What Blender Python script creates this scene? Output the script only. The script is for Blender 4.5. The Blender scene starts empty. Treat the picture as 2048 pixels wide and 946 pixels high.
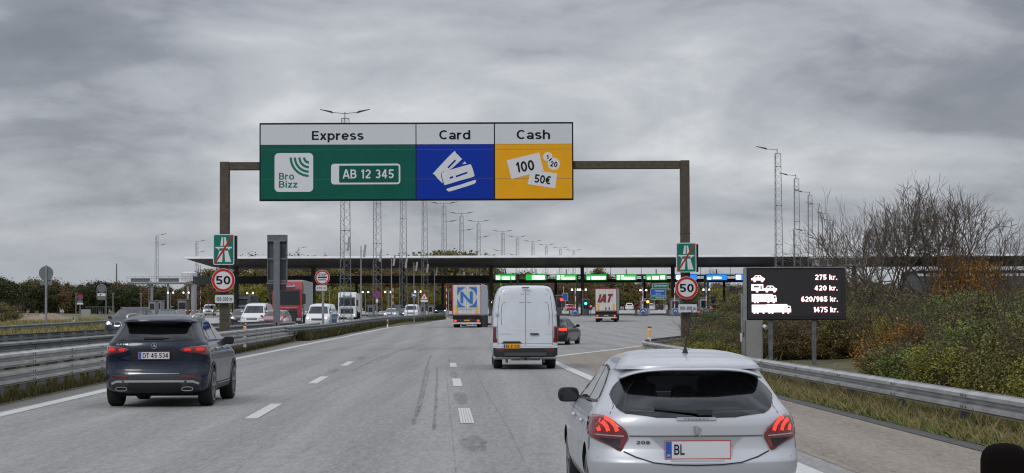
import bpy, math, random
import numpy as np
from mathutils import Vector, Matrix
PI = math.pi
rad = math.radians
random.seed(7)
S = bpy.context.scene
COL = S.collection
# ------------------------------------------------------------------ camera
CAM_H = 1.76
F = 3850.0
CX, CY = 1024.0, 473.0
PITCH = math.atan((620.0 - CY) / F)
ROLL = rad(-0.2)
cam_data = bpy.data.cameras.new('camera')
cam = bpy.data.objects.new('camera', cam_data)
COL.objects.link(cam)
RM = Matrix.Rotation(PI / 2 + PITCH, 4, 'X') @ Matrix.Rotation(ROLL, 4, 'Z')
cam.matrix_world = Matrix.Translation((0, 0, CAM_H)) @ RM
cam_data.sensor_width = 36
cam_data.lens = F / 2048 * 36
cam_data.clip_start = 0.05
cam_data.clip_end = 9000
S.camera = cam
# ------------------------------------------------------------------ world: overcast sky
SUN_EL, SUN_AZ = rad(38), rad(150)
W = bpy.data.worlds.new('World'); S.world = W; W.use_nodes = True
nt = W.node_tree; N = nt.nodes; L = nt.links
for n in list(N): N.remove(n)
def wn(t, **k):
    n = N.new(t)
    for a, b in k.items(): setattr(n, a, b)
    return n
out = wn('ShaderNodeOutputWorld'); bg = wn('ShaderNodeBackground'); bg.inputs[1].default_value = 0.1
L.new(bg.outputs[0], out.inputs[0])
sky = wn('ShaderNodeTexSky', sky_type='NISHITA', sun_disc=False); sky.sun_elevation = SUN_EL; sky.sun_rotation = SUN_AZ
tc = wn('ShaderNodeTexCoord'); sep = wn('ShaderNodeSeparateXYZ'); L.new(tc.outputs['Generated'], sep.inputs[0])
def wm(op, a, b=None, clamp=False):
    n = wn('ShaderNodeMath', operation=op, use_clamp=clamp)
    for i, v in enumerate((a, b)):
        if v is None: continue
        if isinstance(v, (int, float)): n.inputs[i].default_value = v
        else: L.new(v, n.inputs[i])
    return n.outputs[0]
zz = wm('ADD', wm('MAXIMUM', sep.outputs[2], 0.0), 0.30)
px_ = wm('DIVIDE', sep.outputs[0], zz); py_ = wm('DIVIDE', sep.outputs[1], zz)
cmb = wn('ShaderNodeCombineXYZ'); L.new(px_, cmb.inputs[0]); L.new(py_, cmb.inputs[1])
def wnoise(scale, detail, rough, dist, off):
    mp = wn('ShaderNodeMapping'); mp.inputs['Location'].default_value = off; L.new(cmb.outputs[0], mp.inputs[0])
    n = wn('ShaderNodeTexNoise'); n.inputs['Scale'].default_value = scale; n.inputs['Detail'].default_value = detail
    n.inputs['Roughness'].default_value = rough; n.inputs['Distortion'].default_value = dist
    L.new(mp.outputs[0], n.inputs[0]); return n.outputs[0]
n1 = wnoise(3.1, 8, 0.50, 0.5, (3.1, 7.7, 0)); n2 = wnoise(1.35, 5, 0.48, 0.3, (9.3, 2.2, 1)); n3 = wnoise(12, 7, 0.6, 0.3, (1, 5, 3))
mixn = wm('ADD', wm('ADD', wm('MULTIPLY', n1, 0.47), wm('MULTIPLY', n2, 0.50)), wm('ADD', wm('MULTIPLY', n3, 0.11), .025))
brk = wn('ShaderNodeVectorMath', operation='DISTANCE'); L.new(tc.outputs['Generated'], brk.inputs[0]); brk.inputs[1].default_value = (-.012, .992, .128)
brv = wm('MULTIPLY', wm('SUBTRACT', 1.0, wm('MULTIPLY', brk.outputs['Value'], 5.5), True), .055)
mixc = wm('ADD', wm('ADD', wm('MULTIPLY', wm('SUBTRACT', mixn, .565), .95), .545), brv)
ramp = wn('ShaderNodeValToRGB'); L.new(mixc, ramp.inputs[0])
e = ramp.color_ramp.elements
e[0].position = 0.43; e[0].color = (0.215, 0.23, 0.265, 1)
e[1].position = 0.72; e[1].color = (0.74, 0.75, 0.77, 1)
for p, c in ((0.50, (0.275, 0.29, 0.33, 1)), (0.56, (0.41, 0.43, 0.475, 1)), (0.63, (0.52, 0.54, 0.575, 1))):
    q = e.new(p); q.color = c
# toward the horizon the overcast flattens out into an even pale blue-grey
hz = wm('SUBTRACT', 1.0, wm('MULTIPLY', sep.outputs[2], 22.0), True)
hmix = wn('ShaderNodeMix', data_type='RGBA'); L.new(wm('MULTIPLY', hz, 0.75), hmix.inputs[0]); L.new(ramp.outputs[0], hmix.inputs[6]); hmix.inputs[7].default_value = (0.37, 0.40, 0.455, 1)
# overcast zenith is brighter than the horizon
up = wm('ADD', 1.0, wm('MULTIPLY', wm('MAXIMUM', wm('SUBTRACT', sep.outputs[2], 0.16), 0.0), 2.1))
sc = wn('ShaderNodeVectorMath', operation='SCALE'); L.new(hmix.outputs[2], sc.inputs[0]); L.new(wm('MULTIPLY', up, 10.0), sc.inputs['Scale'])
smix = wn('ShaderNodeMix', data_type='RGBA'); smix.inputs[0].default_value = 0.94; L.new(sky.outputs[0], smix.inputs[6]); L.new(sc.outputs[0], smix.inputs[7])
L.new(smix.outputs[2], bg.inputs[0])
sd = bpy.data.lights.new('sun', 'SUN'); sd.energy = 0.9; sd.angle = rad(18); sd.color = (1, 0.97, 0.93)
sun = bpy.data.objects.new('sun', sd); COL.objects.link(sun)
# light direction: from behind-left of the camera
d = Vector((math.sin(SUN_AZ) * math.cos(SUN_EL) * -1, math.cos(SUN_AZ) * math.cos(SUN_EL), math.sin(SUN_EL)))
sun.rotation_euler = d.to_track_quat('Z', 'Y').to_euler()
S.view_settings.view_transform = 'Standard'; S.view_settings.look = 'None'
S.view_settings.exposure = 0.0; S.view_settings.gamma = 1.0
S.view_settings.use_curve_mapping = False
S.cycles.use_denoising = True
S.cycles.max_bounces = 6
S.cycles.filter_width = 1.15
S.cycles.sample_clamp_indirect = 4

# ------------------------------------------------------------------ picking points from the photo's measurements
R3 = RM.to_3x3()
def ray(px, py): return R3 @ Vector(((px - CX) / F, -(py - CY) / F, -1))
def P(px, py, Y):
    r = ray(px, py); t = Y / r.y
    return Vector((r.x * t, Y, CAM_H + r.z * t))
GY = [(-200, 0), (130, 0), (150, .08), (172, .2), (226, .3), (320, .9), (430, 1.6), (9000, 1.6)]
def g(Y): return float(np.interp(Y, [a for a, b in GY], [b for a, b in GY]))
def ss(a, b, x):
    t = min(1, max(0, (x - a) / (b - a))); return t * t * (3 - 2 * t)
def lift(Y): return 0.3 * ss(55, 100, Y) * (1 - ss(190, 260, Y))
def G(px, py):
    r = ray(px, py); lo, hi = 5.0, 1500.0
    for _ in range(60):
        m = (lo + hi) / 2
        if CAM_H + r.z * m / r.y > g(m): lo = m
        else: hi = m
    return Vector((r.x * lo / r.y, lo, g(lo)))
def XA(px, Y, py=620): return P(px, py, Y).x
def sc_at(Y): return F / Y

# ------------------------------------------------------------------ materials
MATS = {}
def mat(name, col, rough=0.6, metal=0.0, coat=0.0, emit=0.0, spec=0.5, bump=0.0, bscale=30, var=0.0, vscale=3, col2=None, trans=0.0):
    m = bpy.data.materials.new(name); m.use_nodes = True; t = m.node_tree
    b = t.nodes['Principled BSDF']
    b.inputs['Base Color'].default_value = (*col, 1); b.inputs['Roughness'].default_value = rough
    b.inputs['Metallic'].default_value = metal; b.inputs['Coat Weight'].default_value = coat
    b.inputs['Coat Roughness'].default_value = 0.04
    b.inputs['Specular IOR Level'].default_value = spec
    if emit:
        b.inputs['Emission Color'].default_value = (*col, 1); b.inputs['Emission Strength'].default_value = emit
    tcn = t.nodes.new('ShaderNodeTexCoord')
    if var or col2:
        n = t.nodes.new('ShaderNodeTexNoise'); n.inputs['Scale'].default_value = vscale; n.inputs['Detail'].default_value = 7; n.inputs['Roughness'].default_value = .65
        t.links.new(tcn.outputs['Object'], n.inputs[0])
        r = t.nodes.new('ShaderNodeValToRGB'); r.color_ramp.elements[0].position = .35; r.color_ramp.elements[1].position = .68
        c2 = col2 if col2 else tuple(c * (1 + var) for c in col); c1 = col if col2 else tuple(c * (1 - var) for c in col)
        r.color_ramp.elements[0].color = (*c1, 1); r.color_ramp.elements[1].color = (*c2, 1)
        t.links.new(n.outputs[0], r.inputs[0]); t.links.new(r.outputs[0], b.inputs['Base Color'])
    if bump:
        n = t.nodes.new('ShaderNodeTexNoise'); n.inputs['Scale'].default_value = bscale; n.inputs['Detail'].default_value = 5
        t.links.new(tcn.outputs['Object'], n.inputs[0])
        bp = t.nodes.new('ShaderNodeBump'); bp.inputs['Strength'].default_value = bump; bp.inputs['Distance'].default_value = .02
        t.links.new(n.outputs[0], bp.inputs['Height']); t.links.new(bp.outputs[0], b.inputs['Normal'])
    MATS[name] = m; return m
M = MATS
mat('galv', (.30, .31, .33), .5, .55, var=.2, vscale=2.5)
mat('galv_dark', (.15, .155, .165), .5, .5, var=.25, vscale=5)
mat('weather_steel', (.082, .066, .046), .75, .1, var=.25, vscale=6)
mat('mast_steel', (.20, .205, .215), .5, .5)
mat('mast_dark', (.05, .052, .058), .5, .3)
mat('white_paint', (.72, .72, .71), .5)
mat('sign_white', (.60, .625, .66), .35, spec=.18)
mat('sign_white2', (.66, .67, .70), .35, spec=.18)
mat('sign_black', (.012, .012, .014), .5, spec=.18)
mat('sign_green', (.004, .098, .070), .4, spec=.18, var=.06, vscale=1)
mat('sign_green_dark', (.012, .17, .12), .45, spec=.18)
mat('sign_blue', (.003, .032, .33), .4, spec=.18, var=.05, vscale=1)
mat('sign_yellow', (.78, .37, .010), .4, spec=.18, var=.04, vscale=1)
mat('sign_red', (.50, .022, .016), .4, spec=.18)
mat('sign_back', (.16, .18, .20), .5, .3, var=.1)
mat('road_blue', (.02, .10, .42), .4)
mat('orange', (.85, .42, .02), .5)
mat('tyre', (.014, .014, .015), .85)
mat('rim', (.35, .36, .38), .3, .9)
mat('rim_dark', (.05, .05, .055), .35, .8)
mat('plastic', (.02, .021, .023), .5)
mat('plastic_mid', (.05, .052, .056), .55)
mat('underbody', (.008, .008, .009), .9)
mat('glass', (.010, .012, .014), .04, 0, 0, spec=.7)
mat('glass_tint', (.006, .007, .008), .05, spec=.55)
mat('glass_green', (.05, .075, .07), .06, spec=.8)
mat('chrome', (.62, .63, .65), .18, 1)
mat('panel_dark', (.075, .082, .09), .5, .2)
mat('silver_trim', (.50, .51, .52), .4, .2)
mat('red_lens', (.16, .006, .008), .12, 0, 1)
mat('red_lens_dark', (.05, .004, .006), .1, 0, 1)
mat('red_glow', (1.0, .035, .02), .4, emit=1.6)
mat('red_lamp', (1.0, .03, .03), .4, emit=2.6)
mat('red_soft', (.65, .02, .015), .4, emit=.35)
mat('amber_glow', (1, .42, .06), .4, emit=3)
mat('teal_glow', (.10, .9, .75), .4, emit=2)
mat('head_glow', (1, .96, .88), .4, emit=2.2)
mat('lens_clear', (.45, .47, .5), .15, .3, 1)
mat('plate_white', (.62, .63, .66), .4)
mat('plate_yellow', (.75, .36, .02), .4)
mat('plate_blue', (.02, .09, .42), .4)
mat('silver_paint', (.50, .515, .55), .40, .35, .6)
mat('navy_paint', (.004, .011, .030), .26, .05, .5, spec=.3)
mat('van_white', (.62, .655, .71), .38, 0, .5, var=.05, vscale=1.3)
mat('white_car', (.66, .67, .69), .3, 0, .8)
mat('black_car', (.010, .010, .012), .3, .1, .5)
mat('red_car', (.28, .012, .022), .28, .2, 1)
mat('silver_car', (.38, .39, .41), .3, .6, 1)
mat('dark_car', (.007, .011, .024), .4, 0, .15, spec=.3)
mat('blue_wrap', (.04, .16, .32), .35, 0, .6)
mat('seam', (.10, .105, .115), .6)
mat('seam_dark', (.008, .009, .011), .6)
mat('truck_red', (.30, .010, .022), .35, 0, .7)
mat('truck_white', (.62, .64, .66), .4, 0, .4)
mat('trailer_cream', (.60, .59, .56), .5, var=.08, vscale=1.2)
mat('trailer_grey', (.30, .31, .31), .55, var=.06, vscale=1)
mat('trailer_blueprint', (.42, .48, .56), .5)
mat('logo_blue', (.022, .165, .50), .45)
mat('logo_red', (.21, .022, .028), .5)
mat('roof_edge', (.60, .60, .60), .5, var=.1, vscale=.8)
mat('lip_dark', (.085, .083, .08), .9, var=.2, vscale=6)
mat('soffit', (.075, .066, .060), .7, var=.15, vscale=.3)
mat('canopy_col', (.030, .031, .035), .6)
mat('bridge_dark', (.036, .037, .040), .7)
mat('bridge_mid', (.06, .065, .07), .6)
mat('led_green', (.02, .62, .09), .5, emit=.8)
mat('led_blue', (.02, .26, .95), .5, emit=1.0)
mat('led_white', (1, 1, 1), .5, emit=1.5)
mat('led_pink', (1.0, .93, .95), .5, emit=1.5)
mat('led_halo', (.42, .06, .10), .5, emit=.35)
mat('board_black', (.018, .017, .020), .55)
mat('screen_black', (.024, .021, .024), .45)
mat('concrete', (.27, .27, .26), .8, var=.12, vscale=2)
mat('concrete_dark', (.12, .12, .12), .8, var=.15, vscale=2)
mat('cabinet', (.30, .305, .30), .6, var=.05)
mat('booth_grey', (.30, .315, .33), .55)
mat('bark', (.075, .062, .050), .9, var=.25, vscale=8)
mat('twig', (.095, .076, .060), .9)
mat('stem', (.060, .046, .034), .9)
mat('rail_galv', (.38, .385, .39), .46, .35, var=.25, vscale=1.6)
mat('rail_left', (.40, .40, .39), .5, .2, var=.22, vscale=1.2)
mat('van_grime', (.30, .29, .27), .8)
mat('interior', (.018, .018, .02), .8)
mat('rail_dirty', (.20, .21, .215), .55, .5, var=.25, vscale=1.3)
mat('foam_black', (.006, .004, .004), 1.0, spec=.1)
mat('barrier_red', (.55, .04, .03), .5)

def clear_glass(name, tint, fac):
    m = bpy.data.materials.new(name); m.use_nodes = True; t = m.node_tree; t.nodes.remove(t.nodes['Principled BSDF']); o = t.nodes['Material Output']
    a = t.nodes.new('ShaderNodeBsdfTransparent'); a.inputs[0].default_value = (*tint, 1); g_ = t.nodes.new('ShaderNodeBsdfGlossy'); g_.inputs['Roughness'].default_value = .06; g_.inputs[0].default_value = (.85, .87, .9, 1)
    f = t.nodes.new('ShaderNodeFresnel'); f.inputs[0].default_value = 1.5; ad = t.nodes.new('ShaderNodeMath'); ad.operation = 'ADD'; t.links.new(f.outputs[0], ad.inputs[0]); ad.inputs[1].default_value = fac
    mx = t.nodes.new('ShaderNodeMixShader'); t.links.new(ad.outputs[0], mx.inputs[0]); t.links.new(a.outputs[0], mx.inputs[1]); t.links.new(g_.outputs[0], mx.inputs[2]); t.links.new(mx.outputs[0], o.inputs[0]); MATS[name] = m
clear_glass('car_glass', (.42, .43, .44), .03); clear_glass('windscreen_glass', (.70, .73, .74), .02)
def leafmat(name, cols, rough=.6):
    m = bpy.data.materials.new(name); m.use_nodes = True; t = m.node_tree; b = t.nodes['Principled BSDF']
    b.inputs['Roughness'].default_value = rough; b.inputs['Specular IOR Level'].default_value = .25
    gm = t.nodes.new('ShaderNodeNewGeometry'); oi = t.nodes.new('ShaderNodeObjectInfo')
    ad = t.nodes.new('ShaderNodeMath'); ad.operation = 'MULTIPLY_ADD'; t.links.new(oi.outputs['Random'], ad.inputs[0]); ad.inputs[1].default_value = .24
    t.links.new(gm.outputs['Random Per Island'], ad.inputs[2])
    nz = t.nodes.new('ShaderNodeTexNoise'); nz.inputs['Scale'].default_value = 1.1; tcn = t.nodes.new('ShaderNodeTexCoord'); t.links.new(tcn.outputs['Object'], nz.inputs[0])
    a2 = t.nodes.new('ShaderNodeMath'); a2.operation = 'MULTIPLY_ADD'; t.links.new(nz.outputs[0], a2.inputs[0]); a2.inputs[1].default_value = .5; t.links.new(ad.outputs[0], a2.inputs[2])
    m3 = t.nodes.new('ShaderNodeMath'); m3.operation = 'MULTIPLY'; t.links.new(a2.outputs[0], m3.inputs[0]); m3.inputs[1].default_value = .62
    r = t.nodes.new('ShaderNodeValToRGB'); t.links.new(m3.outputs[0], r.inputs[0])
    el = r.color_ramp.elements
    el[0].position = 0; el[0].color = (*cols[0], 1); el[1].position = 1; el[1].color = (*cols[-1], 1)
    for i, c in enumerate(cols[1:-1]):
        q = el.new((i + 1) / (len(cols) - 1)); q.color = (*c, 1)
    t.links.new(r.outputs[0], b.inputs['Base Color'])
    MATS[name] = m
leafmat('leaf_pine', [(0.017, 0.029, 0.013), (0.035, 0.049, 0.017), (0.061, 0.070, 0.026), (0.102, 0.080, 0.032)])
leafmat('leaf_brown', [(0.058, 0.049, 0.024), (0.118, 0.083, 0.039), (0.167, 0.115, 0.046), (0.197, 0.102, 0.032)])
leafmat('leaf_yellowgreen', [(0.058, 0.074, 0.017), (0.157, 0.168, 0.032), (0.275, 0.242, 0.043), (0.393, 0.315, 0.052)])
leafmat('leaf_olive', [(0.043, 0.052, 0.017), (0.098, 0.102, 0.032), (0.167, 0.148, 0.046), (0.294, 0.223, 0.052)])
leafmat('leaf_mixold', [(0.069, 0.067, 0.024), (0.148, 0.123, 0.046), (0.236, 0.157, 0.060), (0.393, 0.223, 0.062), (0.708, 0.352, 0.052)])
leafmat('leaf_green', [(0.043, 0.070, 0.017), (0.088, 0.131, 0.032), (0.157, 0.186, 0.046), (0.294, 0.278, 0.062)])
leafmat('leaf_mix', [(.03, .026, .014), (0.061, 0.051, 0.024), (0.115, 0.092, 0.041), (0.176, 0.125, 0.056), (0.258, 0.173, 0.061), (0.461, 0.282, 0.061)])
leafmat('leaf_rust', [(0.069, 0.026, 0.021), (0.118, 0.041, 0.032), (0.167, 0.065, 0.044), (0.236, 0.092, 0.052)])
leafmat('leaf_orange', [(.08, .045, .012), (.20, .09, .014), (.34, .16, .018), (.42, .22, .03)])
leafmat('grass_blade', [(.060, .075, .018), (.15, .15, .045), (.28, .24, .10), (.36, .29, .14)], .7)
leafmat('straw', [(.14, .11, .055), (.22, .175, .09), (.32, .26, .15)], .7)
leafmat('grass_dark', [(.025, .035, .010), (.05, .055, .018), (.085, .075, .028), (.15, .12, .05)], .7)

def roadmat(name, base, dark, patch=.1, tint=None, lanes=True):
    """worn asphalt: aggregate speckle, long wheel-track streaks along the road, dull blotches"""
    m = bpy.data.materials.new(name); m.use_nodes = True; t = m.node_tree; b = t.nodes['Principled BSDF']
    b.inputs['Roughness'].default_value = .78; b.inputs['Specular IOR Level'].default_value = .32
    nd, lk = t.nodes.new, t.links.new
    tcn = nd('ShaderNodeTexCoord')
    def mp(sx, sy, rz=0.037):
        q = nd('ShaderNodeMapping'); q.inputs['Rotation'].default_value = (0, 0, -rz); q.inputs['Scale'].default_value = (sx, sy, 1); lk(tcn.outputs['Object'], q.inputs[0]); return q.outputs[0]
    def nz(vec, s, d, r=.6, dist=0):
        q = nd('ShaderNodeTexNoise'); q.inputs['Scale'].default_value = s; q.inputs['Detail'].default_value = d; q.inputs['Roughness'].default_value = r; q.inputs['Distortion'].default_value = dist; lk(vec, q.inputs[0]); return q.outputs[0]
    def mth(op, a, bb, c=False):
        q = nd('ShaderNodeMath'); q.operation = op; q.use_clamp = c
        for i, v in enumerate((a, bb)):
            if isinstance(v, (int, float)): q.inputs[i].default_value = v
            else: lk(v, q.inputs[i])
        return q.outputs[0]
    fine = nz(tcn.outputs['Object'], 26, 5, .75)
    grit = nz(tcn.outputs['Object'], 9, 5, .8)
    streak = nz(mp(1.5, .035), 1.0, 6, .62, .25)
    streak2 = nz(mp(5.5, .10), 1.0, 3, .5, .1)
    blot = nz(tcn.outputs['Object'], .09, 5, .55, .4)
    g2 = nz(mp(13, 1.6), 1.0, 4, .8); g3 = nz(mp(5, .5), 1.0, 4, .75)
    v = mth('ADD', mth('MULTIPLY', mth('SUBTRACT', fine, .5), 2.2), mth('MULTIPLY', mth('SUBTRACT', grit, .5), .6))
    v = mth('ADD', v, mth('ADD', mth('MULTIPLY', mth('SUBTRACT', g2, .5), 2.0), mth('MULTIPLY', mth('SUBTRACT', g3, .5), .35)))
    v = mth('ADD', v, mth('MULTIPLY', mth('SUBTRACT', streak, .5), 1.0))
    v = mth('ADD', v, mth('MULTIPLY', mth('SUBTRACT', streak2, .5), .45))
    v = mth('ADD', v, mth('MULTIPLY', mth('SUBTRACT', blot, .5), .35))
    sx_ = nd('ShaderNodeSeparateXYZ'); lk(mp(1, 1), sx_.inputs[0])
    v = mth('ADD', v, mth('MULTIPLY', mth('SINE', mth('ADD', mth('MULTIPLY', sx_.outputs[0], 3.46), 1.9), 0), .10 if lanes else 0))
    vo = nd('ShaderNodeTexVoronoi'); vo.inputs['Scale'].default_value = 34; lk(tcn.outputs['Object'], vo.inputs[0]); vs_ = nd('ShaderNodeSeparateColor'); lk(vo.outputs['Color'], vs_.inputs[0])
    v = mth('ADD', v, mth('MULTIPLY', mth('SUBTRACT', vs_.outputs[0], .5), .55))
    v = mth('ADD', mth('MULTIPLY', v, .62), .5, True)
    r = nd('ShaderNodeMix'); r.data_type = 'RGBA'; lk(v, r.inputs[0]); r.inputs[6].default_value = (*dark, 1); r.inputs[7].default_value = (*base, 1)
    col = r.outputs[2]
    if tint:   # loose second colour of chippings
        vr = nd('ShaderNodeTexVoronoi'); vr.inputs['Scale'].default_value = 22; lk(tcn.outputs['Object'], vr.inputs[0])
        mx = nd('ShaderNodeMix'); mx.data_type = 'RGBA'; sp = nd('ShaderNodeSeparateColor'); lk(vr.outputs['Color'], sp.inputs[0]); lk(mth('MULTIPLY', sp.outputs[0], .55), mx.inputs[0]); lk(col, mx.inputs[6]); mx.inputs[7].default_value = (*tint, 1); col = mx.outputs[2]
    lk(col, b.inputs['Base Color'])
    bp = nd('ShaderNodeBump'); bp.inputs['Strength'].default_value = .35; bp.inputs['Distance'].default_value = .02; lk(fine, bp.inputs['Height']); lk(bp.outputs[0], b.inputs['Normal'])
    MATS[name] = m
roadmat('asphalt', (.385, .378, .360), (.15, .148, .144))
roadmat('asphalt_old', (.24, .235, .225), (.13, .128, .124), tint=(.26, .235, .205))
roadmat('chip_seal', (.36, .305, .25), (.085, .070, .058), tint=(.37, .32, .27))
roadmat('plaza', (.49, .485, .47), (.27, .27, .265))
def thin(name, col, a0, a1, scl):
    m = bpy.data.materials.new(name); m.use_nodes = True; t = m.node_tree; b = t.nodes['Principled BSDF']; b.inputs['Base Color'].default_value = (*col, 1); b.inputs['Roughness'].default_value = .85
    tcn = t.nodes.new('ShaderNodeTexCoord'); mp = t.nodes.new('ShaderNodeMapping'); mp.inputs['Scale'].default_value = scl; t.links.new(tcn.outputs['Object'], mp.inputs[0])
    n = t.nodes.new('ShaderNodeTexNoise'); n.inputs['Scale'].default_value = 1; n.inputs['Detail'].default_value = 5; t.links.new(mp.outputs[0], n.inputs[0])
    r = t.nodes.new('ShaderNodeMapRange'); r.inputs[1].default_value = .35; r.inputs[2].default_value = .68; r.inputs[3].default_value = a0; r.inputs[4].default_value = a1; t.links.new(n.outputs[0], r.inputs[0]); t.links.new(r.outputs[0], b.inputs['Alpha']); MATS[name] = m
thin('skid', (.07, .07, .075), .0, .38, (14, .9, 1)); thin('worn_patch', (.09, .09, .09), .02, .30, (9, 2, 1)); thin('stain', (.08, .08, .08), 0, .35, (1.2, .12, 1))
mat('patch_dark', (.19, .19, .192), .85, var=.2, vscale=14)
mat('paint', (.56, .56, .54), .6, var=.16, vscale=9)
mat('soil', (.14, .115, .08), .9, var=.3, vscale=1.4)
mat('grassy', (.05, .055, .022), .9, col2=(.15, .125, .055), vscale=2.0)
mat('grassy_green', (.055, .075, .022), .9, col2=(.19, .16, .075), vscale=.5)
mat('dirt_track', (.24, .18, .125), .9, var=.2, vscale=.6)

# ------------------------------------------------------------------ mesh helpers
class MB:
    def __init__(s): s.v = []; s.f = []; s.m = []
    def add(s, vs, fs, mi=0):
        o = len(s.v); s.v += [tuple(p) for p in vs]; s.f += [tuple(i + o for i in f) for f in fs]; s.m += [mi] * len(fs); return s
    def box(s, x0, x1, y0, y1, z0, z1, mi=0):
        vs = [(x, y, z) for z in (z0, z1) for y in (y0, y1) for x in (x0, x1)]
        return s.add(vs, [(0, 2, 3, 1), (4, 5, 7, 6), (0, 1, 5, 4), (2, 6, 7, 3), (0, 4, 6, 2), (1, 3, 7, 5)], mi)
    def cbox(s, c, d, mi=0): return s.box(c[0] - d[0] / 2, c[0] + d[0] / 2, c[1] - d[1] / 2, c[1] + d[1] / 2, c[2] - d[2] / 2, c[2] + d[2] / 2, mi)
    def tube(s, a, b, r0, r1=None, n=8, cap=True, mi=0):
        a = Vector(a); b = Vector(b); r1 = r0 if r1 is None else r1
        d = (b - a).normalized(); u = d.orthogonal().normalized(); w = d.cross(u)
        vs = [a + (u * math.cos(2 * PI * i / n) + w * math.sin(2 * PI * i / n)) * r0 for i in range(n)] + [b + (u * math.cos(2 * PI * i / n) + w * math.sin(2 * PI * i / n)) * r1 for i in range(n)]
        fs = [(i, (i + 1) % n, n + (i + 1) % n, n + i) for i in range(n)]
        if cap: fs += [tuple(range(n))[::-1], tuple(range(n, 2 * n))]
        return s.add(vs, fs, mi)
    def bar(s, a, b, w, h, mi=0):
        a = Vector(a); b = Vector(b); d = (b - a).normalized()
        up = Vector((0, 0, 1)) if abs(d.z) < .95 else Vector((0, 1, 0))
        u = d.cross(up).normalized(); v = u.cross(d)
        vs = [p + u * (w / 2 * i) + v * (h / 2 * j) for p in (a, b) for i, j in ((-1, -1), (1, -1), (1, 1), (-1, 1))]
        return s.add(vs, [(0, 3, 2, 1), (4, 5, 6, 7), (0, 1, 5, 4), (1, 2, 6, 5), (2, 3, 7, 6), (3, 0, 4, 7)], mi)
    def prism(s, poly, fn, d0, d1, mi=0):
        """poly: list of (a,b); fn(a,b,d)->xyz"""
        n = len(poly)
        vs = [fn(a, b, d0) for a, b in poly] + [fn(a, b, d1) for a, b in poly]
        return s.add(vs, [tuple(range(n)), tuple(range(2 * n - 1, n - 1, -1))] + [(i, n + i, n + (i + 1) % n, (i + 1) % n) for i in range(n)], mi)
    def ring(s, cx, cz, ro, ri, y0, y1, n=40, mi=0):
        vs = []
        for k in range(n):
            c, q = math.cos(2 * PI * k / n), math.sin(2 * PI * k / n)
            vs += [(cx + ro * c, y0, cz + ro * q), (cx + ri * c, y0, cz + ri * q), (cx + ro * c, y1, cz + ro * q), (cx + ri * c, y1, cz + ri * q)]
        fs = []
        for k in range(n):
            a, b = 4 * k, 4 * ((k + 1) % n)
            fs += [(a, b, b + 1, a + 1), (a, a + 2, b + 2, b), (a + 1, b + 1, b + 3, a + 3), (a + 2, a + 3, b + 3, b + 2)]
        return s.add(vs, fs, mi)
    def build(s, name, m, parent=None, smooth=False, loc=None, fix=True):
        me = bpy.data.meshes.new(name); me.from_pydata(s.v, [], s.f)
        ms = m if isinstance(m, (list, tuple)) else [m]
        for q in ms: me.materials.append(MATS[q] if isinstance(q, str) else q)
        if len(ms) > 1: me.polygons.foreach_set('material_index', s.m)
        if fix and len(s.f) < 60000:
            import bmesh
            bm = bmesh.new(); bm.from_mesh(me); bmesh.ops.recalc_face_normals(bm, faces=bm.faces); bm.to_mesh(me); bm.free()
        if smooth:
            me.polygons.foreach_set('use_smooth', [True] * len(me.polygons)); me.set_sharp_from_angle(angle=rad(38))
        me.update()
        o = bpy.data.objects.new(name, me); COL.objects.link(o)
        if parent: o.parent = parent
        if loc: o.location = loc
        return o
def bev(o, w=.02, seg=2):
    b = o.modifiers.new('bevel', 'BEVEL'); b.width = w; b.segments = seg; b.limit_method = 'ANGLE'; return o
def tag(o, label=None, cat=None, group=None, kind=None):
    if label: o['label'] = label
    if cat: o['category'] = cat
    if group: o['group'] = group
    if kind: o['kind'] = kind
    return o
def thing(name, label, cat, loc=(0, 0, 0), rz=0, group=None):
    o = bpy.data.objects.new(name, None); o.empty_display_size = .3; COL.objects.link(o)
    o.location = loc; o.rotation_euler = (0, 0, rz); return tag(o, label, cat, group)
def copy_tree(o, parent=None):
    c = o.copy(); COL.objects.link(c); c.parent = parent
    for ch in list(o.children): copy_tree(ch, c)
    return c
def struct(name, mb, m, smooth=False): return tag(mb.build(name, m, smooth=smooth), kind='structure')

def span(poly, a):
    zs = []
    n = len(poly)
    for i in range(n):
        (a0, b0), (a1, b1) = poly[i], poly[(i + 1) % n]
        if abs(a1 - a0) < 1e-9:
            if abs(a - a0) < 1e-6: zs += [b0, b1]
        elif min(a0, a1) - 1e-7 <= a <= max(a0, a1) + 1e-7:
            zs.append(b0 + (b1 - b0) * (a - a0) / (a1 - a0))
    return (min(zs), max(zs)) if zs else None
def patch(poly, fn, cols=14, rows=5):
    """fill a polygon (single span per column) with a grid mapped through fn(a,b)->xyz"""
    aa = sorted(set([round(p[0], 5) for p in poly] + [round(x, 5) for x in np.linspace(min(p[0] for p in poly), max(p[0] for p in poly), cols)]))
    mb = MB(); vs = []; n = 0
    for a in aa:
        sp = span(poly, a)
        if not sp: continue
        n += 1
        for k in range(rows + 1): vs.append(fn(a, sp[0] + (sp[1] - sp[0]) * k / rows))
    fs = [(i * (rows + 1) + k, (i + 1) * (rows + 1) + k, (i + 1) * (rows + 1) + k + 1, i * (rows + 1) + k + 1) for i in range(n - 1) for k in range(rows)]
    mb.add(vs, fs); return mb
def smoothpoly(pts, n=6):
    """closed Catmull-Rom through the points"""
    out = []; k = len(pts)
    for i in range(k):
        p0, p1, p2, p3 = (Vector(pts[(i + j - 1) % k]) for j in range(4))
        for s_ in range(n):
            t = s_ / n
            q = .5 * ((2 * p1) + (p2 - p0) * t + (2 * p0 - 5 * p1 + 4 * p2 - p3) * t * t + (3 * p1 - p0 - 3 * p2 + p3) * t ** 3)
            out.append((q.x, q.y))
    return out
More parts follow.
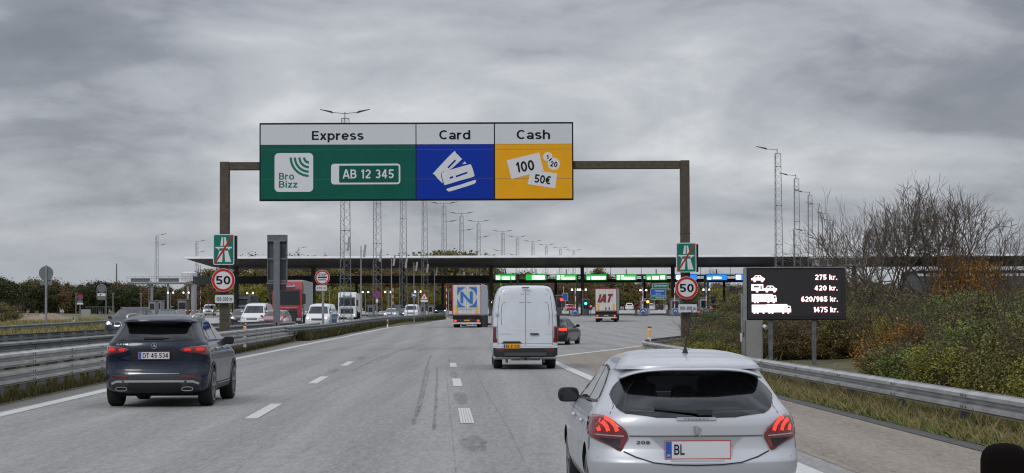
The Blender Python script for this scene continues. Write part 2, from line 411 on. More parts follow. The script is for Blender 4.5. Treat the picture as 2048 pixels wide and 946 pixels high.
def rrect(x0, x1, z0, z1, r, n=5):
    out = []
    for cx, cz, a0 in ((x1 - r, z1 - r, 0), (x0 + r, z1 - r, 90), (x0 + r, z0 + r, 180), (x1 - r, z0 + r, 270)):
        for k in range(n + 1):
            a = rad(a0 + 90 * k / n); out.append((cx + r * math.cos(a), cz + r * math.sin(a)))
    return out
def textmesh(s, bold=.0, shear=0.0, spacing=1.0):
    c = bpy.data.curves.new('t', 'FONT'); c.body = s; c.size = 1; c.offset = bold; c.shear = shear; c.space_character = spacing; c.resolution_u = 3
    o = bpy.data.objects.new('t', c); COL.objects.link(o)
    dg = bpy.context.evaluated_depsgraph_get()
    me = bpy.data.meshes.new_from_object(o.evaluated_get(dg))
    vs = [tuple(v.co) for v in me.vertices]; fs = [tuple(p.vertices) for p in me.polygons]
    bpy.data.objects.remove(o); bpy.data.curves.remove(c); bpy.data.meshes.remove(me)
    return vs, fs
def arc_(cx, cy, rx, ry, a0, a1, n=14): return [(cx + rx * math.cos(rad(a0 + (a1 - a0) * k / n)), cy + ry * math.sin(rad(a0 + (a1 - a0) * k / n))) for k in range(n + 1)]
b_, t_, m_ = .085, .915, .51
GL = {
 'E': (.62, [[(.09, 0), (.09, 1)], [(.09, t_), (.60, t_)], [(.09, m_), (.56, m_)], [(.09, b_), (.61, b_)]]),
 'F': (.60, [[(.09, 0), (.09, 1)], [(.09, t_), (.60, t_)], [(.09, m_), (.54, m_)]]),
 'L': (.58, [[(.09, 0), (.09, 1)], [(.09, b_), (.57, b_)]]),
 'T': (.60, [[(.30, 0), (.30, 1)], [(0, t_), (.60, t_)]]),
 'I': (.18, [[(.09, 0), (.09, 1)]]), 'i': (.18, [[(.09, 0), (.09, .74)], [(.09, .84), (.09, 1)]]), 'l': (.18, [[(.09, 0), (.09, 1)]]),
 'x': (.58, [[(.08, 0), (.50, .74)], [(.08, .74), (.50, 0)]]), 'z': (.52, [[(.03, .655), (.50, .655)], [(.46, .70), (.07, .04)], [(.02, b_), (.51, b_)]]),
 'p': (.64, [[(.085, -.27), (.085, .74)], arc_(.32, .37, .235, .295, 0, 360, 22)]), 'd': (.64, [[(.555, 0), (.555, 1)], arc_(.32, .37, .235, .295, 0, 360, 22)]),
 'b': (.64, [[(.085, 0), (.085, 1)], arc_(.32, .37, .235, .295, 0, 360, 22)]), 'o': (.64, [arc_(.32, .37, .24, .295, 0, 360, 24)]), 'g': (.64, [[(.555, .74), (.555, 0)], arc_(.32, .37, .235, .295, 0, 360, 22), arc_(.32, -.02, .235, .17, 0, -150)]),
 'r': (.42, [[(.085, 0), (.085, .74)], arc_(.38, .38, .295, .275, 180, 88)]), 'n': (.60, [[(.085, 0), (.085, .74)], arc_(.30, .42, .215, .235, 180, 0) + [(.515, 0)]]), 'h': (.60, [[(.085, 0), (.085, 1)], arc_(.30, .42, .215, .235, 180, 0) + [(.515, 0)]]),
 'm': (.92, [[(.085, 0), (.085, .74)], arc_(.27, .44, .185, .215, 180, 0) + [(.455, 0)], arc_(.64, .44, .185, .215, 180, 0) + [(.825, 0)]]),
 'e': (.62, [[(.09, .37), (.53, .37)], arc_(.31, .37, .235, .295, 0, 318, 22)]), 'c': (.56, [arc_(.31, .37, .235, .295, 45, 315, 20)]),
 's': (.56, [arc_(.28, .525, .19, .14, 25, 250) + arc_(.28, .215, .20, .14, 85, -155)]),
 'a': (.58, [arc_(.27, .20, .19, .13, 0, 360, 18), [(.49, 0), (.49, .48)], arc_(.29, .48, .20, .175, 0, 158)]),
 'k': (.58, [[(.085, 0), (.085, 1)], [(.12, .25), (.48, .74)], [(.24, .44), (.52, 0)]]), 'u': (.60, [arc_(.30, .30, .215, .215, 180, 360) + [(.515, .74)], [(.085, .74), (.085, .30)], [(.515, 0), (.515, .4)]]),
 'w': (.84, [[(.05, .74), (.22, 0)], [(.22, 0), (.42, .70)], [(.42, .70), (.62, 0)], [(.62, 0), (.79, .74)]]), 't': (.40, [[(.18, .95), (.18, .2)] , arc_(.33, .2, .15, .115, 180, 280), [(.02, .66), (.38, .66)]]),
 'C': (.74, [arc_(.40, .5, .315, .415, 48, 312, 24)]), 'O': (.80, [arc_(.40, .5, .315, .415, 0, 360, 28)]), 'G': (.78, [arc_(.40, .5, .315, .415, 48, 335, 24), [(.42, .44), (.74, .44)], [(.69, .44), (.69, .12)]]),
 'S': (.68, [arc_(.34, .71, .245, .205, 20, 255) + arc_(.34, .29, .255, .205, 80, -160)]),
 'P': (.66, [[(.09, 0), (.09, 1)], [(.09, t_), (.36, t_)] + arc_(.36, .685, .22, .23, 90, -90) + [(.09, .455)]]), 'R': (.70, [[(.09, 0), (.09, 1)], [(.09, t_), (.36, t_)] + arc_(.36, .70, .22, .215, 90, -90) + [(.09, .485)], [(.36, .47), (.60, 0)]]),
 'B': (.68, [[(.09, 0), (.09, 1)], [(.09, t_), (.36, t_)] + arc_(.36, .72, .19, .195, 90, -90) + [(.09, .525)], [(.36, .525)] + arc_(.36, .305, .23, .22, 90, -90) + [(.09, b_)]]),
 'D': (.74, [[(.09, 0), (.09, 1)], [(.09, t_), (.30, t_)] + arc_(.30, .5, .35, .415, 90, -90, 18) + [(.09, b_)]]), 'U': (.72, [[(.09, 1), (.09, .34)] + arc_(.36, .34, .27, .255, 180, 360) + [(.63, 1)]]),
 'K': (.72, [[(.09, 0), (.09, 1)], [(.12, .38), (.62, 1)], [(.28, .58), (.66, 0)]]), 'N': (.74, [[(.09, 0), (.09, 1)], [(.65, 0), (.65, 1)], [(.11, .98), (.63, .02)]]),
 'A': (.74, [[(.06, 0), (.35, 1)], [(.68, 0), (.39, 1)], [(.18, .28), (.56, .28)]]),
 '0': (.62, [arc_(.31, .5, .22, .415, 0, 360, 26)]), '1': (.40, [[(.27, 0), (.27, 1)], [(.06, .76), (.26, .86)]]),
 '2': (.62, [arc_(.30, .68, .21, .235, 165, -30) + [(.09, .12)], [(.05, b_), (.56, b_)]]), '3': (.62, [arc_(.29, .71, .19, .205, 150, -90), arc_(.29, .295, .215, .21, 90, -150)]),
 '4': (.64, [[(.42, 0), (.42, 1)], [(.40, .97), (.06, .29)], [(.03, .29), (.60, .29)]]), '5': (.62, [[(.58, t_), (.07, t_)], [(.15, 1.0), (.13, .44)], arc_(.29, .315, .225, .23, 132, -150)]),
 '6': (.62, [arc_(.31, .31, .215, .225, 0, 360, 22), arc_(.40, .40, .305, .515, 75, 190)]), '9': (.62, [arc_(.31, .69, .215, .225, 0, 360, 22), arc_(.22, .60, .305, .515, -105, 10)]),
 '7': (.58, [[(.04, t_), (.55, t_)], [(.50, .92), (.20, 0)]]), '8': (.62, [arc_(.31, .715, .19, .20, 0, 360, 20), arc_(.31, .295, .22, .21, 0, 360, 20)]),
 '-': (.38, [[(.04, .38), (.34, .38)]]), '/': (.42, [[(.05, -.05), (.37, 1.03)]]), '.': (.22, [[(.02, .085), (.19, .085)]]), ' ': (.30, []),
 '€': (.66, [arc_(.42, .5, .29, .415, 55, 305, 22), [(.0, .60), (.48, .60)], [(0, .40), (.46, .40)]]),
}
def strokemesh(s, t=.17, shear=0, gap=.085):
    vs, fs, ly = [], [], []; x0 = 0; li = 0
    for ch in s:
        adv, strokes = GL[ch]
        for st in strokes:
            pts = [Vector((x0 + a, b)) for a, b in st]; pts = [p for i, p in enumerate(pts) if i == 0 or (p - pts[i - 1]).length > 1e-4]
            closed = (pts[0] - pts[-1]).length < 1e-3
            n0 = len(vs)
            for i, p in enumerate(pts):
                a = pts[i - 1] if i > 0 else (pts[-2] if closed else None); c = pts[i + 1] if i < len(pts) - 1 else (pts[1] if closed else None)
                d0 = (p - a).normalized() if a is not None else (c - p).normalized(); d1 = (c - p).normalized() if c is not None else d0
                d = (d0 + d1)
                d = d.normalized() if d.length > 1e-3 else d1
                nn = Vector((-d.y, d.x)); k = min(1.8, 1 / max(.3, abs(nn.dot(Vector((-d1.y, d1.x))))))
                for sg in (-1, 1):
                    q = p + nn * (sg * t / 2 * k); vs.append((q.x + shear * q.y, q.y)); ly.append(li)
            for i in range(len(pts) - 1): fs.append((n0 + 2 * i, n0 + 2 * i + 1, n0 + 2 * i + 3, n0 + 2 * i + 2))
            li += 1
        x0 += adv + gap
    return vs, fs, ly
def text(name, s, cx, cz, w, h, fn, m, parent, bold=.02, shear=0, spacing=1.0, rot=0, t=None, step=None):
    """fit the string to w x h, centred; fn(a,b)->xyz"""
    if all(ch in GL for ch in s):
        hh = h if not any(ch in 'pg' for ch in s) else h
        vs, fs, ly = strokemesh(s, t if t else .125 + bold * 1.6, shear, .085 * spacing ** 2)
    else:
        vs, fs = textmesh(s, bold, shear, spacing); ly = [0] * len(vs)
    x0 = min(v[0] for v in vs); x1 = max(v[0] for v in vs); y0 = min(v[1] for v in vs); y1 = max(v[1] for v in vs)
    mb = MB(); c_, s_ = math.cos(rot), math.sin(rot); out = []; stp = step if step is not None else h * .0012
    for v, l in zip(vs, ly):
        a = ((v[0] - x0) / (x1 - x0) - .5) * w; b = ((v[1] - y0) / (y1 - y0) - .5) * h
        p = fn(cx + a * c_ - b * s_, cz + a * s_ + b * c_); out.append((p[0], p[1] - (l % 12) * stp, p[2]))
    mb.add(out, fs); return mb.build(name, m, parent, fix=False)
def flat(y): return lambda a, b: (a, y, b)

# ------------------------------------------------------------------ ground
YS = [-60, 0, 10, 20, 30, 40, 50, 55, 60, 65, 70, 75, 80, 85, 90, 95, 100, 110, 120, 130, 140, 150, 161, 172, 185, 200, 213, 226, 245, 260, 280, 300, 320, 350, 390, 430, 600, 900]
def interp(pts, y): return float(np.interp(y, [p[0] for p in pts], [p[1] for p in pts]))
def sheet(lf, rf, ys, dz, cols=2, zfn=None):
    mb = MB(); vs = []
    for y in ys:
        a, b = lf(y), rf(y)
        for k in range(cols):
            x = a + (b - a) * k / (cols - 1); vs.append((x, y, (zfn(x, y) if zfn else g(y)) + dz))
    n = cols
    mb.add(vs, [(i * n + k, i * n + k + 1, (i + 1) * n + k + 1, (i + 1) * n + k) for i in range(len(ys) - 1) for k in range(n - 1)])
    return mb
def yrange(a, b, extra=()): return sorted(set([a, b] + [y for y in YS if a < y < b] + list(extra)))

tr = MB(); ys = [-300, -60] + YS[1:] + [1500, 3000, 8000]; vs = []
xs = [-4000, -600, -150, -60, 60, 150, 600, 4000]
for y in ys:
    for x in xs: vs.append((x, y, g(y) - .06))
n = len(xs); tr.add(vs, [(i * n + k, i * n + k + 1, (i + 1) * n + k + 1, (i + 1) * n + k) for i in range(len(ys) - 1) for k in range(n - 1)])
struct('terrain', tr, 'grassy')

def railL(Y): return -10.0 - .037 * (Y - 37.6)
def railR(Y): return 6.5 - .038 * (Y - 24.4)
def grassR(Y): return railR(Y) - .5
linepx = [(0, 830), (200, 785), (470, 718), (560, 700), (640, 683), (725, 665.5), (766, 657.6), (830, 647.5), (891, 640)]
LL = [(G(x, y).y, G(x, y).x) for x, y in linepx]
LL = [(-10, LL[0][1] + .037 * (LL[0][0] + 10))] + LL + [(300, LL[-1][1] + 3.2)]
def lineL(Y): return interp(LL, Y)
def lineR(Y): return 3.16 - .0405 * (Y - 21.0)
print('LL', [(round(a), round(b, 1)) for a, b in LL])

def roadL(Y): return interp([(-60, -30.8), (118, -30.8), (140, -29.9), (165, -31.5), (200, -40), (243, -50), (320, -64), (900, -64)], Y)
def roadR(Y): return interp([(-60, grassR(-60)), (66, grassR(66)), (70, 4.9), (75, 5.9), (85, 8.3), (95, 11), (130, 22), (200, 42), (300, 62), (900, 62)], Y)
def medR(Y): return interp([(-60, railL(-60) + .35), (100, railL(100) + .35), (120, railL(120) + .45), (150, lineL(150) - .75), (255, lineL(255) - .75), (300, lineL(300) - .75)], Y)
def medL(Y): return interp([(-60, railL(-60) - 4.3), (60, railL(60) - 4.3), (110, railL(110) - 3), (150, -14.3), (300, lineL(300) - 2)], Y)
struct('road', sheet(lambda y: medR(y) - .3 if y < 300 else roadL(y), roadR, yrange(-60, 300), 0), 'asphalt')
struct('toll_plaza_pavement', sheet(roadL, roadR, yrange(300, 900), 0), 'plaza')
struct('oncoming_road', sheet(roadL, lambda y: medL(y) + .3, yrange(-60, 300), 0, zfn=lambda x, y: g(y) + lift(y)), 'plaza')
struct('median', sheet(medL, medR, yrange(-60, 300), .012, 4, zfn=lambda x, y: g(y) + lift(y) * ((medR(y) - x) / (medR(y) - medL(y)))), 'grassy')
struct('left_shoulder', sheet(lambda y: medR(y) - .05, lambda y: lineL(y) - .34, yrange(-60, 250), .004), 'asphalt_old')

# right verge: rises into the planted bank
def bankz(x, y):
    dd = x - (grassR(y) if y < 70 else roadR(y)); return g(y) + .02 + .10 * ss(0, 1, dd) + .45 * ss(1.5, 14, dd)
vs = []; offs = [0, .25, .6, 1.2, 2.5, 5, 9, 14, 30, 120]
ysr = yrange(-60, 240)
mb = MB()
for y in ysr:
    x0 = grassR(y) if y < 66 else roadR(y)
    if 66 <= y <= 95: x0 += interp([(66, 0), (72, .3), (95, .3)], y)
    for o_ in offs: vs.append((x0 + o_, y, bankz(x0 + o_, y)))
n = len(offs); mb.add(vs, [(i * n + k, i * n + k + 1, (i + 1) * n + k + 1, (i + 1) * n + k) for i in range(len(ysr) - 1) for k in range(n - 1)])
struct('verge', mb, 'grassy')
# kerb-like dark asphalt lip beside the verge
struct('road_edge', sheet(lambda y: grassR(y) - .28, lambda y: grassR(y) + .02, yrange(-60, 66), .012), 'lip_dark')

# lines painted on the road ----------------------------------------
def ribbon(pts, w, dz):
    """pts of (x,y); follows the ground"""
    full = []
    for i in range(len(pts) - 1):
        (xa, ya), (xb, yb) = pts[i], pts[i + 1]; k = max(1, int(math.hypot(xb - xa, yb - ya) / 3))
        for j in range(k): full.append((xa + (xb - xa) * j / k, ya + (yb - ya) * j / k))
    full.append(pts[-1]); mb = MB(); vs = []
    for i, (x, y) in enumerate(full):
        a = full[max(0, i - 1)]; b = full[min(len(full) - 1, i + 1)]; dx, dy = b[0] - a[0], b[1] - a[1]; l = math.hypot(dx, dy); nx, ny = dy / l, -dx / l
        for s_ in (-1, 1): vs.append((x + nx * w / 2 * s_, y + ny * w / 2 * s_, g(y + ny * w / 2 * s_) + dz))
    mb.add(vs, [(2 * i, 2 * i + 1, 2 * i + 3, 2 * i + 2) for i in range(len(full) - 1)]); return mb
struct('left_edge_line', ribbon([(lineL(y) + 0, y) for y in [10, 33, 50, 71, 86, 100, 120, 140, 160, 180, 200, 220, 240, 260]], .30, .006), 'paint')
r2px = [(1098, 715.5), (1117, 712.5), (1160, 707.2), (1220, 700.6), (1283, 692), (1345, 684.6), (1450, 673)]
R2 = [G(x, y) for x, y in r2px]
struct('exit_edge_line', ribbon([(p.x, p.y) for p in R2], .30, .010), 'paint')
struct('right_edge_line', ribbon([(lineR(y), y) for y in [5, 15, 30, 45, 60, 68]] + [(R2[0].x, R2[0].y)], .30, .010), 'paint')
# chip-seal shoulder between the edge line and the verge, its nose running up to the exit line
def chipR(y): return grassR(y) - .26 if y < 66 else interp([(66, grassR(66) - .26), (73, 4.9), (78, 4.0), (82, 3.0)], y)
def chipL(y): return lineR(y) + .52
shoulder = MB(); ysc = [-10, 5, 15, 25, 35, 45, 55, 60, 66, 70, 73]
vs = []
for y in ysc:
    for x in (chipL(y), chipR(y)): vs.append((x, y, .004))
shoulder.add(vs, [(2 * i, 2 * i + 1, 2 * i + 3, 2 * i + 2) for i in range(len(ysc) - 1)])
nose = [(chipL(73), 73), (chipR(73), 73)] + [(p.x, p.y - .35) for p in reversed(R2[1:5])]
shoulder.add([(x, y, .004) for x, y in nose], [tuple(range(len(nose)))])
struct('road_shoulder', shoulder, 'chip_seal')

def road_mark(name, X0, Y0, w, ln, mtl, dz=.008, grooves=0):
    """dash laid along the road direction (x falls by .037 per metre)"""
    mb = MB()
    if grooves:
        ww = w / (grooves * 1.16 - .16)
        for k in range(grooves):
            o_ = -w / 2 + k * ww * 1.16
            mb.add([(X0 + o_, Y0, dz), (X0 + o_ + ww, Y0, dz), (X0 + o_ + ww - .037 * ln, Y0 + ln, dz), (X0 + o_ - .037 * ln, Y0 + ln, dz)], [(0, 1, 2, 3)])
    else:
        mb.add([(X0 - w / 2, Y0, dz), (X0 + w / 2, Y0, dz), (X0 + w / 2 - .037 * ln, Y0 + ln, dz), (X0 - w / 2 - .037 * ln, Y0 + ln, dz)], [(0, 1, 2, 3)])
    o = mb.build(name, mtl); return o
d1 = G(489, 838)
for k in range(0, 3):
    o = road_mark('lane_dash', d1.x + .1 - .037 * 15 * k, d1.y + 15 * k, .22, 5, 'paint'); tag(o, kind='structure')
d2 = G(935, 847)
for k, (yy, ln, ww) in enumerate([(d2.y - 15, 3.4, .21), (d2.y, 4.6, .21), (d2.y + 14.6, 5.0, .21), (d2.y + 29.6, 4.6, .21)]):
    o = road_mark('ribbed_dash', d2.x - .037 * (yy - d2.y) - (.02 if k > 1 else 0), yy, ww, ln, 'paint', grooves=5 if k < 2 else 0); tag(o, kind='structure')
for k, (px, py0, py1, ww) in enumerate([(924, 809, 785, .30), (909, 757, 743, .24), (899, 725, 718, .14), (718, 719.5, 713, .28), (660, 746, 738, .30), (953, 905, 872, .36), (912, 712, 709, .10), (911, 696, 694, .12)]):
    if ww == 0: continue
    a, b = G(px, py0), G(px, py1)
    ln = (b.y - a.y) / 2; mb = MB(); rr_ = [(1 + .07 * math.sin(3 * q_ + k) + .05 * math.sin(5 * q_)) for q_ in [2 * PI * j / 22 for j in range(22)]]
    mb.add([(a.x - .037 * (ln + ln * math.sin(2 * PI * j / 22) * rr_[j]) + ww / 2 * math.cos(2 * PI * j / 22) * rr_[j], a.y + ln + ln * math.sin(2 * PI * j / 22) * rr_[j], .005) for j in range(22)], [tuple(range(22))])
    struct('asphalt_patch', mb, 'worn_patch')
# rubber skid marks curving across the lanes, and the joints between paving lanes
def skid(name, pxs, w, mtl='skid'):
    pts = [G(x, y) for x, y in pxs]; struct(name, ribbon([(p.x, p.y) for p in pts], w, .0045), mtl)
skid('skid_mark', [(705, 742), (735, 727), (765, 713), (800, 700), (840, 690), (880, 682)], .09)
skid('skid_mark', [(755, 723), (790, 706), (830, 693)], .09)
skid('tyre_track', [(826, 850), (838, 805), (846, 770), (853, 735), (862, 710)], .07)
skid('tyre_track', [(836, 830), (845, 800), (852, 768), (858, 740)], .04)
skid('tyre_track', [(868, 860), (872, 800), (874, 760), (874, 735)], .06)
skid('road_joint', [(912, 946), (904, 860), (897, 800), (893, 740), (892, 715)], .016, 'worn_patch')
skid('road_joint', [(1060, 946), (1010, 845), (975, 790), (955, 750), (945, 720)], .022, 'worn_patch')
skid('road_joint', [(470, 946), (560, 860), (640, 800), (720, 745)], .016, 'worn_patch')
# ------------------------------------------------------------------ guardrails
WP = [(0, 0), (.0, .015), (.09, .05), (.09, .10), (0, .135), (0, .175), (.09, .21), (.09, .26), (0, .295), (0, .31)]
def beam_mb(pts, zf, side):
    """W-profile steel beam; side=+1 faces +x"""
    full = []
    for i in range(len(pts) - 1):
        (xa, ya), (xb, yb) = pts[i], pts[i + 1]; k = max(1, int(math.hypot(xb - xa, yb - ya) / 4))
        for j in range(k): full.append((xa + (xb - xa) * j / k, ya + (yb - ya) * j / k))
    full.append(pts[-1])
    prof = WP + [(a - .008, b) for a, b in reversed(WP)]
    prof[-1] = (-.008, 0)
    n = len(prof); mb = MB(); vs = []
    for i, (x, y) in enumerate(full):
        a = full[max(0, i - 1)]; b = full[min(len(full) - 1, i + 1)]; dx, dy = b[0] - a[0], b[1] - a[1]; l = math.hypot(dx, dy); nx, ny = dy / l * side, -dx / l * side
        for o_, h in prof: vs.append((x + nx * o_, y + ny * o_, zf(x, y) + h))
    fs = [(i * n + k, i * n + (k + 1) % n, (i + 1) * n + (k + 1) % n, (i + 1) * n + k) for i in range(len(full) - 1) for k in range(n)]
    fs += [tuple(range(n)), tuple(range((len(full) - 1) * n, len(full) * n))]
    mb.add(vs, fs)
    for i in range(0, len(full) - 1):
        (xa, ya), (xb, yb) = full[i], full[i + 1]; dx, dy = xb - xa, yb - ya; l = math.hypot(dx, dy); nx, ny = dy / l * side, -dx / l * side
        if l < 2 or (xa ** 2 + ya ** 2) > 9500: continue
        for h in (.075, .235):
            for o_ in (.05, .22):
                t = o_ / l; p = Vector((xa + dx * t + nx * .088, ya + dy * t + ny * .088, zf(xa, ya) + h)); mb.tube(p, p + Vector((nx * .012, ny * .012, 0)), .016, n=6, mi=1)
        # overlap joint plate edge
        for sgn in (1,):
            t = .30 / l; p = Vector((xa + dx * t, ya + dy * t, zf(xa, ya)))
            for h in (.075, .235): mb.box(p.x + nx * .089 - .004, p.x + nx * .093 + .004, p.y - .006, p.y + .006, p.z + h - .028, p.z + h + .028, mi=1)
    return mb
def guardrail(label, pts, tops, side, post_step, phase=0, mtl='rail_galv', group=None, zf=None, postd=.16, cat='guardrail'):
    """tops: beam bottom heights above ground; pts (x,y)"""
    zf = zf or (lambda x, y: g(y))
    root = thing('guardrail', label, cat, (pts[0][0], pts[0][1], zf(*pts[0])), group=group)
    ox, oy, oz = root.location
    loc = lambda mb: [setattr(mb, 'v', [(v[0] - ox, v[1] - oy, v[2] - oz) for v in mb.v]), mb][1]
    for t in tops: loc(beam_mb(pts, lambda x, y, t=t: zf(x, y) + t, side)).build('rail_beam', [mtl, 'plastic_mid'], root)
    # posts with a spacer block, shared mesh
    H = max(tops) + .27
    p = MB().box(-.06, .06, -.06, .06, -.3, H)
    for t in tops: p.box(min(0, .05 * side), max(0, postd * .8 * side), -.05, .05, t + .06, t + .25)
    proto = p.build('post', 'galv_dark', root); first = True
    dist = 0; nxt = phase; cnt = 0
    for i in range(len(pts) - 1):
        (xa, ya), (xb, yb) = pts[i], pts[i + 1]; l = math.hypot(xb - xa, yb - ya)
        while nxt <= dist + l and cnt < 98:
            t = (nxt - dist) / l; x, y = xa + (xb - xa) * t, ya + (yb - ya) * t; nx, ny = (yb - ya) / l * side, -(xb - xa) / l * side
            o = proto if first else proto.copy()
            if not first: COL.objects.link(o); o.parent = root
            first = False; cnt += 1
            o.location = (x - nx * postd - ox, y - ny * postd - oy, zf(x, y) - oz); o.rotation_euler = (0, 0, math.atan2(ny * side, nx * side))
            nxt += post_step
        dist += l
    return root
zline = lambda x, y: g(y) + .0
guardrail('steel guardrail of two stacked beams beside the dark blue car, nearest of the left barriers',
          [(railL(12), 12), (railL(137), 137)], (.12 + .17, .12 + .53), 1, 2.0, .5, 'rail_left')
guardrail('second steel guardrail from the carriageway, standing in the median just behind the nearest one',
          [(railL(20) - 1.75, 20), (railL(100) - 1.75, 100), (railL(128) - 1.1, 128)], (.38, .74), 1, 2.0, 1, 'rail_dirty')
guardrail('weathered steel guardrail on the far side of the median along the oncoming road',
          [(railL(25) - 3.9, 25), (railL(95) - 3.7, 95), (railL(125) - 2.3, 125)], (.46, .80), -1, 2.0, 1.3, 'rail_dirty')
sl = [(railL(106) + .02, 106)] + [(lineL(y) - 1.25, y) for y in (125, 140, 155, 170, 190, 210, 230, 250, 265)]
guardrail('dull single-beam guardrail curving right along the grass in front of the lattice masts', sl, (.52,), 1, 2.6, .6, 'rail_dirty', zf=lambda x, y: g(y) + .06)
bl = [(-47, 150), (-44.5, 166), (-46.5, 190), (-50, 215), (-55.5, 250)]
def bankleft(x, y): return .0
guardrail('low grey guardrail below the dirt track at the far left', [(XA(-120, 108), 108), (XA(0, 124), 124), (XA(212, 160), 160), (XA(236, 190), 190)], (.38,), 1, 2.4, .5, 'rail_dirty',
          zf=lambda x, y: interp([(108, .14), (124, .17), (160, .35), (190, .35)], y))
nosep = [(4.83, 69), (4.85, 71.0), (4.95, 72.6), (5.25, 74.4), (5.6, 75.9), (7.4, 84.5), (9.2, 94), (12, 106)]
guardrail('bright steel guardrail on the right bending round into the exit nose', [(railR(10), 10), (railR(69), 69)] + nosep[1:], (.31,), -1, 3.75, 2.9, 'rail_galv', zf=lambda x, y: g(y) + .0)

def marker_post(px, Y, h, label, colr='orange'):
    p = P(px, 620, Y)
    z0 = g(Y)
    r = thing('marker_post', label, 'marker post', (p.x, Y, z0), -.3, 'edge marker posts by the guardrails')
    pl = [(-.06, -.03), (0, -.05), (.06, -.03), (.05, .04), (-.05, .04)]
    MB().prism(pl, lambda a, b, d: (a, b, d + (.05 * a / .06 if d > .5 else 0)), 0, h).build('post', 'white_paint', r)
    MB().box(-.045, .045, -.062, -.052, h - .42, h - .14).build('reflector', colr, r)
    MB().box(-.064, .064, -.064, .045, h - .07, h - .01).build('red_band', 'sign_red', r)
    return r
marker_post(1299, 74.6, 1.12, 'white marker post with orange reflector at the nose of the right guardrail')
marker_post(490, 85, 1.18, 'white marker post with orange reflector between the brown column and the red car')
marker_post(148, 172, 1.25, 'small white marker post on the left grass beside the round sign pole', 'plastic')
marker_post(775, 168, .8, 'low white marker post on the grass before the silver oncoming car', 'plastic')

# ------------------------------------------------------------------ overhead sign gantry (Y = 80)
GYY = 80.0; k80 = sc_at(GYY)
def q80(px, py): p = P(px, py, GYY); return p.x, p.z
r = thing('sign_gantry', 'brown weathered steel gantry spanning all lanes and carrying the tricolour toll sign', 'gantry', (q80(910, 620)[0], GYY, 0))
ox = r.location.x
xl, zt = q80(450, 325)[0] - ox, q80(450, 324)[1]; xr, zt2 = q80(1369, 322)[0] - ox, q80(1369, 321)[1]
bev(MB().box(xl - .19, xl + .19, -.2, .2, -.3, zt).build('column', 'weather_steel', r), .02, 1)
bev(MB().box(xr - .19, xr + .19, -.2, .2, -.3, zt2).build('column', 'weather_steel', r), .02, 1)
bev(MB().bar((xl + .195, 0, zt - .18), (xr - .195, 0, zt2 - .18), .34, .33).build('beam', 'weather_steel', r), .02, 1)
mb = MB()
for x, s_ in ((xl, 1), (xr, -1)):
    for hh in (1.4, 4.9): mb.box(x - .205, x + .205, -.215, .215, hh, hh + .03)
mb.build('joint_plate', 'weather_steel', r)
mb = MB().box(xl - .4, xl + .4, -.4, .4, -.2, .06).box(xr - .4, xr + .4, -.4, .4, -.2, .06); mb.build('base_plate', 'concrete_dark', r)

# the big sign, hung in front of the beam: a thing of its own
x0, z1 = q80(522.5, 249); x1, z1b = q80(1144.5, 246); _, z0 = q80(522, 402)
cxs = (x0 + x1) / 2; ROLLS = math.atan2(.02, 13)  # level in the world
sg = thing('overhead_sign', 'wide overhead toll sign reading Express, Card and Cash in green, blue and yellow', 'road sign', (cxs, GYY - .36, (z0 + z1) / 2))
def sp(px, py): # px -> sign local
    p = P(px, py + (px - 833) * (-3.5 / 622) * -1 * -1 * 0, GYY); return p.x - cxs, p.z - (z0 + z1) / 2
SW, SH = x1 - x0, z1 - z0
def su(u, v): return (-SW / 2 + SW * u, SH / 2 - SH * v)   # u,v 0..1 from top-left
uu = lambda px: (px - 68) / (1938 - 68)     # from the 2048-wide crop of the sign
vv = lambda py: (py - 148) / (606 - 148)
def U(px): return -SW / 2 + SW * uu(px)
def V(py): return SH / 2 - SH * vv(py)
# crop leans by 12 px over its width; take it out
def VV(px, py): return V(py + 12 * uu(px))
bev(MB().box(-SW / 2 - .03, SW / 2 + .03, 0, .12, -SH / 2 - .03, SH / 2 + .03).build('sign_panel', 'sign_black', sg), .02, 1)
zdiv = VV(68, 276)
cols = [(72, 998, 'sign_green'), (1004, 1467, 'sign_blue'), (1474, 1934, 'sign_yellow')]
for a, b, m_ in cols:
    MB().box(U(a), U(b), -.012, -.002, -SH / 2 + .045, zdiv).build('colour_field', m_, sg)
    MB().box(U(a), U(b), -.012, -.002, zdiv + .012, SH / 2 - .045).build('heading_field', 'sign_white', sg)
Y1, Y2, Y3 = -.018, -.024, -.030
for s_, pa, pb, t_, b_ in (('Express', 378, 688, 190, 258), ('Card', 1140, 1326, 183, 239), ('Cash', 1603, 1803, 180, 236)):
    cz = (VV((pa + pb) / 2, t_) + VV((pa + pb) / 2, b_)) / 2
    text('heading_text', s_, (U(pa) + U(pb)) / 2, cz, U(pb) - U(pa), abs(V(b_) - V(t_)), flat(Y1), 'sign_black', sg, t=.165)
def fl(poly, y, name, m_, par=sg): return MB().prism(poly, lambda a, b, d: (a, y + d, b), 0, .004).build(name, m_, par)
def UP(pts): return [(U(x), VV(x, y)) for x, y in pts]
fl(rrect(U(155), U(386), VV(270, 554), VV(270, 323), .17), Y1, 'tag_badge', 'sign_white2')
mb = MB(); cx_, cz_ = U(362), VV(362, 349)
for rr in (30, 58, 85, 110):
    r0, r1 = (rr - 7) * SW / 1870, (rr + 7) * SW / 1870; n = 14; vs = []
    for k in range(n + 1):
        a = rad(180 + 88 * k / n)
        for q_ in (r0, r1): vs.append((cx_ + q_ * math.cos(a), Y2, cz_ + q_ * math.sin(a)))
    mb.add(vs, [(2 * k, 2 * k + 1, 2 * k + 3, 2 * k + 2) for k in range(n)])
mb.build('wave_mark', 'sign_green_dark', sg)
text('badge_text', 'Bro', U(227), VV(227, 461), U(272) - U(182), V(440) - V(481), flat(Y2), 'sign_green_dark', sg, bold=.02)
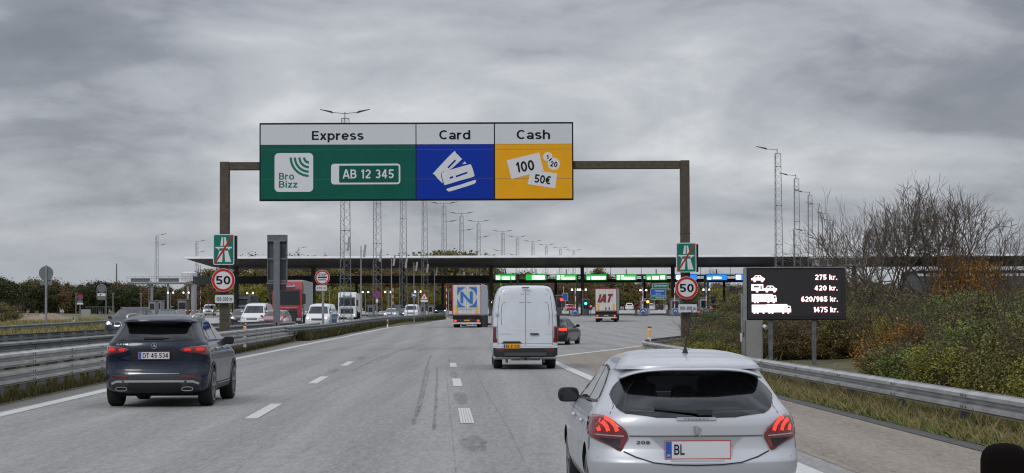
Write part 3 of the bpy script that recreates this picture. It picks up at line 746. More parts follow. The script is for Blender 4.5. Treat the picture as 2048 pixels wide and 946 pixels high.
text('badge_text', 'Bizz', U(237), VV(237, 509), U(293) - U(182), V(490) - V(530), flat(Y2), 'sign_green_dark', sg, bold=.02)
fl(rrect(U(493), U(907), VV(700, 508), VV(700, 385), .13), Y1, 'plate_symbol', 'sign_white2')
fl(rrect(U(541), U(897), VV(719, 497), VV(719, 396), .05), Y2, 'plate_symbol_field', 'sign_green')
text('plate_symbol_text', 'AB 12 345', U(715), VV(715, 446), U(868) - U(563), V(418) - V(474), flat(Y3), 'sign_white2', sg, t=.16)
# two bank cards
fl(smoothpoly(UP([(1222, 316), (1240, 320), (1272, 352), (1272, 360), (1205, 418), (1160, 432), (1150, 450), (1160, 496), (1150, 492), (1108, 446), (1108, 436)]), 3), Y1, 'card_symbol', 'sign_white2')
fl(UP([(1234, 358), (1240, 366), (1195, 412), (1188, 405)]), Y2, 'card_symbol', 'sign_blue')
fl(UP([(1293, 370), (1303, 384), (1277, 386)]), Y1, 'card_symbol', 'sign_white2')
fl(smoothpoly(UP([(1165, 432), (1240, 410), (1318, 388), (1332, 394), (1349, 448), (1340, 462), (1262, 484), (1178, 510), (1168, 502), (1154, 448)]), 2), Y1, 'card_symbol', 'sign_white2')
fl(UP([(1237, 455), (1306, 431), (1309, 440), (1240, 465)]), Y2, 'card_symbol', 'sign_blue')
fl(UP([(1201, 464), (1221, 457), (1224, 467), (1204, 474)]), Y2, 'card_symbol', 'sign_blue')
fl(smoothpoly(UP([(1186, 532), (1268, 508), (1352, 480), (1358, 490), (1346, 504), (1270, 528), (1206, 548), (1190, 545)]), 2), Y1, 'card_symbol', 'sign_white2')
# notes and coins
fl(UP([(1543, 363), (1738, 315), (1764, 424), (1572, 474)]), Y1, 'note_symbol', 'sign_white2')
fl(UP([(1687, 420), (1845, 440), (1833, 529), (1668, 504)]), Y1 - .002, 'note_symbol', 'sign_white2')
def disc(cx, cz, rr, y, name, m_, par=sg, n=28): return fl([(cx + rr * math.cos(2 * PI * k / n), cz + rr * math.sin(2 * PI * k / n)) for k in range(n)], y, name, m_, par)
S1 = SW / 1870
disc(U(1789), VV(1789, 340), 28 * S1, Y1, 'coin_symbol', 'sign_white2'); disc(U(1825), VV(1825, 383), 37 * S1, Y1, 'coin_symbol', 'sign_white2')
text('note_text', '100', U(1653), VV(1653, 397), 108 * S1, 62 * S1, flat(Y3), 'sign_black', sg, bold=.03, rot=rad(9))
text('note_text', '50€', U(1758), VV(1758, 475), 96 * S1, 50 * S1, flat(Y3), 'sign_black', sg, bold=.03, rot=rad(-8))
text('coin_text', '5', U(1789), VV(1789, 341), 12 * S1, 22 * S1, flat(Y3), 'sign_black', sg, bold=.02)
text('coin_text', '20', U(1825), VV(1825, 384), 42 * S1, 32 * S1, flat(Y3), 'sign_black', sg, bold=.03, rot=rad(-8))
for v_ in (300, 476):
    for a, b, m_ in cols: MB().box(U(a), U(b), -.0145, -.0125, VV(900, v_) - .006, VV(900, v_) + .006).build('panel_seam', 'seam', sg)
mb = MB()
for k in range(7): mb.box(-SW / 2 + SW * (k + .5) / 7 - .05, -SW / 2 + SW * (k + .5) / 7 + .05, .12, .25, -SH / 2 + .1, SH / 2 - .1)
mb.build('bracket', 'galv_dark', sg)

# ------------------------------------------------------------------ small road signs
def round_sign(name, label, px, py, dpx, Y, text1=None, group=None, off=.35, cat='speed sign', back=False):
    p = P(px, py, Y); R_ = dpx / 2 / sc_at(Y)
    t = thing(name, label, cat, (p.x, Y - off, p.z), 0, group)
    MB().tube((0, 0, 0), (0, .03, 0), R_, n=36).build('sign_face', 'sign_back' if back else 'sign_white2', t)
    if not back:
        MB().ring(0, 0, R_ * .965, R_ * .77, -.012, -.004).build('red_ring', 'sign_red', t)
    return t, R_
def motorway_end(label, px, py, w, h, Y):
    p = P(px, py, Y); k = sc_at(Y); w /= k; h /= k
    t = thing('motorway_sign', label, 'road sign', (p.x, Y - .36, p.z), 0, 'end of motorway signs')
    MB().prism(rrect(-w / 2, w / 2, -h / 2, h / 2, .07), lambda a, b, d: (a, d, b), 0, .05).build('sign_face', 'sign_white2', t)
    e_ = .035; fl(rrect(-w / 2 + e_, w / 2 - e_, -h / 2 + e_, h / 2 - e_, .05), -.006, 'green_field', 'sign_green_dark', t)
    X = lambda a: a * w / 140; Z = lambda b: b * h / 210
    P_ = lambda pts: [(X(a), Z(b)) for a, b in pts]
    for s_ in (-1, 1):
        fl(P_([(3 * s_, 85), (13 * s_, 85), (23 * s_, 25), (4 * s_, 25)]), -.012, 'motorway_symbol', 'sign_white2', t)
        fl(P_([(5 * s_, -8), (28 * s_, -8), (50 * s_, -85), (10 * s_, -85)]), -.012, 'motorway_symbol', 'sign_white2', t)
    fl(P_([(-55, 18), (55, 18), (55, 8), (40, 8), (38, -2), (30, -2), (28, 8), (-28, 8), (-30, -2), (-38, -2), (-40, 8), (-55, 8)]), -.012, 'motorway_symbol', 'sign_white2', t)
    fl(P_([(-66, -96), (-54, -98), (66, 96), (54, 98)]), -.018, 'red_bar', 'sign_red', t)
    MB().box(w / 2 - .05, w / 2 + .09, .06, .30, -h / 2 + .02, h / 2 - .06).build('bracket', 'sign_black', t)
def plate_sign(name, label, px, py, w, h, Y, s_, group=None, m_='sign_white', tm='sign_black', off=.34, tw=.84, th=.46, cat='sign plate'):
    p = P(px, py, Y); k = sc_at(Y); w /= k; h /= k
    t = thing(name, label, cat, (p.x, Y - off, p.z), 0, group)
    MB().prism(rrect(-w / 2, w / 2, -h / 2, h / 2, min(w, h) * .12), lambda a, b, d: (a, d, b), 0, .025).build('plate', m_, t)
    if s_: text('plate_text', s_, 0, 0, w * tw, h * th, flat(-.008), tm, t, bold=.01, spacing=1.15)
    return t
motorway_end('green end-of-motorway sign on the left brown column of the gantry', 450, 499.5, 42, 61, 79.9)
motorway_end('green end-of-motorway sign on the right brown column of the gantry', 1371, 515.5, 40, 59, 79.9)
for px, py, d_, side in ((449, 560.5, 46.5, 'left'), (1372, 576, 45.5, 'right')):
    t, R_ = round_sign('speed_sign', 'round 50 speed limit sign on the %s brown column below the green sign' % side, px, py, d_, 79.9, group='50 speed limit signs')
    text('number', '50', 0, 0, R_ * 1.22, R_ * .72, flat(-.012), 'sign_black', t, bold=.03)
plate_sign('distance_plate', 'small white 100-300 m plate under the left 50 sign', 451, 598, 37, 16, 79.9, '100-300 m', '100-300 m plates')
plate_sign('distance_plate', 'small white 100-300 m plate under the right 50 sign', 1374, 616.5, 37, 16, 79.9, '100-300 m', '100-300 m plates')

def post(px, Y, ztop, r_=.05, m_='galv', name='sign_post', label='', base=None):
    x = XA(px, Y); o = MB().tube((0, 0, -.3), (0, 0, ztop - (base or 0)), r_, n=8).build(name, m_, smooth=True); o.location = (x, Y, base or 0); return tag(o, label, 'post')
# STOP KONTROL
Yk = 131.0; ztop = P(645, 545, Yk).z
post(646, Yk, ztop, .085, 'galv', label='grey pole of the STOP KONTROL sign standing at the end of the barrier', base=g(Yk))
t, R_ = round_sign('control_sign', 'round red-ringed STOP KONTROL sign on the pole in the median', 645, 555, 30, Yk, off=.12, cat='road sign')
text('sign_text', 'STOP', 0, R_ * .36, R_ * 1.05, R_ * .34, flat(-.012), 'sign_black', t, bold=.02)
MB().box(-R_ * .6, R_ * .6, -.012, -.004, -R_ * .06, R_ * .12).build('bar', 'sign_black', t)
text('sign_text', 'KONTROL', 0, -R_ * .3, R_ * 1.08, R_ * .24, flat(-.012), 'sign_black', t, bold=.02)
plate_sign('distance_plate', 'small white 250 m plate below the STOP KONTROL sign', 643, 576, 22, 10.5, Yk, '250 m', off=.12, th=.42)
# back of the big information sign in the median
Yb = 104.0; k_ = sc_at(Yb); p = P(555, 519, Yb)
t = thing('information_sign', 'tall dark sign seen from behind on a thick galvanised post in the median', 'road sign', (p.x, Yb, g(Yb)))
zc = p.z - g(Yb); w, h = 40 / k_, 97 / k_
mb = MB().box(-w / 2, w / 2, 0, .02, zc - h / 2, zc + h / 2); mb.build('panel', 'panel_dark', t)
mb = MB()
for x in (-w / 2, w / 2 - .05): mb.box(x, x + .05, -.12, -.002, zc - h / 2, zc + h / 2)
mb.box(-w / 2, w / 2, -.16, -.002, zc + h / 2 - .30, zc + h / 2 + .02)
mb.build('frame', 'galv_dark', t)
mb = MB()
for dz in (-h / 2 + .12, 0, h / 2 - .34): MB().box(-w / 2 + .06, w / 2 - .06, -.20, -.17, zc + dz, zc + dz + .08).build('cross_rail', 'sign_back', t)
MB().box(-w / 2 - .02, w / 2 + .02, -.3, -.05, zc - h / 2 - .02, zc - h / 2 + .06).build('cross_rail', 'sign_back', t)
MB().box(-w / 2 + .04, w / 2 - .04, -.28, -.1, zc - h / 2 - .36, zc - h / 2 - .03).build('control_box', 'plastic', t)
bev(MB().box(-.17, .17, -.42, -.21, -.3, zc + h / 2 - .35).build('post', 'sign_back', t), .02, 1)
MB().box(-.04, .04, -.43, -.422, .9, 1.15).build('hatch', 'plastic', t)

def back_round(label, px, py, d_, Y, pole_px, polew, plate=None):
    p = P(px, py, Y); x = XA(pole_px, Y); zb = g(Y) + (lift(Y) if px < 300 else 0)
    t = thing('road_sign', label, 'road sign', (x, Y, zb)); R_ = d_ / 2 / sc_at(Y); zc = p.z - zb; dx = p.x - x
    MB().tube((dx, .02, zc), (dx, .05, zc), R_, n=28).build('sign_face', 'sign_back', t)
    MB().tube((0, 0, -.2), (0, 0, zc + R_ + .05), polew / 2 / sc_at(Y), n=10).build('post', 'galv', t, smooth=True)
    if plate: MB().box(dx - plate[0] / 2 / sc_at(Y), dx + plate[0] / 2 / sc_at(Y), .02, .05, zc - R_ - plate[1] / sc_at(Y), zc - R_ - .03).build('lower_plate', 'sign_back', t)
back_round('back of a round grey sign on a stout pole on the far left grass', 92, 546.5, 29, 150, 92, 4.6, (24, 9))
# arch-framed sign with round back and white plate
Ya = 165; k_ = sc_at(Ya); x = XA(203, Ya); zb = .3
t = thing('arch_sign', 'arch-topped grey frame holding a round sign back and a white dotted plate', 'road sign', (x, Ya, zb))
z = lambda py: P(203, py, Ya).z - zb
hw = 9 / k_
mb = MB(); n = 14
pts = [(-hw, z(597))] + [(-hw * math.cos(PI * k / n), z(578) + hw * math.sin(PI * k / n)) for k in range(n + 1)] + [(hw, z(597))]
for i in range(len(pts) - 1): mb.tube((pts[i][0], 0, pts[i][1]), (pts[i + 1][0], 0, pts[i + 1][1]), .035, n=6)
mb.tube((hw, 0, z(599)), (hw, 0, -.3), .04, n=6); mb.tube((-hw, 0, z(599)), (hw, 0, z(599)), .03, n=6); mb.build('frame', 'galv', t)
MB().tube((0, -.02, z(578)), (0, .01, z(578)), 7.6 / k_, n=24).build('round_panel', 'sign_back', t)
MB().box(-hw + .05, hw - .05, -.02, .01, z(592.5), z(586.5)).build('white_plate', 'sign_white2', t)
MB().tube((-.1, -.03, z(589.5)), (-.1, -.021, z(589.5)), .07, n=10).build('dot', 'sign_black', t)
MB().box(-hw + .05, hw - .05, -.02, .01, z(598.5), z(593.5)).build('lower_panel', 'sign_back', t)
# no-stopping signs
def nostop(label, px, py, d_, Y, zb, plates=(), grp='no-stopping signs'):
    p = P(px, py, Y); k_ = sc_at(Y); t = thing('no_stopping_sign', label, 'road sign', (p.x, Y, zb), 0, grp); zc = p.z - zb; R_ = d_ / 2 / k_
    MB().tube((0, 0, zc), (0, .03, zc), R_, n=24).build('sign_face', 'road_blue', t)
    MB().ring(0, zc, R_, R_ * .8, -.015, -.003, 24).build('red_ring', 'sign_red', t)
    mb = MB()
    for s_ in (-1, 1): mb.bar((-R_ * .56 * s_, -.01, zc - R_ * .56), (R_ * .56 * s_, -.01, zc + R_ * .56), .012, R_ * .2)
    mb.build('red_cross', 'sign_red', t)
    for w_, y0, y1, m_ in plates: MB().box(-w_ / 2 / k_, w_ / 2 / k_, -.01, .02, P(px, y1, Y).z - zb, P(px, y0, Y).z - zb).build('sub_plate', m_, t)
    MB().tube((0, .06, -.3), (0, .06, zc + R_ * .5), .05, n=7).build('post', 'galv', t)
nostop('blue no-stopping disc with red cross between two lattice masts', 754, 589, 15.5, 190, .2, ((4.5, 598, 605, 'sign_white2'),))
nostop('purple-red no-stopping disc with white plates on the far left grass', 160, 594, 11.5, 215, .3, ((10, 600.5, 605, 'sign_back'), (12, 605.5, 609, 'sign_white2')))
nostop('tiny no-stopping disc beside the far left white van', 417, 604, 6, 330, .9)
# narrowing triangle
Yt = 236; k_ = sc_at(Yt); p = P(848.5, 594, Yt)
t = thing('warning_sign', 'red triangle warning sign with a small white plate in front of the white oncoming van', 'road sign', (p.x, Yt, g(Yt))); zc = p.z - g(Yt)
def tri(s_): return [(-s_ * 9.6 / k_, zc - s_ * 6.5 / k_), (s_ * 9.6 / k_, zc - s_ * 6.5 / k_), (0, zc + s_ * 10.5 / k_)]
fl(tri(1), 0, 'red_triangle', 'sign_red', t); fl(tri(.66), -.008, 'white_field', 'sign_white2', t)
for s_ in (-1, 1): fl([(s_ * .03, zc - .16), (s_ * .11, zc - .16), (s_ * .05, zc + .14), (s_ * .015, zc + .14)], -.014, 'lane_symbol', 'sign_black', t)
MB().box(-7 / k_, 7 / k_, -.006, .01, P(848, 604, Yt).z - g(Yt), P(848, 600, Yt).z - g(Yt)).build('lower_plate', 'sign_white2', t)
MB().tube((0, .06, -.3), (0, .06, zc), .05, n=7).build('post', 'galv', t)
# small blue signs
def blue_sign(label, px, py, w_, h_, Y, lines=(), grp=None, mtl='road_blue', pole=True):
    p = P(px, py, Y); k_ = sc_at(Y); t = thing('direction_sign', label, 'road sign', (p.x, Y, g(Y)), 0, grp); zc = p.z - g(Y)
    MB().box(-w_ / 2 / k_, w_ / 2 / k_, 0, .06, zc - h_ / 2 / k_, zc + h_ / 2 / k_).build('panel', mtl, t)
    mb = MB(); e_ = .6 / k_
    for a, b, c, d_ in ((-w_ / 2, w_ / 2, h_ / 2 - .6, h_ / 2), (-w_ / 2, w_ / 2, -h_ / 2, -h_ / 2 + .6), (-w_ / 2, -w_ / 2 + .6, -h_ / 2, h_ / 2), (w_ / 2 - .6, w_ / 2, -h_ / 2, h_ / 2)):
        mb.box(a / k_, b / k_, -.02, -.003, zc + c / k_, zc + d_ / k_)
    mb.build('border', 'sign_white', t)
    for s_, cx_, cy_, tw_, th_ in lines: text('sign_text', s_, cx_ / k_, zc + cy_ / k_, tw_ / k_, th_ / k_, flat(-.03), 'sign_white2', t, bold=.02)
    if pole:
        for s_ in ((-1, 1) if w_ > 12 else (0,)): MB().tube((s_ * w_ * .35 / k_, .1, -.3), (s_ * w_ * .35 / k_, .1, zc), .06, n=6).build('post', 'galv', t)
    return t
t = blue_sign('small square blue service sign on a pole left of the red warning triangle', 828, 590, 9, 9, 205)
fl([(-.15, P(828, 592, 205).z - g(205)), (.2, P(828, 592.5, 205).z - g(205)), (.16, P(828, 589.5, 205).z - g(205)), (-.05, P(828, 588, 205).z - g(205)), (-.2, P(828, 589, 205).z - g(205))], -.03, 'pictogram', 'sign_white2', t)
t = blue_sign('tall blue lane sign with white stripes beyond the red traffic light', 1130.5, 594, 11, 16, 372)
fl([(-.35, g(372) + 2.6), (-.28, g(372) + 2.6), (-.28, g(372) + 3.8), (-.35, g(372) + 3.8)], -.03, 'lane_symbol', 'sign_white2', t)
blue_sign('dark green motorway direction sign above the blue one beyond the toll lanes', 1320.5, 572.5, 32, 11, 420, (('E20 København', 1, 1.2, 25, 3.4),), mtl='sign_green_dark')
blue_sign('blue Halsskov direction sign between two green ones beyond the toll lanes', 1316.5, 584, 31, 13.5, 405, (('Halsskov', 3, 2.4, 18, 3.2), ('150 m', 0, -3.6, 10, 2.6)), pole=False)
blue_sign('low green direction sign directly under the blue one beyond the toll lanes', 1317, 595.5, 31, 7, 405, (('Korsør Ø', 3, 0, 17, 2.8),), mtl='sign_green_dark')
blue_sign('small blue square sign at the right of the fourth toll island', 1427, 600, 10, 14, 345, (('275', 0, 2, 6, 3),))

# ------------------------------------------------------------------ price board on the right
Yp = 55.0; kp = sc_at(Yp)
p0 = P(1494, 638, Yp); p1 = P(1692, 640, Yp); zt_ = P(1590, 536, Yp).z; zb_ = P(1590, 640, Yp).z
cxp = (p0.x + p1.x) / 2; wp = p1.x - p0.x; hp = zt_ - zb_; zcp = (zt_ + zb_) / 2; zg = bankz(cxp, Yp)
t = thing('price_board', 'black electronic price board showing four toll prices in kroner with vehicle symbols', 'price board', (cxp, Yp, zg), 0)
zc = zcp - zg
bev(MB().box(-wp / 2, wp / 2, 0, .30, zc - hp / 2, zc + hp / 2).build('housing', 'board_black', t), .03, 1)
sc_o = MB().box(-wp / 2 + .09, wp / 2 - .13, -.012, -.002, zc - hp / 2 + .10, zc + hp / 2 - .08).build('screen', 'screen_black', t)
MB().box(-wp / 2 - .02, wp / 2, -.01, .32, zc + hp / 2 + .003, zc + hp / 2 + .03).build('top_trim', 'galv', t)
MB().box(-wp / 2 - .07, -wp / 2 - .004, -.01, .30, zc - hp / 2, zc + hp / 2).build('side_trim', 'galv', t)
mb = MB()
for px in (1542, 1629):
    x = XA(px, Yp) - cxp; b = MB().box(x - .055, x + .055, .08, .22, -.6, zc - hp / 2 - .003); b.build('leg', 'galv_dark', t)
# crop coordinates -> board local (crop scale 4.3, origin 1460,520)
def BX(cx_): return XA(1460 + cx_ / 4.3, Yp) - cxp
def BZ(cy_): return P(1590, 520 + cy_ / 4.3, Yp).z - zg
yb = -.02
for s_, a, b, c, d_ in (('275 kr.', 735, 922, 127, 172), ('420 kr.', 728, 924, 221, 264), ('620/985 kr.', 613, 926, 313, 361), ('1475 kr.', 718, 928, 405, 452)):
    cx_, cz_ = (BX(a) + BX(b)) / 2, (BZ(c) + BZ(d_)) / 2
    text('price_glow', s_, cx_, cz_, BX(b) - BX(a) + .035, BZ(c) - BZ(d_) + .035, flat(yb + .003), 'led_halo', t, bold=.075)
    text('price_text', s_, cx_, cz_, BX(b) - BX(a), BZ(c) - BZ(d_), flat(yb), 'led_pink', t, bold=.03)
def lp(poly, y=yb, m_='led_pink'): return [(BX(a), BZ(b)) for a, b in poly]
def lpoly(polys, name):
    mb = MB(); hb = MB()
    for po in polys:
        q_ = lp(po); mb.prism(q_, lambda a, b, d: (a, yb + d, b), 0, .003)
        cx_ = sum(a for a, b in q_) / len(q_); cz_ = sum(b for a, b in q_) / len(q_)
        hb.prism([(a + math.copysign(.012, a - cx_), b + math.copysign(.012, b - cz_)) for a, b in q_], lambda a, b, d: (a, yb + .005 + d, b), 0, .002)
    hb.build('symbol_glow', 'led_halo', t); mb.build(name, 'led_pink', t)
def circ(cx_, cy_, rr): return [(cx_ + rr * math.cos(2 * PI * k / 12), cy_ + rr * math.sin(2 * PI * k / 12)) for k in range(12)]
def carpoly(ox_, oy): return [[(ox_, oy + 42), (ox_, oy + 26), (ox_ + 18, oy + 22), (ox_ + 34, oy + 2), (ox_ + 78, oy + 2), (ox_ + 92, oy + 18), (ox_ + 114, oy + 26), (ox_ + 114, oy + 42), (ox_ + 60, oy + 44)], circ(ox_ + 28, oy + 48, 11), circ(ox_ + 92, oy + 48, 11)]
lpoly(carpoly(186, 130), 'car_symbol')
lpoly([[(186, 208), (286, 208), (288, 262), (186, 262)], circ(234, 268, 10)] + carpoly(290, 219), 'car_with_caravan_symbol')
lpoly([[(188, 293), (365, 293), (366, 302), (394, 304), (400, 330), (400, 358), (188, 358)], circ(215, 360, 9), circ(240, 360, 9), circ(330, 360, 9), circ(376, 360, 10)], 'truck_symbol')
lpoly([[(188, 384), (308, 384), (308, 448), (188, 448)], [(313, 380), (490, 380), (492, 392), (518, 396), (524, 420), (524, 448), (313, 448)]] + [circ(a, 451, 9) for a in (210, 237, 288, 338, 364, 456, 500)], 'truck_with_trailer_symbol')
mb = MB()
for po in ([(221, 137), (239, 137), (239, 150), (212, 150)], [(247, 137), (261, 137), (271, 150), (247, 150)], [(325, 226), (343, 226), (343, 239), (316, 239)], [(351, 226), (365, 226), (375, 239), (351, 239)], [(203, 222), (250, 222), (250, 236), (203, 236)], [(262, 218), (274, 218), (274, 254), (262, 254)], [(374, 310), (392, 312), (394, 326), (374, 326)], [(496, 398), (514, 402), (516, 416), (496, 416)]):
    mb.prism(lp(po), lambda a, b, d: (a, yb - .006 + d, b), 0, .003)
mb.build('symbol_window', 'screen_black', t)
# grey control cabinet below-left of the board
Yc = 57.0; xc = XA(1507, Yc); zg2 = bankz(xc, Yc); ztc = P(1507, 641, Yc).z - zg2 + .9
t = thing('control_cabinet', 'tall pale grey control cabinet behind the left end of the price board', 'cabinet', (xc, Yc, zg2)); kk = sc_at(Yc)
bev(MB().box(-16 / kk, 18 / kk, 0, .5, -.5, ztc).build('housing', 'cabinet', t), .015, 1)
MB().box(-23 / kk, -16.5 / kk, -.02, .3, -.5, ztc - .1).build('side_post', 'galv', t)
MB().box(-21 / kk, -19 / kk, -.03, -.021, P(1487, 674, Yc).z - zg2, P(1487, 664, Yc).z - zg2).build('latch', 'plastic', t)
MB().box(-26.5 / kk, -23.2 / kk, -.02, .1, P(1487, 683, Yc).z - zg2, P(1487, 666, Yc).z - zg2).build('label_strip', 'plate_white', t)
cm = MB().tube((20 / kk, -.02, P(1, 657, Yc).z - zg2), (24.5 / kk, -.12, P(1, 661, Yc).z - zg2), .05, .065, 8); cm.build('camera_head', 'white_paint', t)

# ------------------------------------------------------------------ lattice lighting masts
def mast_template(nm, seed=0):
    r = thing(nm, '', 'lighting mast')
    H = 19.4; w0, w1 = .62, .40
    mb = MB(); rings = 26
    def leg(k, z): a = rad(90 + 120 * k + 14); q_ = w0 + (w1 - w0) * z / H; return (q_ * math.cos(a), q_ * math.sin(a), z)
    for k in range(3): mb.tube(leg(k, -.4), leg(k, H), .042, .034, 5)
    for i in range(rings):
        za, zb_ = H * i / rings, H * (i + 1) / rings
        for k in range(3):
            a, b = (k, (k + 1) % 3) if i % 2 else ((k + 1) % 3, k)
            mb.tube(leg(a, za), leg(b, zb_), .017, n=3, cap=False)
            if i % 6 == 0: mb.tube(leg(k, za), leg((k + 1) % 3, za), .03, n=4, cap=False)
    for k in range(3): mb.tube(leg(k, H), leg((k + 1) % 3, H), .03, n=4)
    mb.build('lattice_tower', 'mast_steel', r); return r
def lamp_arm(root, z, dirs, ln=1.35, name='lamp_arm'):
    for s_ in dirs:
        a = MB().tube((0, 0, z), (s_ * ln, 0, z + .13), .03, n=5); ar = a.build(name, 'mast_dark', root)
        h = MB().prism([(s_ * (ln - .25), z + .02), (s_ * (ln - .1), z + .24), (s_ * (ln + .3), z + .30), (s_ * (ln + 1.0), z + .42), (s_ * (ln + 1.0), z + .38), (s_ * (ln + .1), z + .12)][::1], lambda a_, b_, d_: (a_, d_, b_), -.13, .13)
        h.build('lamp_head', 'mast_dark', ar)
def mast(px, ytop, scl, label, heads=(-1, 1), low=None, lowz=15.6, panel=None, grp='lattice lighting masts'):
    Y = F / scl; x = XA(px, Y); r = mast_template('lighting_mast'); r.location = (x, Y, g(Y)); r['label'] = label; r['group'] = grp
    ztop = P(px, ytop, Y).z - g(Y); s_ = ztop / 20.0
    mb = MB().tube((0, 0, 19.4), (0, 0, 20.0), .04, n=5); mb.build('head_stub', 'mast_dark', r)
    lamp_arm(r, 19.85, heads)
    if low: lamp_arm(r, lowz, low)
    if panel:
        zc = (P(px, panel[1], Y).z - g(Y)) / s_; dx = panel[0]
        MB().prism([(dx - .13, zc - .65), (dx + .11, zc - .63), (dx + .27, zc + .65), (dx + .03, zc + .65)] if dx > 0 else [(dx + .13, zc - .65), (dx - .11, zc - .63), (dx - .27, zc + .65), (dx - .03, zc + .65)], lambda a_, b_, d_: (a_, -.7 + d_, b_), -.03, .03).build('reflector_panel', 'cabinet', r)
        MB().bar((0, -.35, zc), (dx, -.66, zc), .05, .05).build('panel_bracket', 'mast_steel', r)
    r.scale = (1, 1, s_)
    return r
ordn = ['nearest', 'second', 'third', 'fourth', 'fifth', 'sixth', 'seventh', 'eighth', 'ninth', 'tenth', 'eleventh', 'twelfth', 'thirteenth', 'fourteenth']
row = [(690, 224, 21.3, (.35, 488)), (754, 291, 17.7, (.38, 512)), (806, 337, 15.2, (.4, 527)), (849, 372, 13.3, (.42, 537)), (888, 406, 11.8, (.42, 545)),
       (923, 426, 10.7, (.42, 550)), (957, 442, 9.85, (.42, 555)), (1006, 462, 8.75, (-.4, 568)), (1035, 473, 8.2, None), (1066, 482, 7.7, None), (1093, 489, 7.3, None), (1121, 495, 6.95, None), (1148, 500, 6.65, None)]
for i, (px, yt, sc_, pan) in enumerate(row):
    low = None
    if i in (4, 5, 6): low = (1,)
    if i >= 7: low = (-1,)
    mast(px, yt, sc_, '%s double-headed lattice mast of the central row, counted from the big sign' % ordn[i] if i else 'tall double-headed lattice mast rising behind the Express field of the big sign', (-1, 1), low, 17.0 - .1 * i if i < 7 else 15.0, pan)
rrow = [(1557, 297, 17.9, None), (1594, 349, 14.8, None), (1621, 383, 13.0, (-1,)), (1641, 407, 11.7, (-1,)), (1658, 426, 10.4, (-1,)), (1669, 440, 9.8, None)]
for i, (px, yt, sc_, low) in enumerate(rrow):
    mast(px, yt, sc_, '%s single-armed lattice mast of the right row above the price board' % (ordn[i] if i else 'tallest and nearest'), (-1,), low, 13.6, None, 'right row of lattice masts')
mast(313, 469, 8.4, 'single-armed lattice mast above the far left toll gantry', (1,), (1,), 17.2, None, 'left lattice masts')
mast(393, 482, 7.6, 'slender lattice mast just left of the canopy end', (1,), (1,), 16.8, None, 'left lattice masts')
mast(597, 495, 7.4, 'small distant lattice mast right of the tall sign back', (1,), None, 16.8, None, 'left lattice masts')
# thin distant radio mast
Y = 900; o = MB().tube((0, 0, 0), (0, 0, P(233, 527, Y).z), .6, .3, 5).build('radio_mast', 'mast_steel'); o.location = (XA(233, Y), Y, 0); tag(o, 'faint thin radio mast on the horizon above the left pine wood', 'mast')
# slim poles with pale tilted panels
for i, (px, pp, Y, yt) in enumerate([(722, (729, 502), 199, 492), (783, (788, 521), 235, 514), (828, (833, 533), 271, 525), (869, (873, 543), 308, 535), (907, (911, 549), 343, 541), (941, (944, 554), 375, 548)]):
    x = XA(px, Y); zb_ = g(Y); t = thing('panel_pole', '%s slim pole with a pale tilted panel between the central lattice masts' % ordn[i], 'pole', (x, Y, zb_), 0, 'slim poles with tilted panels')
    z = lambda py: P(px, py, Y).z - zb_
    MB().tube((0, 0, -.3), (0, 0, z(yt)), .085, .05, 7).build('pole', 'galv', t, smooth=True)
    dx = (pp[0] - px) / sc_at(Y); zc = z(pp[1])
    MB().prism([(dx - .17, zc - .65), (dx + .07, zc - .63), (dx + .23, zc + .65), (dx - .01, zc + .65)], lambda a_, b_, d_: (a_, d_, b_), -.03, .03).build('reflector_panel', 'cabinet', t)
    MB().bar((0, 0, zc), (dx, 0, zc), .05, .05).build('panel_bracket', 'mast_steel', t)
# cctv pole on the right
Y = 215; x = XA(1589, Y); t = thing('camera_pole', 'thin pole with a white dome camera beside the second right mast', 'camera pole', (x, Y, g(Y))); zt0 = P(1589, 459, Y).z - g(Y)
MB().tube((0, 0, -.3), (0, 0, zt0), .09, .06, 7).build('pole', 'galv_dark', t)
MB().tube((0, 0, zt0 - .1), (-.5, 0, zt0 - .05), .03, n=5).build('arm', 'white_paint', t)
MB().tube((-.5, 0, zt0 - .3), (-.5, 0, zt0), .15, .12, 8).build('dome_camera', 'white_paint', t)

# ------------------------------------------------------------------ toll canopy, footbridge, portals
t = thing('toll_canopy', 'very long flat toll canopy with thin white edge and dark underside across the plaza', 'canopy', (0, 320, 0))
XL0, XR0 = XA(372, 306, 517), XA(1640, 306)
zA = P(1024, 511.5, 306).z; zB = P(1024, 515.5, 306).z; zC = P(1024, 532, 318).z
XR1 = XL0 + 210
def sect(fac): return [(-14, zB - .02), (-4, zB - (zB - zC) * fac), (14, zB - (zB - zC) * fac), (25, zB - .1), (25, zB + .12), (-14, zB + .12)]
mb = MB(); st = [(XL0, .02), (XL0 + 2.2, .9), (XL0 + 2.6, 1)] + [(XL0 + 15 * k, 1) for k in range(1, 15)]
vs = []
for x, f_ in st:
    for yy, zz_ in sect(f_): vs.append((x, yy, zz_))
mb.add(vs, [(i * 6 + k, i * 6 + (k + 1) % 6, (i + 1) * 6 + (k + 1) % 6, (i + 1) * 6 + k) for i in range(len(st) - 1) for k in range(6)] + [tuple(range(6)), tuple(range((len(st) - 1) * 6, len(st) * 6))])
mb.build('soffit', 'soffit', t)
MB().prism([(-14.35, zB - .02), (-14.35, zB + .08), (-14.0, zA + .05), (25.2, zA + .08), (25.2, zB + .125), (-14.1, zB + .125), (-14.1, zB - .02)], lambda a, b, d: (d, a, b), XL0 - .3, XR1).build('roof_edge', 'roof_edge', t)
mb = MB()
for k in range(28): mb.box(XL0 + 3.5 + 7.5 * k, XL0 + 3.6 + 7.5 * k, -3.9, 13.8, zC - .03, zC - .004)
mb.build('soffit_joint', 'plastic', t)
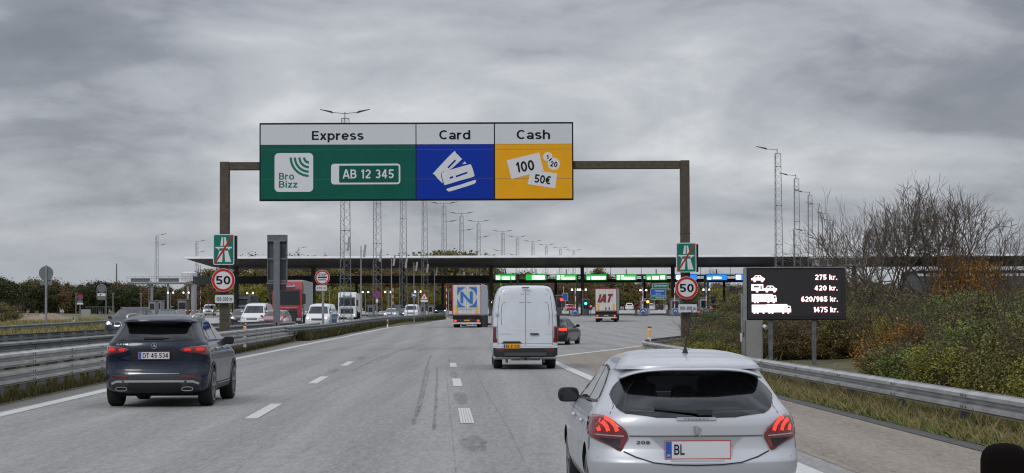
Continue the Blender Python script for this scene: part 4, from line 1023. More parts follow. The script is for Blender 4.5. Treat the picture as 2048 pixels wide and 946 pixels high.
for px in (480, 632, 808, 983, 1163, 1342, 1520, 1700, 1875):
    x = XA(px, 322); bev(MB().box(x - .27, x + .27, -3, -2.2 + .8, g(320) - .3, zC + .2).build('column', 'canopy_col', t), .03, 1)
mb = MB()
for px in (398, 402): x = XA(px, 322); MB().box(x - .04, x + .04, 1, 1.1, 1, zC + .4).build('hanger', 'canopy_col', t)
for px in (1222, 1283, 1402, 1461): x = XA(px, 330); MB().box(x - .04, x + .04, 10, 10.1, P(1, 560, 330).z, zC + .4).build('hanger', 'canopy_col', t)
# footbridge
Yf = 328; t = thing('footbridge', 'dark footbridge crossing all toll lanes under the canopy, its side screens black on the left', 'footbridge', (0, Yf, 0))
z = lambda py: P(1024, py, Yf).z
xa, xm, xb = XA(386, Yf), XA(985, Yf), XA(1640, Yf)
MB().box(xa, xb, 0, 3, z(565.5), z(558.5)).build('deck', 'bridge_dark', t)
MB().box(xa, xm, .05, .12, z(558.5) + .01, z(550.5)).build('side_screen', 'bridge_dark', t)
mb = MB()
for py in (549.5, 552.5, 555.5): mb.tube((xm, .1, z(py)), (xb, .1, z(py)), .045, n=4)
k = 0; x = xa
while x < xb: mb.box(x, x + .07, .0, .04, z(558.5), z(548)); x += 3.7
mb.build('railing', 'bridge_mid', t)
for px in (560, 712, 885, 1112, 1290, 1450): x = XA(px, Yf); MB().box(x - .22, x + .22, 1, 1.5, 0, z(565.5)).build('pier', 'canopy_col', t)
# signal bridge on the far left with maintenance walkway
Yw = 345; t = thing('maintenance_gantry', 'grey steel walkway gantry with a caged ladder on the far left of the plaza', 'gantry', (XA(312, Yw), Yw, g(Yw))); ox = t.location.x; zb_ = g(Yw)
z = lambda py: P(312, py, Yw).z - zb_; X_ = lambda px: XA(px, Yw) - ox
MB().box(X_(255), X_(385), -.5, .9, z(568.5), z(565)).build('deck', 'sign_back', t)
mb = MB()
for py in (553.5, 557): mb.tube((X_(254), -.5, z(py)), (X_(400), -.5, z(py)), .04, n=4)
x = X_(254)
while x < X_(400): mb.box(x, x + .05, -.52, -.47, z(565), z(553)); x += 1.5
mb.build('railing', 'galv', t)
for a, b in ((262, 300), (318, 358)): MB().box(X_(a), X_(b), -.3, -.2, z(564), z(556)).build('screen', 'sign_back', t)
for px in (303.5, 335.5, 375.5): x = X_(px); MB().box(x - .17, x + .17, 0, .35, -.3, z(568.5)).build('pier', 'galv', t)
mb = MB()
for s_ in (-.18, .18): mb.tube((X_(299) + s_, -.1, 0), (X_(299) + s_, -.1, z(560)), .03, n=4)
for k in range(26): mb.box(X_(299) - .2, X_(299) + .2, -.12, -.08, .3 * k, .3 * k + .03)
mb.build('ladder', 'galv', t)
Yq = 352; t = thing('storage_tank', 'short white domed tank standing above the walkway left of the canopy', 'tank', (XA(378, Yq), Yq, 0)); R_ = 16 / sc_at(Yq); z = lambda py: P(378, py, Yq).z
mb = MB().tube((0, 0, z(562)), (0, 0, z(546)), R_, n=24); mb.tube((0, 0, z(546)), (0, 0, z(543.5)), R_, R_ * .6, 24); mb.build('tank_body', 'roof_edge', t)
MB().tube((R_ * .6, 0, 0), (R_ * .6, 0, z(562)), R_ * .35, n=14).build('tank_stem', 'booth_grey', t)

# LED lane signs on portal frames
Yl = 316; kl = sc_at(Yl)
def led(px, w_, col, label, blobs):
    p = P(px, 554.6, Yl); t = thing('lane_sign', label, 'lane sign', (p.x, Yl, p.z), 0, 'lit lane signs over the toll lanes')
    w = w_ / kl; h = 11 / kl
    MB().box(-w / 2 - .06, w / 2 + .06, 0, .3, -h / 2 - .06, h / 2 + .06).build('housing', 'board_black', t)
    MB().box(-w / 2, w / 2, -.02, -.004, -h / 2, h / 2).build('lit_face', col, t)
    mb = MB()
    for a, b, c, d_ in blobs: mb.prism(rrect(-w / 2 + w * a, -w / 2 + w * b, -h / 2 + h * c, -h / 2 + h * d_, .08, 3), lambda a_, b_, dd: (a_, -.04 + dd, b_), 0, .01)
    mb.build('lit_symbol', 'led_white', t)
    MB().box(-.08, .08, .1, .25, h / 2 + .062, h / 2 + .9).build('hanger', 'galv_dark', t)
gb = [(.04, .24, .12, .78), (.32, .72, .10, .62), (.78, .95, .12, .62)]
gb2 = [(.05, .18, .1, .85), (.24, .38, .15, .88), (.36, .93, .12, .58)]
for i, (px, b) in enumerate([(1011, gb), (1072, [(.3, .92, .12, .8)]), (1132.5, gb2), (1192.5, [(.05, .2, .1, .6), (.26, .95, .12, .66)]), (1252.5, gb2), (1312.5, [(.06, .22, .12, .6), (.3, .62, .12, .72), (.7, .92, .15, .8)])]):
    led(px, 41, 'led_green', '%s glowing green lane sign over the toll lanes, counted from the white van' % ordn[i].replace('nearest', 'first'), b)
for i, (px, b) in enumerate([(1373, [(.0, .26, .1, .95)]), (1433, [(.06, .24, .1, .55), (.32, .66, .2, .62), (.68, .74, .2, .6)]), (1492, [(.0, .26, .1, .95), (.4, .8, .2, .6)])]):
    led(px, 41, 'led_blue', ['glowing blue lane sign half hidden by the right 50 sign', 'glowing blue lane sign in clear view between the 50 sign and the price board', 'glowing blue lane sign cut by the left edge of the price board'][i], b)
def portal(label, pa, pb, pcols):
    Yq = 317.5; x0_, x1_ = XA(pa, Yq), XA(pb, Yq); t = thing('sign_portal', label, 'sign portal', ((x0_ + x1_) / 2, Yq, g(Yq)), 0, 'grey sign portals on the toll islands'); ox_ = t.location.x
    z = lambda py: P((pa + pb) / 2, py, Yq).z - g(Yq)
    MB().box(x0_ - ox_, x1_ - ox_, .6, .9, z(552), z(549)).build('beam', 'sign_back', t)
    for q_ in pcols: x = XA(q_, Yq) - ox_; MB().box(x - .16, x + .16, .55, .95, 0, z(552) - .003).build('column', 'sign_back', t)
portal('grey sign portal with two columns behind the white van', 990, 1100, (1022, 1036))
portal('grey T-shaped sign portal in the middle of the toll plaza', 1112, 1220, (1155, 1164))
portal('grey sign portal right of the truck with the red letters', 1231, 1352, (1286,))
portal('grey sign portal left of the price board', 1354, 1520, (1411, 1417))
# toll islands with arrow sign, booth, lamps, traffic light
def island(label, px, Y=300, booth=True, light=None, lx=9, bside=1, arrow=True, barrier=True):
    x = XA(px, Y); zb_ = g(Y); t = thing('toll_island', label, 'traffic island', (x, Y, zb_), 0, 'toll islands')
    pl = [(-.75, 1.2), (0, 0), (.75, 1.2), (.75, 38), (-.75, 38)]
    MB().prism(pl, lambda a, b, d: (a, b, d), 0, .22).build('kerb', 'concrete_dark', t)
    MB().prism([(-.62, 1.3), (0, .3), (.62, 1.3), (.62, 2.6), (-.62, 2.6)], lambda a, b, d: (a, b, d), .222, .75).build('crash_cushion', 'concrete', t)
    if arrow:
        MB().tube((0, .12, .75), (0, .18, .75), .42, n=20).build('arrow_disc', 'road_blue', t)
        mb = MB()
        for s_ in (-1, 1): mb.bar((0, .10, .95), (s_ * .24, .10, .66), .012, .11)
        mb.build('arrow_mark', 'sign_white2', t)
    if barrier:
        mb = MB()
        for k in range(10): mb.box(.16, .26, 4, 4.1, .22 + .42 * k, .22 + .42 * (k + 1), 1 if k % 3 == 1 else 0)
        mb.build('barrier_arm', ['white_paint', 'barrier_red'], t)
    MB().box(-.7, -.66, 3, 9, .3, 1.0).build('side_fence', 'galv_dark', t)
    return t
def booth(label, px, Y, w_, h_, colr='bridge_mid', group='toll booths'):
    x = XA(px, Y); t = thing('toll_booth', label, 'toll booth', (x, Y, g(Y)), 0, group); w = w_ / sc_at(Y); h = h_ / sc_at(Y)
    bev(MB().box(-w / 2, w / 2, 0, 3.4, .2, h).build('wall', colr, t), .04, 1)
    MB().box(-w / 2 - .12, w / 2 + .12, -.15, 3.6, h + .003, h + .16).build('roof', 'sign_back', t)
    MB().box(-w / 2 + .12, w / 2 - .12, -.02, -.005, h * .45, h * .86).build('window', 'glass', t)
    MB().box(-w / 2 + .02, w / 2 - .02, -.05, 3.45, 0, .197).build('plinth', 'concrete_dark', t)
def double_lamp(px, py, Y, label):
    x = XA(px, Y); zb_ = g(Y); zt = P(px, py, Y).z - zb_; t = thing('lane_lamp', label, 'lamp', (x, Y, zb_), 0, 'twin-globe lane lamps')
    MB().tube((0, 0, -.1), (0, 0, zt - .1), .05, n=6).build('pole', 'galv', t); MB().bar((-.5, 0, zt - .12), (.5, 0, zt - .12), .06, .06).build('arm', 'galv', t)
    for s_ in (-.45, .45): MB().tube((s_, 0, zt - .14), (s_, 0, zt + .12), .16, .1, 8).build('globe', 'head_glow', t)
def signal(px, py, Y, label, m_, r_=.2, pole=True):
    p = P(px, py, Y); zb_ = g(Y); t = thing('traffic_light', label, 'traffic light', (p.x, Y, zb_), 0, 'lane signals at the toll booths'); zc = p.z - zb_
    MB().box(-.22, .22, 0, .2, zc - .5, zc + .5).build('housing', 'board_black', t); MB().tube((0, -.03, zc), (0, -.004, zc), r_, n=14).build('lit_lens', m_, t)
    MB().tube((0, .1, -.1), (0, .1, zc - .5), .06, n=6).build('pole', 'galv_dark', t)
iso = [(1150, 'island under the T-shaped portal right of the white van', 296), (1286, 'island right of the truck with the red letters', 296), (1351, 'island partly behind the right brown column', 296), (1415, 'island below the clear blue lane sign', 296), (1040, 'island hidden mostly behind the white van', 300), (945, 'island right of the truck with the blue logo', 304), (1482, 'island beside the left edge of the price board', 298)]
for px, lb, Y in iso: island('grey toll ' + lb, px, Y)
booth('dark toll booth left of the truck with the red letters', 1172, 304, 13, 32, 'bridge_mid')
booth('brownish toll booth at the right edge of the white van', 1118, 304, 12, 40, 'bridge_mid')
booth('slim toll booth behind the portal column right of the red-lettered truck', 1291, 306, 17, 33, 'booth_grey')
booth('toll booth just left of the right 50 sign', 1351, 306, 16, 33, 'booth_grey')
booth('slim toll booth right of the right brown column', 1407, 306, 12, 34, 'booth_grey')
booth('dark toll booth between the two rear-facing vehicles on the left', 984, 306, 12, 30, 'bridge_mid')
for i, (px, py, Y) in enumerate([(1150, 579, 303), (1166, 579, 303), (1287, 580, 303), (1413, 579, 303), (341, 585, 335), (372, 585, 335), (731, 584, 310), (776, 584, 310), (836, 583, 310), (500, 586, 310)]):
    double_lamp(px, py, Y, 'twin-globe lane lamp, %s of those on the toll islands from the left' % ordn[[4 + 2, 7, 8, 9, 0, 1, 3, 4, 5, 2][i]].replace('nearest', 'first'))
signal(1123, 599, 302, 'red traffic light right of the white van', 'red_lamp', .26)
signal(1171.5, 607, 302.5, 'green traffic light left of the red-lettered truck', 'teal_glow', .22)
signal(982, 604.5, 304, 'amber traffic light between the blue-logo truck and the white van', 'amber_glow', .16)
signal(1295.5, 603.5, 302, 'amber traffic light right of the red-lettered truck', 'amber_glow', .22)
signal(1181.5, 612.5, 290, 'small red vehicle tail lamp just left of the red-lettered truck', 'red_lamp', .14)  # a vehicle's tail lamp, drawn with the lane signal housing and pole
# cabinets and booths on the oncoming side
for i, (px, w_, h_, Y, c_) in enumerate([(304, 12, 30, 322, 'booth_grey'), (316, 12, 30, 330, 'cabinet'), (364, 17, 32, 322, 'cabinet'), (513, 27, 26, 312, 'booth_grey'), (741, 11, 22, 300, 'booth_grey'), (794, 10, 22, 300, 'booth_grey'), (861, 10, 22, 300, 'booth_grey'), (845, 9, 21, 308, 'booth_grey')]):
    booth('pale grey toll machine housing, %s from the left on the oncoming side' % ordn[i].replace('nearest', 'first'), px, Y, w_, h_, c_, 'pale toll machine housings')
# tall thin lamp posts with a small head, oncoming side
for i, (px, py, Y) in enumerate([(152, 589, 300), (226, 589, 300), (282, 589, 305), (659, 584, 300), (778, 583, 305), (837, 583, 300), (897, 582, 300), (1343, 640, 0)][:7]):
    x = XA(px, Y); zt = P(px, py, Y).z - g(Y); t = thing('street_lamp', 'slim street lamp, %s from the left in front of the far trees' % ordn[i].replace('nearest', 'first'), 'street lamp', (x, Y, g(Y)), 0, 'slim street lamps')
    MB().tube((0, 0, -.2), (0, 0, zt), .07, n=6).build('pole', 'galv', t); MB().tube((0, 0, zt), (0, 0, zt + .25), .12, .3, 8).build('lamp_head', 'cabinet', t)
# white barrier arms standing upright / lying
def barrier(label, px, Y, upright=True, ln=4.0, z0=.9, w=.1):
    x = XA(px, Y); t = thing('barrier', label, 'barrier', (x, Y, g(Y)), 0, 'red and white barriers')
    MB().box(-.18, .18, 0, .3, 0, 1.1).build('barrier_housing', 'cabinet', t)
    mb = MB(); mr = MB()
    for k in range(8):
        a, b = ln * k / 8, ln * (k + 1) / 8
        if upright: mb.box(-w / 2, w / 2, -.06, -.02, z0 + a, z0 + b, k % 2)
        else: mb.box(-b - .2, -a - .2, -.06, -.02, z0, z0 + w, k % 2)
    mb.build('arm', ['white_paint', 'barrier_red'], t)
barrier('raised red and white barrier right of the storage tank', 401, 325)
barrier('raised red and white barrier left of the pale housing behind the silver car', 786, 298)
barrier('raised red and white barrier behind the dark oncoming car', 893, 300)
barrier('long lowered white barrier across the dirt track on the far left', 91, 225, False, 3.9, .95, .16)
barrier('lowered red barrier between two pale toll housings', 398, 318, False, 2.4, .95, .1)
# low mesh fence sections along the oncoming side
for i, (pa, pb, Y) in enumerate([(732, 748, 292), (788, 800, 292), (838, 866, 290), (905, 925, 290), (170, 228, 290)]):
    x0_, x1_ = XA(pa, Y), XA(pb, Y); t = thing('fence', 'dark low mesh fence section, %s from the left' % ['second', 'third', 'fourth', 'fifth', 'first'][i], 'fence', (x0_, Y, g(Y)), 0, 'low mesh fences')
    mb = MB(); n = max(2, int((x1_ - x0_) / .28))
    for k in range(n + 1): x = (x1_ - x0_) * k / n; mb.box(x, x + .04, 0, .03, 0, 1.7)
    mb.build('bars', 'galv_dark', t); MB().box(0, x1_ - x0_, -.02, .05, 1.7, 1.78).box(0, x1_ - x0_, -.02, .05, .1, .18).build('rail', 'galv_dark', t)
# dark floodlight / signal boxes at the left of the price board
Yd = 120; t = thing('signal_rack', 'rack of black angled signal boxes beside the left edge of the price board', 'signal rack', (XA(1478, Yd), Yd, g(Yd))); k_ = sc_at(Yd)
z = lambda py: P(1478, py, Yd).z - g(Yd)
MB().box(-.1, .1, .3, .45, 0, z(572)).build('post', 'galv_dark', t)
for a, b in ((578, 572), (601, 592)):
    MB().bar((-21 / k_, 0, z(a) + .02), (6 / k_, .1, z(a + 7)), .6, 12 / k_).build('signal_box', 'board_black', t)
    MB().bar((-2 / k_, -.25, z(a + 8)), (11 / k_, -.2, z(a + 4)), .3, 9 / k_).build('signal_box', 'bridge_mid', t)
# building at the right end of the canopy
Yr = 300; t = thing('service_building', 'low grey service building with a row of windows at the right end of the canopy', 'building', (XA(1665, Yr), Yr, g(Yr))); ox = t.location.x
z = lambda py: P(1665, py, Yr).z - g(Yr)
MB().box(XA(1632, Yr) - ox, XA(1735, Yr) - ox, 0, 3.5, z(531), z(516)).build('wall', 'booth_grey', t)
for k in range(9): a = XA(1640 + 9 * k, Yr) - ox; MB().box(a, a + .5, -.03, -.005, z(529), z(520)).build('window', 'glass', t)
MB().box(XA(1628, Yr) - ox, XA(1740, Yr) - ox, -.3, 3.8, z(516) + .003, z(514)).build('roof', 'roof_edge', t)
for px in (1640, 1725): x = XA(px, Yr) - ox; MB().box(x - .2, x + .2, .5, .9, 0, z(531)).build('pier', 'booth_grey', t)
Yr = 200; t = thing('white_building', 'long low building with white roof edges glimpsed between the bare trees on the right', 'building', (XA(1900, Yr), Yr, g(Yr))); ox = t.location.x
z = lambda py: P(1900, py, Yr).z - g(Yr)
MB().box(XA(1835, Yr) - ox, XA(2100, Yr) - ox, 0, 8, 0, z(541)).build('wall', 'bridge_mid', t)
MB().box(XA(1830, Yr) - ox, XA(2105, Yr) - ox, -.4, 8.4, z(541) + .003, z(536.5)).build('roof', 'roof_edge', t)
MB().box(XA(1835, Yr) - ox, XA(2100, Yr) - ox, -.06, -.02, z(552), z(547)).build('white_band', 'roof_edge', t)
# black rounded rest inside the windscreen
t = MB(); prof = [(.0245, -.06), (.0245, .0), (.0243, .008), (.0225, .015), (.018, .0205), (.011, .0235), (.003, .0245)]
n = 28; vs = [(r_ * .5 * math.cos(2 * PI * k / n), r_ * .4 * math.sin(2 * PI * k / n), z_ * .5) for r_, z_ in prof for k in range(n)]
fs = [(i * n + k, i * n + (k + 1) % n, (i + 1) * n + (k + 1) % n, (i + 1) * n + k) for i in range(len(prof) - 1) for k in range(n)] + [tuple(range(n)), tuple(range((len(prof) - 1) * n, len(prof) * n))]
t.add(vs, fs); p = P(2008, 886, 1.0)
o = t.build('foam_knob', 'foam_black', smooth=True); o.location = (p.x, 1.0, p.z - .01225); tag(o, 'soft black rounded knob at the bottom right corner, very close to the viewer', 'knob')
# ------------------------------------------------------------------ vehicles
def pchip(xk, yk, x):
    xk = list(xk); n = len(xk)
    h = [xk[i + 1] - xk[i] for i in range(n - 1)]; dl = [(yk[i + 1] - yk[i]) / h[i] for i in range(n - 1)]
    dd = [dl[0]] + [0 if dl[i - 1] * dl[i] <= 0 else 2 * dl[i - 1] * dl[i] / (dl[i - 1] + dl[i]) for i in range(1, n - 1)] + [dl[-1]]
    x = min(max(x, xk[0]), xk[-1]); i = 0
    while i < n - 2 and x > xk[i + 1]: i += 1
    t = (x - xk[i]) / h[i]
    return (2 * t**3 - 3 * t**2 + 1) * yk[i] + (t**3 - 2 * t**2 + t) * h[i] * dd[i] + (-2 * t**3 + 3 * t**2) * yk[i + 1] + (t**3 - t**2) * h[i] * dd[i + 1]
class Shell:
    """car body as a stack of rounded plan sections; rows of (z, rear y, half width, front y)"""
    def __init__(s, rows, Dr=.42, Df=.55, m=2.7, mf=2.6, crown=0):
        s.z = [r[0] for r in rows]; s.r = [r[1] for r in rows]; s.w = [r[2] for r in rows]; s.f = [r[3] for r in rows]; s.Dr, s.Df, s.m, s.mf = Dr, Df, m, mf
    def W(s, z): return pchip(s.z, s.w, z)
    def R(s, z): return pchip(s.z, s.r, z)
    def Fr(s, z): return pchip(s.z, s.f, z)
    def dr(s, z): return min(s.Dr, .45 * (s.Fr(z) - s.R(z)))
    def df(s, z): return min(s.Df, .45 * (s.Fr(z) - s.R(z)))
    def rear(s, x, z):
        t = min(1, abs(x) / s.W(z)); return s.R(z) + s.dr(z) * (1 - (1 - t ** s.m) ** (1 / s.m))
    def front(s, x, z):
        t = min(1, abs(x) / s.W(z)); return s.Fr(z) - s.df(z) * (1 - (1 - t ** s.mf) ** (1 / s.mf))
    def side(s, y, z):
        w, r, f, dr, df = s.W(z), s.R(z), s.Fr(z), s.dr(z), s.df(z)
        if y < r + dr: t = min(1, max(0, (r + dr - y) / dr)); return w * (1 - t ** s.m) ** (1 / s.m)
        if y > f - df: t = min(1, max(0, (y - f + df) / df)); return w * (1 - t ** s.mf) ** (1 / s.mf)
        return w
    def mesh(s, nz=44, nr=17, ns=12):
        z0, z1 = s.z[0], s.z[-1]
        zs = sorted(set([round(z0 + (z1 - z0) * k / nz, 4) for k in range(nz + 1)] + [round(q, 4) for q in s.z]))
        mb = MB(); vs = []
        for z in zs:
            w, r, f, dr, df = s.W(z), s.R(z), s.Fr(z), s.dr(z), s.df(z); ring = []
            for k in range(-nr, nr + 1):
                a = k / nr * PI / 2; ring.append((math.copysign(w * abs(math.sin(a)) ** (2 / s.m), a), r + dr * (1 - abs(math.cos(a)) ** (2 / s.m)), z))
            for k in range(1, ns): ring.append((w, r + dr + (f - df - r - dr) * k / ns, z))
            for k in range(nr, -nr - 1, -1):
                a = k / nr * PI / 2; ring.append((math.copysign(w * abs(math.sin(a)) ** (2 / s.mf), a), f - df * (1 - abs(math.cos(a)) ** (2 / s.mf)), z))
            for k in range(1, ns): ring.append((-w, f - df - (f - df - r - dr) * k / ns, z))
            vs += ring
        n = len(ring)
        fs = [(i * n + k, i * n + (k + 1) % n, (i + 1) * n + (k + 1) % n, (i + 1) * n + k) for i in range(len(zs) - 1) for k in range(n)]
        fs += [tuple(range(n))[::-1], tuple(range((len(zs) - 1) * n, len(zs) * n))]
        mb.add(vs, fs); return mb
    def fr(s, off=.006): return lambda a, b: (a, s.rear(a, b) - off, b)
    def ff(s, off=.006): return lambda a, b: (a, s.front(a, b) + off, b)
    def fs(s, sg, off=.006): return lambda a, b: (sg * (s.side(a, b) + off), a, b)
def cut_arches(body, cuts, r_):
    mb = MB()
    for y, z in cuts: mb.tube((-3, y, z), (3, y, z), r_, n=28)
    c = mb.build('cut', 'underbody'); md = body.modifiers.new('b', 'BOOLEAN'); md.operation = 'DIFFERENCE'; md.object = c; md.solver = 'EXACT'; md.use_self = True
    try: md.material_mode = 'TRANSFER'
    except Exception: pass
    # keep the arches shallow: the cutter is a pair of discs per axle, not a tunnel
    dg = bpy.context.evaluated_depsgraph_get(); me = bpy.data.meshes.new_from_object(body.evaluated_get(dg))
    body.modifiers.clear(); old = body.data; body.data = me; bpy.data.meshes.remove(old); cm = c.data; bpy.data.objects.remove(c); bpy.data.meshes.remove(cm)
    me.name = 'body'; me.polygons.foreach_set('use_smooth', [True] * len(me.polygons)); me.set_sharp_from_angle(angle=rad(32))
def solid(o, t=.012, off=-1):
    md = o.modifiers.new('thick', 'SOLIDIFY'); md.thickness = t; md.offset = 0; return o
def wheel(root, x, y, r_, w, rim='rim', sg=1):
    """tyre with rounded shoulders; spoked rim as a sub-part"""
    xo = x + sg * w / 2; n = 28; prof = [(-w / 2, r_ * .72), (-w / 2, r_ * .93), (-w * .36, r_), (w * .36, r_), (w / 2, r_ * .93), (w / 2, r_ * .72)]
    vs = [(x + a, y + b * math.cos(2 * PI * k / n), r_ + b * math.sin(2 * PI * k / n)) for a, b in prof for k in range(n)]
    mb = MB(); mb.add(vs, [(i * n + k, i * n + (k + 1) % n, (i + 1) * n + (k + 1) % n, (i + 1) * n + k) for i in range(5) for k in range(n)] + [tuple(range(n)), tuple(range(5 * n, 6 * n))])
    t = mb.build('wheel', 'tyre', root, smooth=True)
    m2 = MB(); xf = xo + sg * .004
    m2.tube((xo - sg * .02, y, r_), (xf, y, r_), r_ * .16, n=14)
    for k in range(5):
        a = 2 * PI * k / 5 + .3
        for d_ in (-.13, .13): m2.bar((xf - sg * .01, y, r_), (xf - sg * .01, y + r_ * .68 * math.cos(a + d_), r_ + r_ * .68 * math.sin(a + d_)), .03, .03)
    for k in range(20):
        a, b = 2 * PI * k / 20, 2 * PI * (k + 1) / 20; m2.bar((xf - sg * .01, y + r_ * .69 * math.cos(a), r_ + r_ * .69 * math.sin(a)), (xf - sg * .01, y + r_ * .69 * math.cos(b), r_ + r_ * .69 * math.sin(b)), .03, .03)
    m2.build('rim', rim, t)
def plate(root, cx, cz, w, h, y, s_, yellow=False, front=False, red_edge=True):
    """registration plate: border, blue strip, characters"""
    sg = 1 if front else -1
    o = bev(MB().box(cx - w / 2, cx + w / 2, min(y, y + sg * .015), max(y, y + sg * .015), cz - h / 2, cz + h / 2).build('license_plate', 'plate_yellow' if yellow else 'plate_white', root), .004, 1)
    yy = y + sg * .0175
    if red_edge and not yellow:
        mb = MB(); e_ = .0045
        for a, b, c, d_ in ((-w / 2, w / 2, h / 2 - e_, h / 2), (-w / 2, w / 2, -h / 2, -h / 2 + e_), (-w / 2, -w / 2 + e_, -h / 2, h / 2), (w / 2 - e_, w / 2, -h / 2, h / 2)): mb.box(cx + a, cx + b, min(y, yy), max(y, yy), cz + c, cz + d_)
        mb.build('plate_border', 'sign_red', o)
    fx = -1 if front else 1
    yb0, yb1 = sorted((y, yy - sg * .001))
    a, b = sorted((cx - fx * (w / 2 - .008), cx - fx * (w / 2 - w * .105)))
    MB().box(a, b, yb0, yb1, cz - h / 2 + .008, cz + h / 2 - .008).build('plate_strip', 'plate_blue', o)
    if s_:
        fn = (lambda a_, b_: (2 * (cx + fx * w * .05) - a_, yy + sg * .001, b_)) if front else (lambda a_, b_: (a_, yy - .001, b_))
        text('plate_text', s_, cx + fx * w * .05, cz, w * .80, h * .64, fn, 'sign_black', o, t=.165)
    return o
def symm(fn_build):
    for s_ in (-1, 1): fn_build(s_)
def side_windows(sh, root, polys, mtl='glass_tint', off=.006):
    for po in polys:
        for sg in (-1, 1): patch(po, sh.fs(sg, off), 10, 4).build('side_window', mtl, root, smooth=True)
def strip_on(fn, pts, w, name, m_, root, up=(0, 1)):
    """thin band along pts (a,b) mapped by fn"""
    mb = MB(); vs = []
    for i, (a, b) in enumerate(pts):
        p0 = pts[max(0, i - 1)]; p1 = pts[min(len(pts) - 1, i + 1)]; dx, dy = p1[0] - p0[0], p1[1] - p0[1]; l = math.hypot(dx, dy) or 1
        for s_ in (-1, 1): vs.append(fn(a - dy / l * w / 2 * s_, b + dx / l * w / 2 * s_))
    mb.add(vs, [(2 * i, 2 * i + 1, 2 * i + 3, 2 * i + 2) for i in range(len(pts) - 1)]); return mb.build(name, m_, root)
def lin(a, b, n=10): return [(a[0] + (b[0] - a[0]) * k / n, a[1] + (b[1] - a[1]) * k / n) for k in range(n + 1)]
def mirror_pod(root, x, y, z, sg, m_, w=.20, h=.145):
    pts = smoothpoly(rrect(-w / 2, w / 2, -h / 2, h / 2, .05, 2), 2)
    o = MB().prism(pts, lambda a, b, d: (x + sg * w / 2 + a * (1 - d * 1.2), y + d, z + b * (1 - d * 1.5)), 0, .16).build('side_mirror', m_, root, smooth=True); bev(o, .02, 2)
    MB().bar((x - sg * .10, y + .07, z - h * .36), (x + sg * .05, y + .06, z - h * .32), .08, .045).build('mirror_arm', 'plastic', o)
    MB().prism([(a * .86, b * .82) for a, b in pts], lambda a, b, d: (x + sg * w / 2 + a, y - .006 + d, z + b), 0, .004).build('mirror_glass', 'glass', o)
    return o

# ---- silver hatchback, right foreground ------------------------------------
r = thing('hatchback', 'silver hatchback with glowing claw-shaped tail lights and roof aerial, closest car at the right', 'car', (0, 0, 0))
sh = Shell([(.15, .30, .70, 3.70), (.24, .12, .80, 3.84), (.32, .055, .845, 3.90), (.42, .012, .872, 3.94), (.505, 0, .880, 3.96), (.56, .03, .880, 3.96), (.62, .060, .878, 3.95), (.70, .072, .872, 3.92), (.80, .075, .86, 3.80), (.86, .088, .845, 3.60), (.92, .120, .815, 3.25),
            (.97, .165, .780, 2.98), (1.05, .255, .735, 2.80), (1.15, .385, .685, 2.58), (1.22, .455, .645, 2.42), (1.245, .46, .632, 2.35), (1.262, .30, .618, 2.30), (1.29, .305, .600, 2.24), (1.325, .36, .570, 2.16), (1.36, .52, .515, 2.02), (1.385, .78, .44, 1.85), (1.402, 1.05, .33, 1.65), (1.41, 1.3, .16, 1.5)], Dr=.42, Df=.6, m=2.75)
bd = sh.mesh(60, 22, 14).build('body', ['silver_paint', 'underbody'], r, smooth=True)
cut_arches(bd, [(.66, .30), (3.18, .30)], .345)
HO = [(-.60, .935), (-.56, .925), (0, .905), (.56, .925), (.60, .935), (.56, 1.08), (.47, 1.19), (.30, 1.205), (-.30, 1.205), (-.47, 1.19), (-.56, 1.08)]
cabin = MB().prism(HO, lambda a, b, d: (a * (1 if d < 1 else .86), d, b if d < 1 else max(b, .965)), -.5, 3.6)
cb = cabin.build('cut', 'interior'); md = bd.modifiers.new('b', 'BOOLEAN'); md.operation = 'DIFFERENCE'; md.object = cb; md.solver = 'EXACT'
try: md.material_mode = 'TRANSFER'
except Exception: pass
me = bpy.data.meshes.new_from_object(bd.evaluated_get(bpy.context.evaluated_depsgraph_get())); bd.modifiers.clear(); bd.data = me; bpy.data.objects.remove(cb)
me.polygons.foreach_set('use_smooth', [True] * len(me.polygons)); me.set_sharp_from_angle(angle=rad(32))
for x in (-.36, .0, .36): bev(MB().cbox((x, 1.0, 1.0 + (.03 if x else 0)), (.25 if x else .2, .10, .20)).build('headrest', 'interior', r), .04, 2)
for x in (-.36, .36):
    bev(MB().cbox((x, 1.75, 1.08), (.26, .10, .17)).build('headrest', 'interior', r), .04, 2); bev(MB().cbox((x, 1.78, .93), (.46, .14, .2)).build('seat_back', 'interior', r), .05, 2)
fr = sh.fr
# rear window: wide, curved lower edge, pointed upper corners under the spoiler
gl = [(-.735, 1.055), (-.69, .955), (-.62, .912), (-.35, .882), (0, .872), (.35, .882), (.62, .912), (.69, .955), (.735, 1.055), (.64, 1.165), (.50, 1.222), (.25, 1.243), (0, 1.246), (-.25, 1.243), (-.50, 1.222), (-.64, 1.165)]
gl = [(a * .93, b) for a, b in gl]
def rayhit(poly, cx_, cz_, a):
    best = 0; dx, dz = math.cos(a), math.sin(a)
    for i in range(len(poly)):
        (x0_, z0_), (x1_, z1_) = poly[i], poly[(i + 1) % len(poly)]; ex, ez = x1_ - x0_, z1_ - z0_; dn = dx * ez - dz * ex
        if abs(dn) < 1e-9: continue
        t = ((x0_ - cx_) * ez - (z0_ - cz_) * ex) / dn; u = ((x0_ - cx_) * dz - (z0_ - cz_) * dx) / dn
        if t > 0 and -1e-6 <= u <= 1 + 1e-6: best = max(best, t)
    return (cx_ + dx * best, cz_ + dz * best)
glo = smoothpoly(gl, 4)
mb = MB(); vs = []; nA = 96
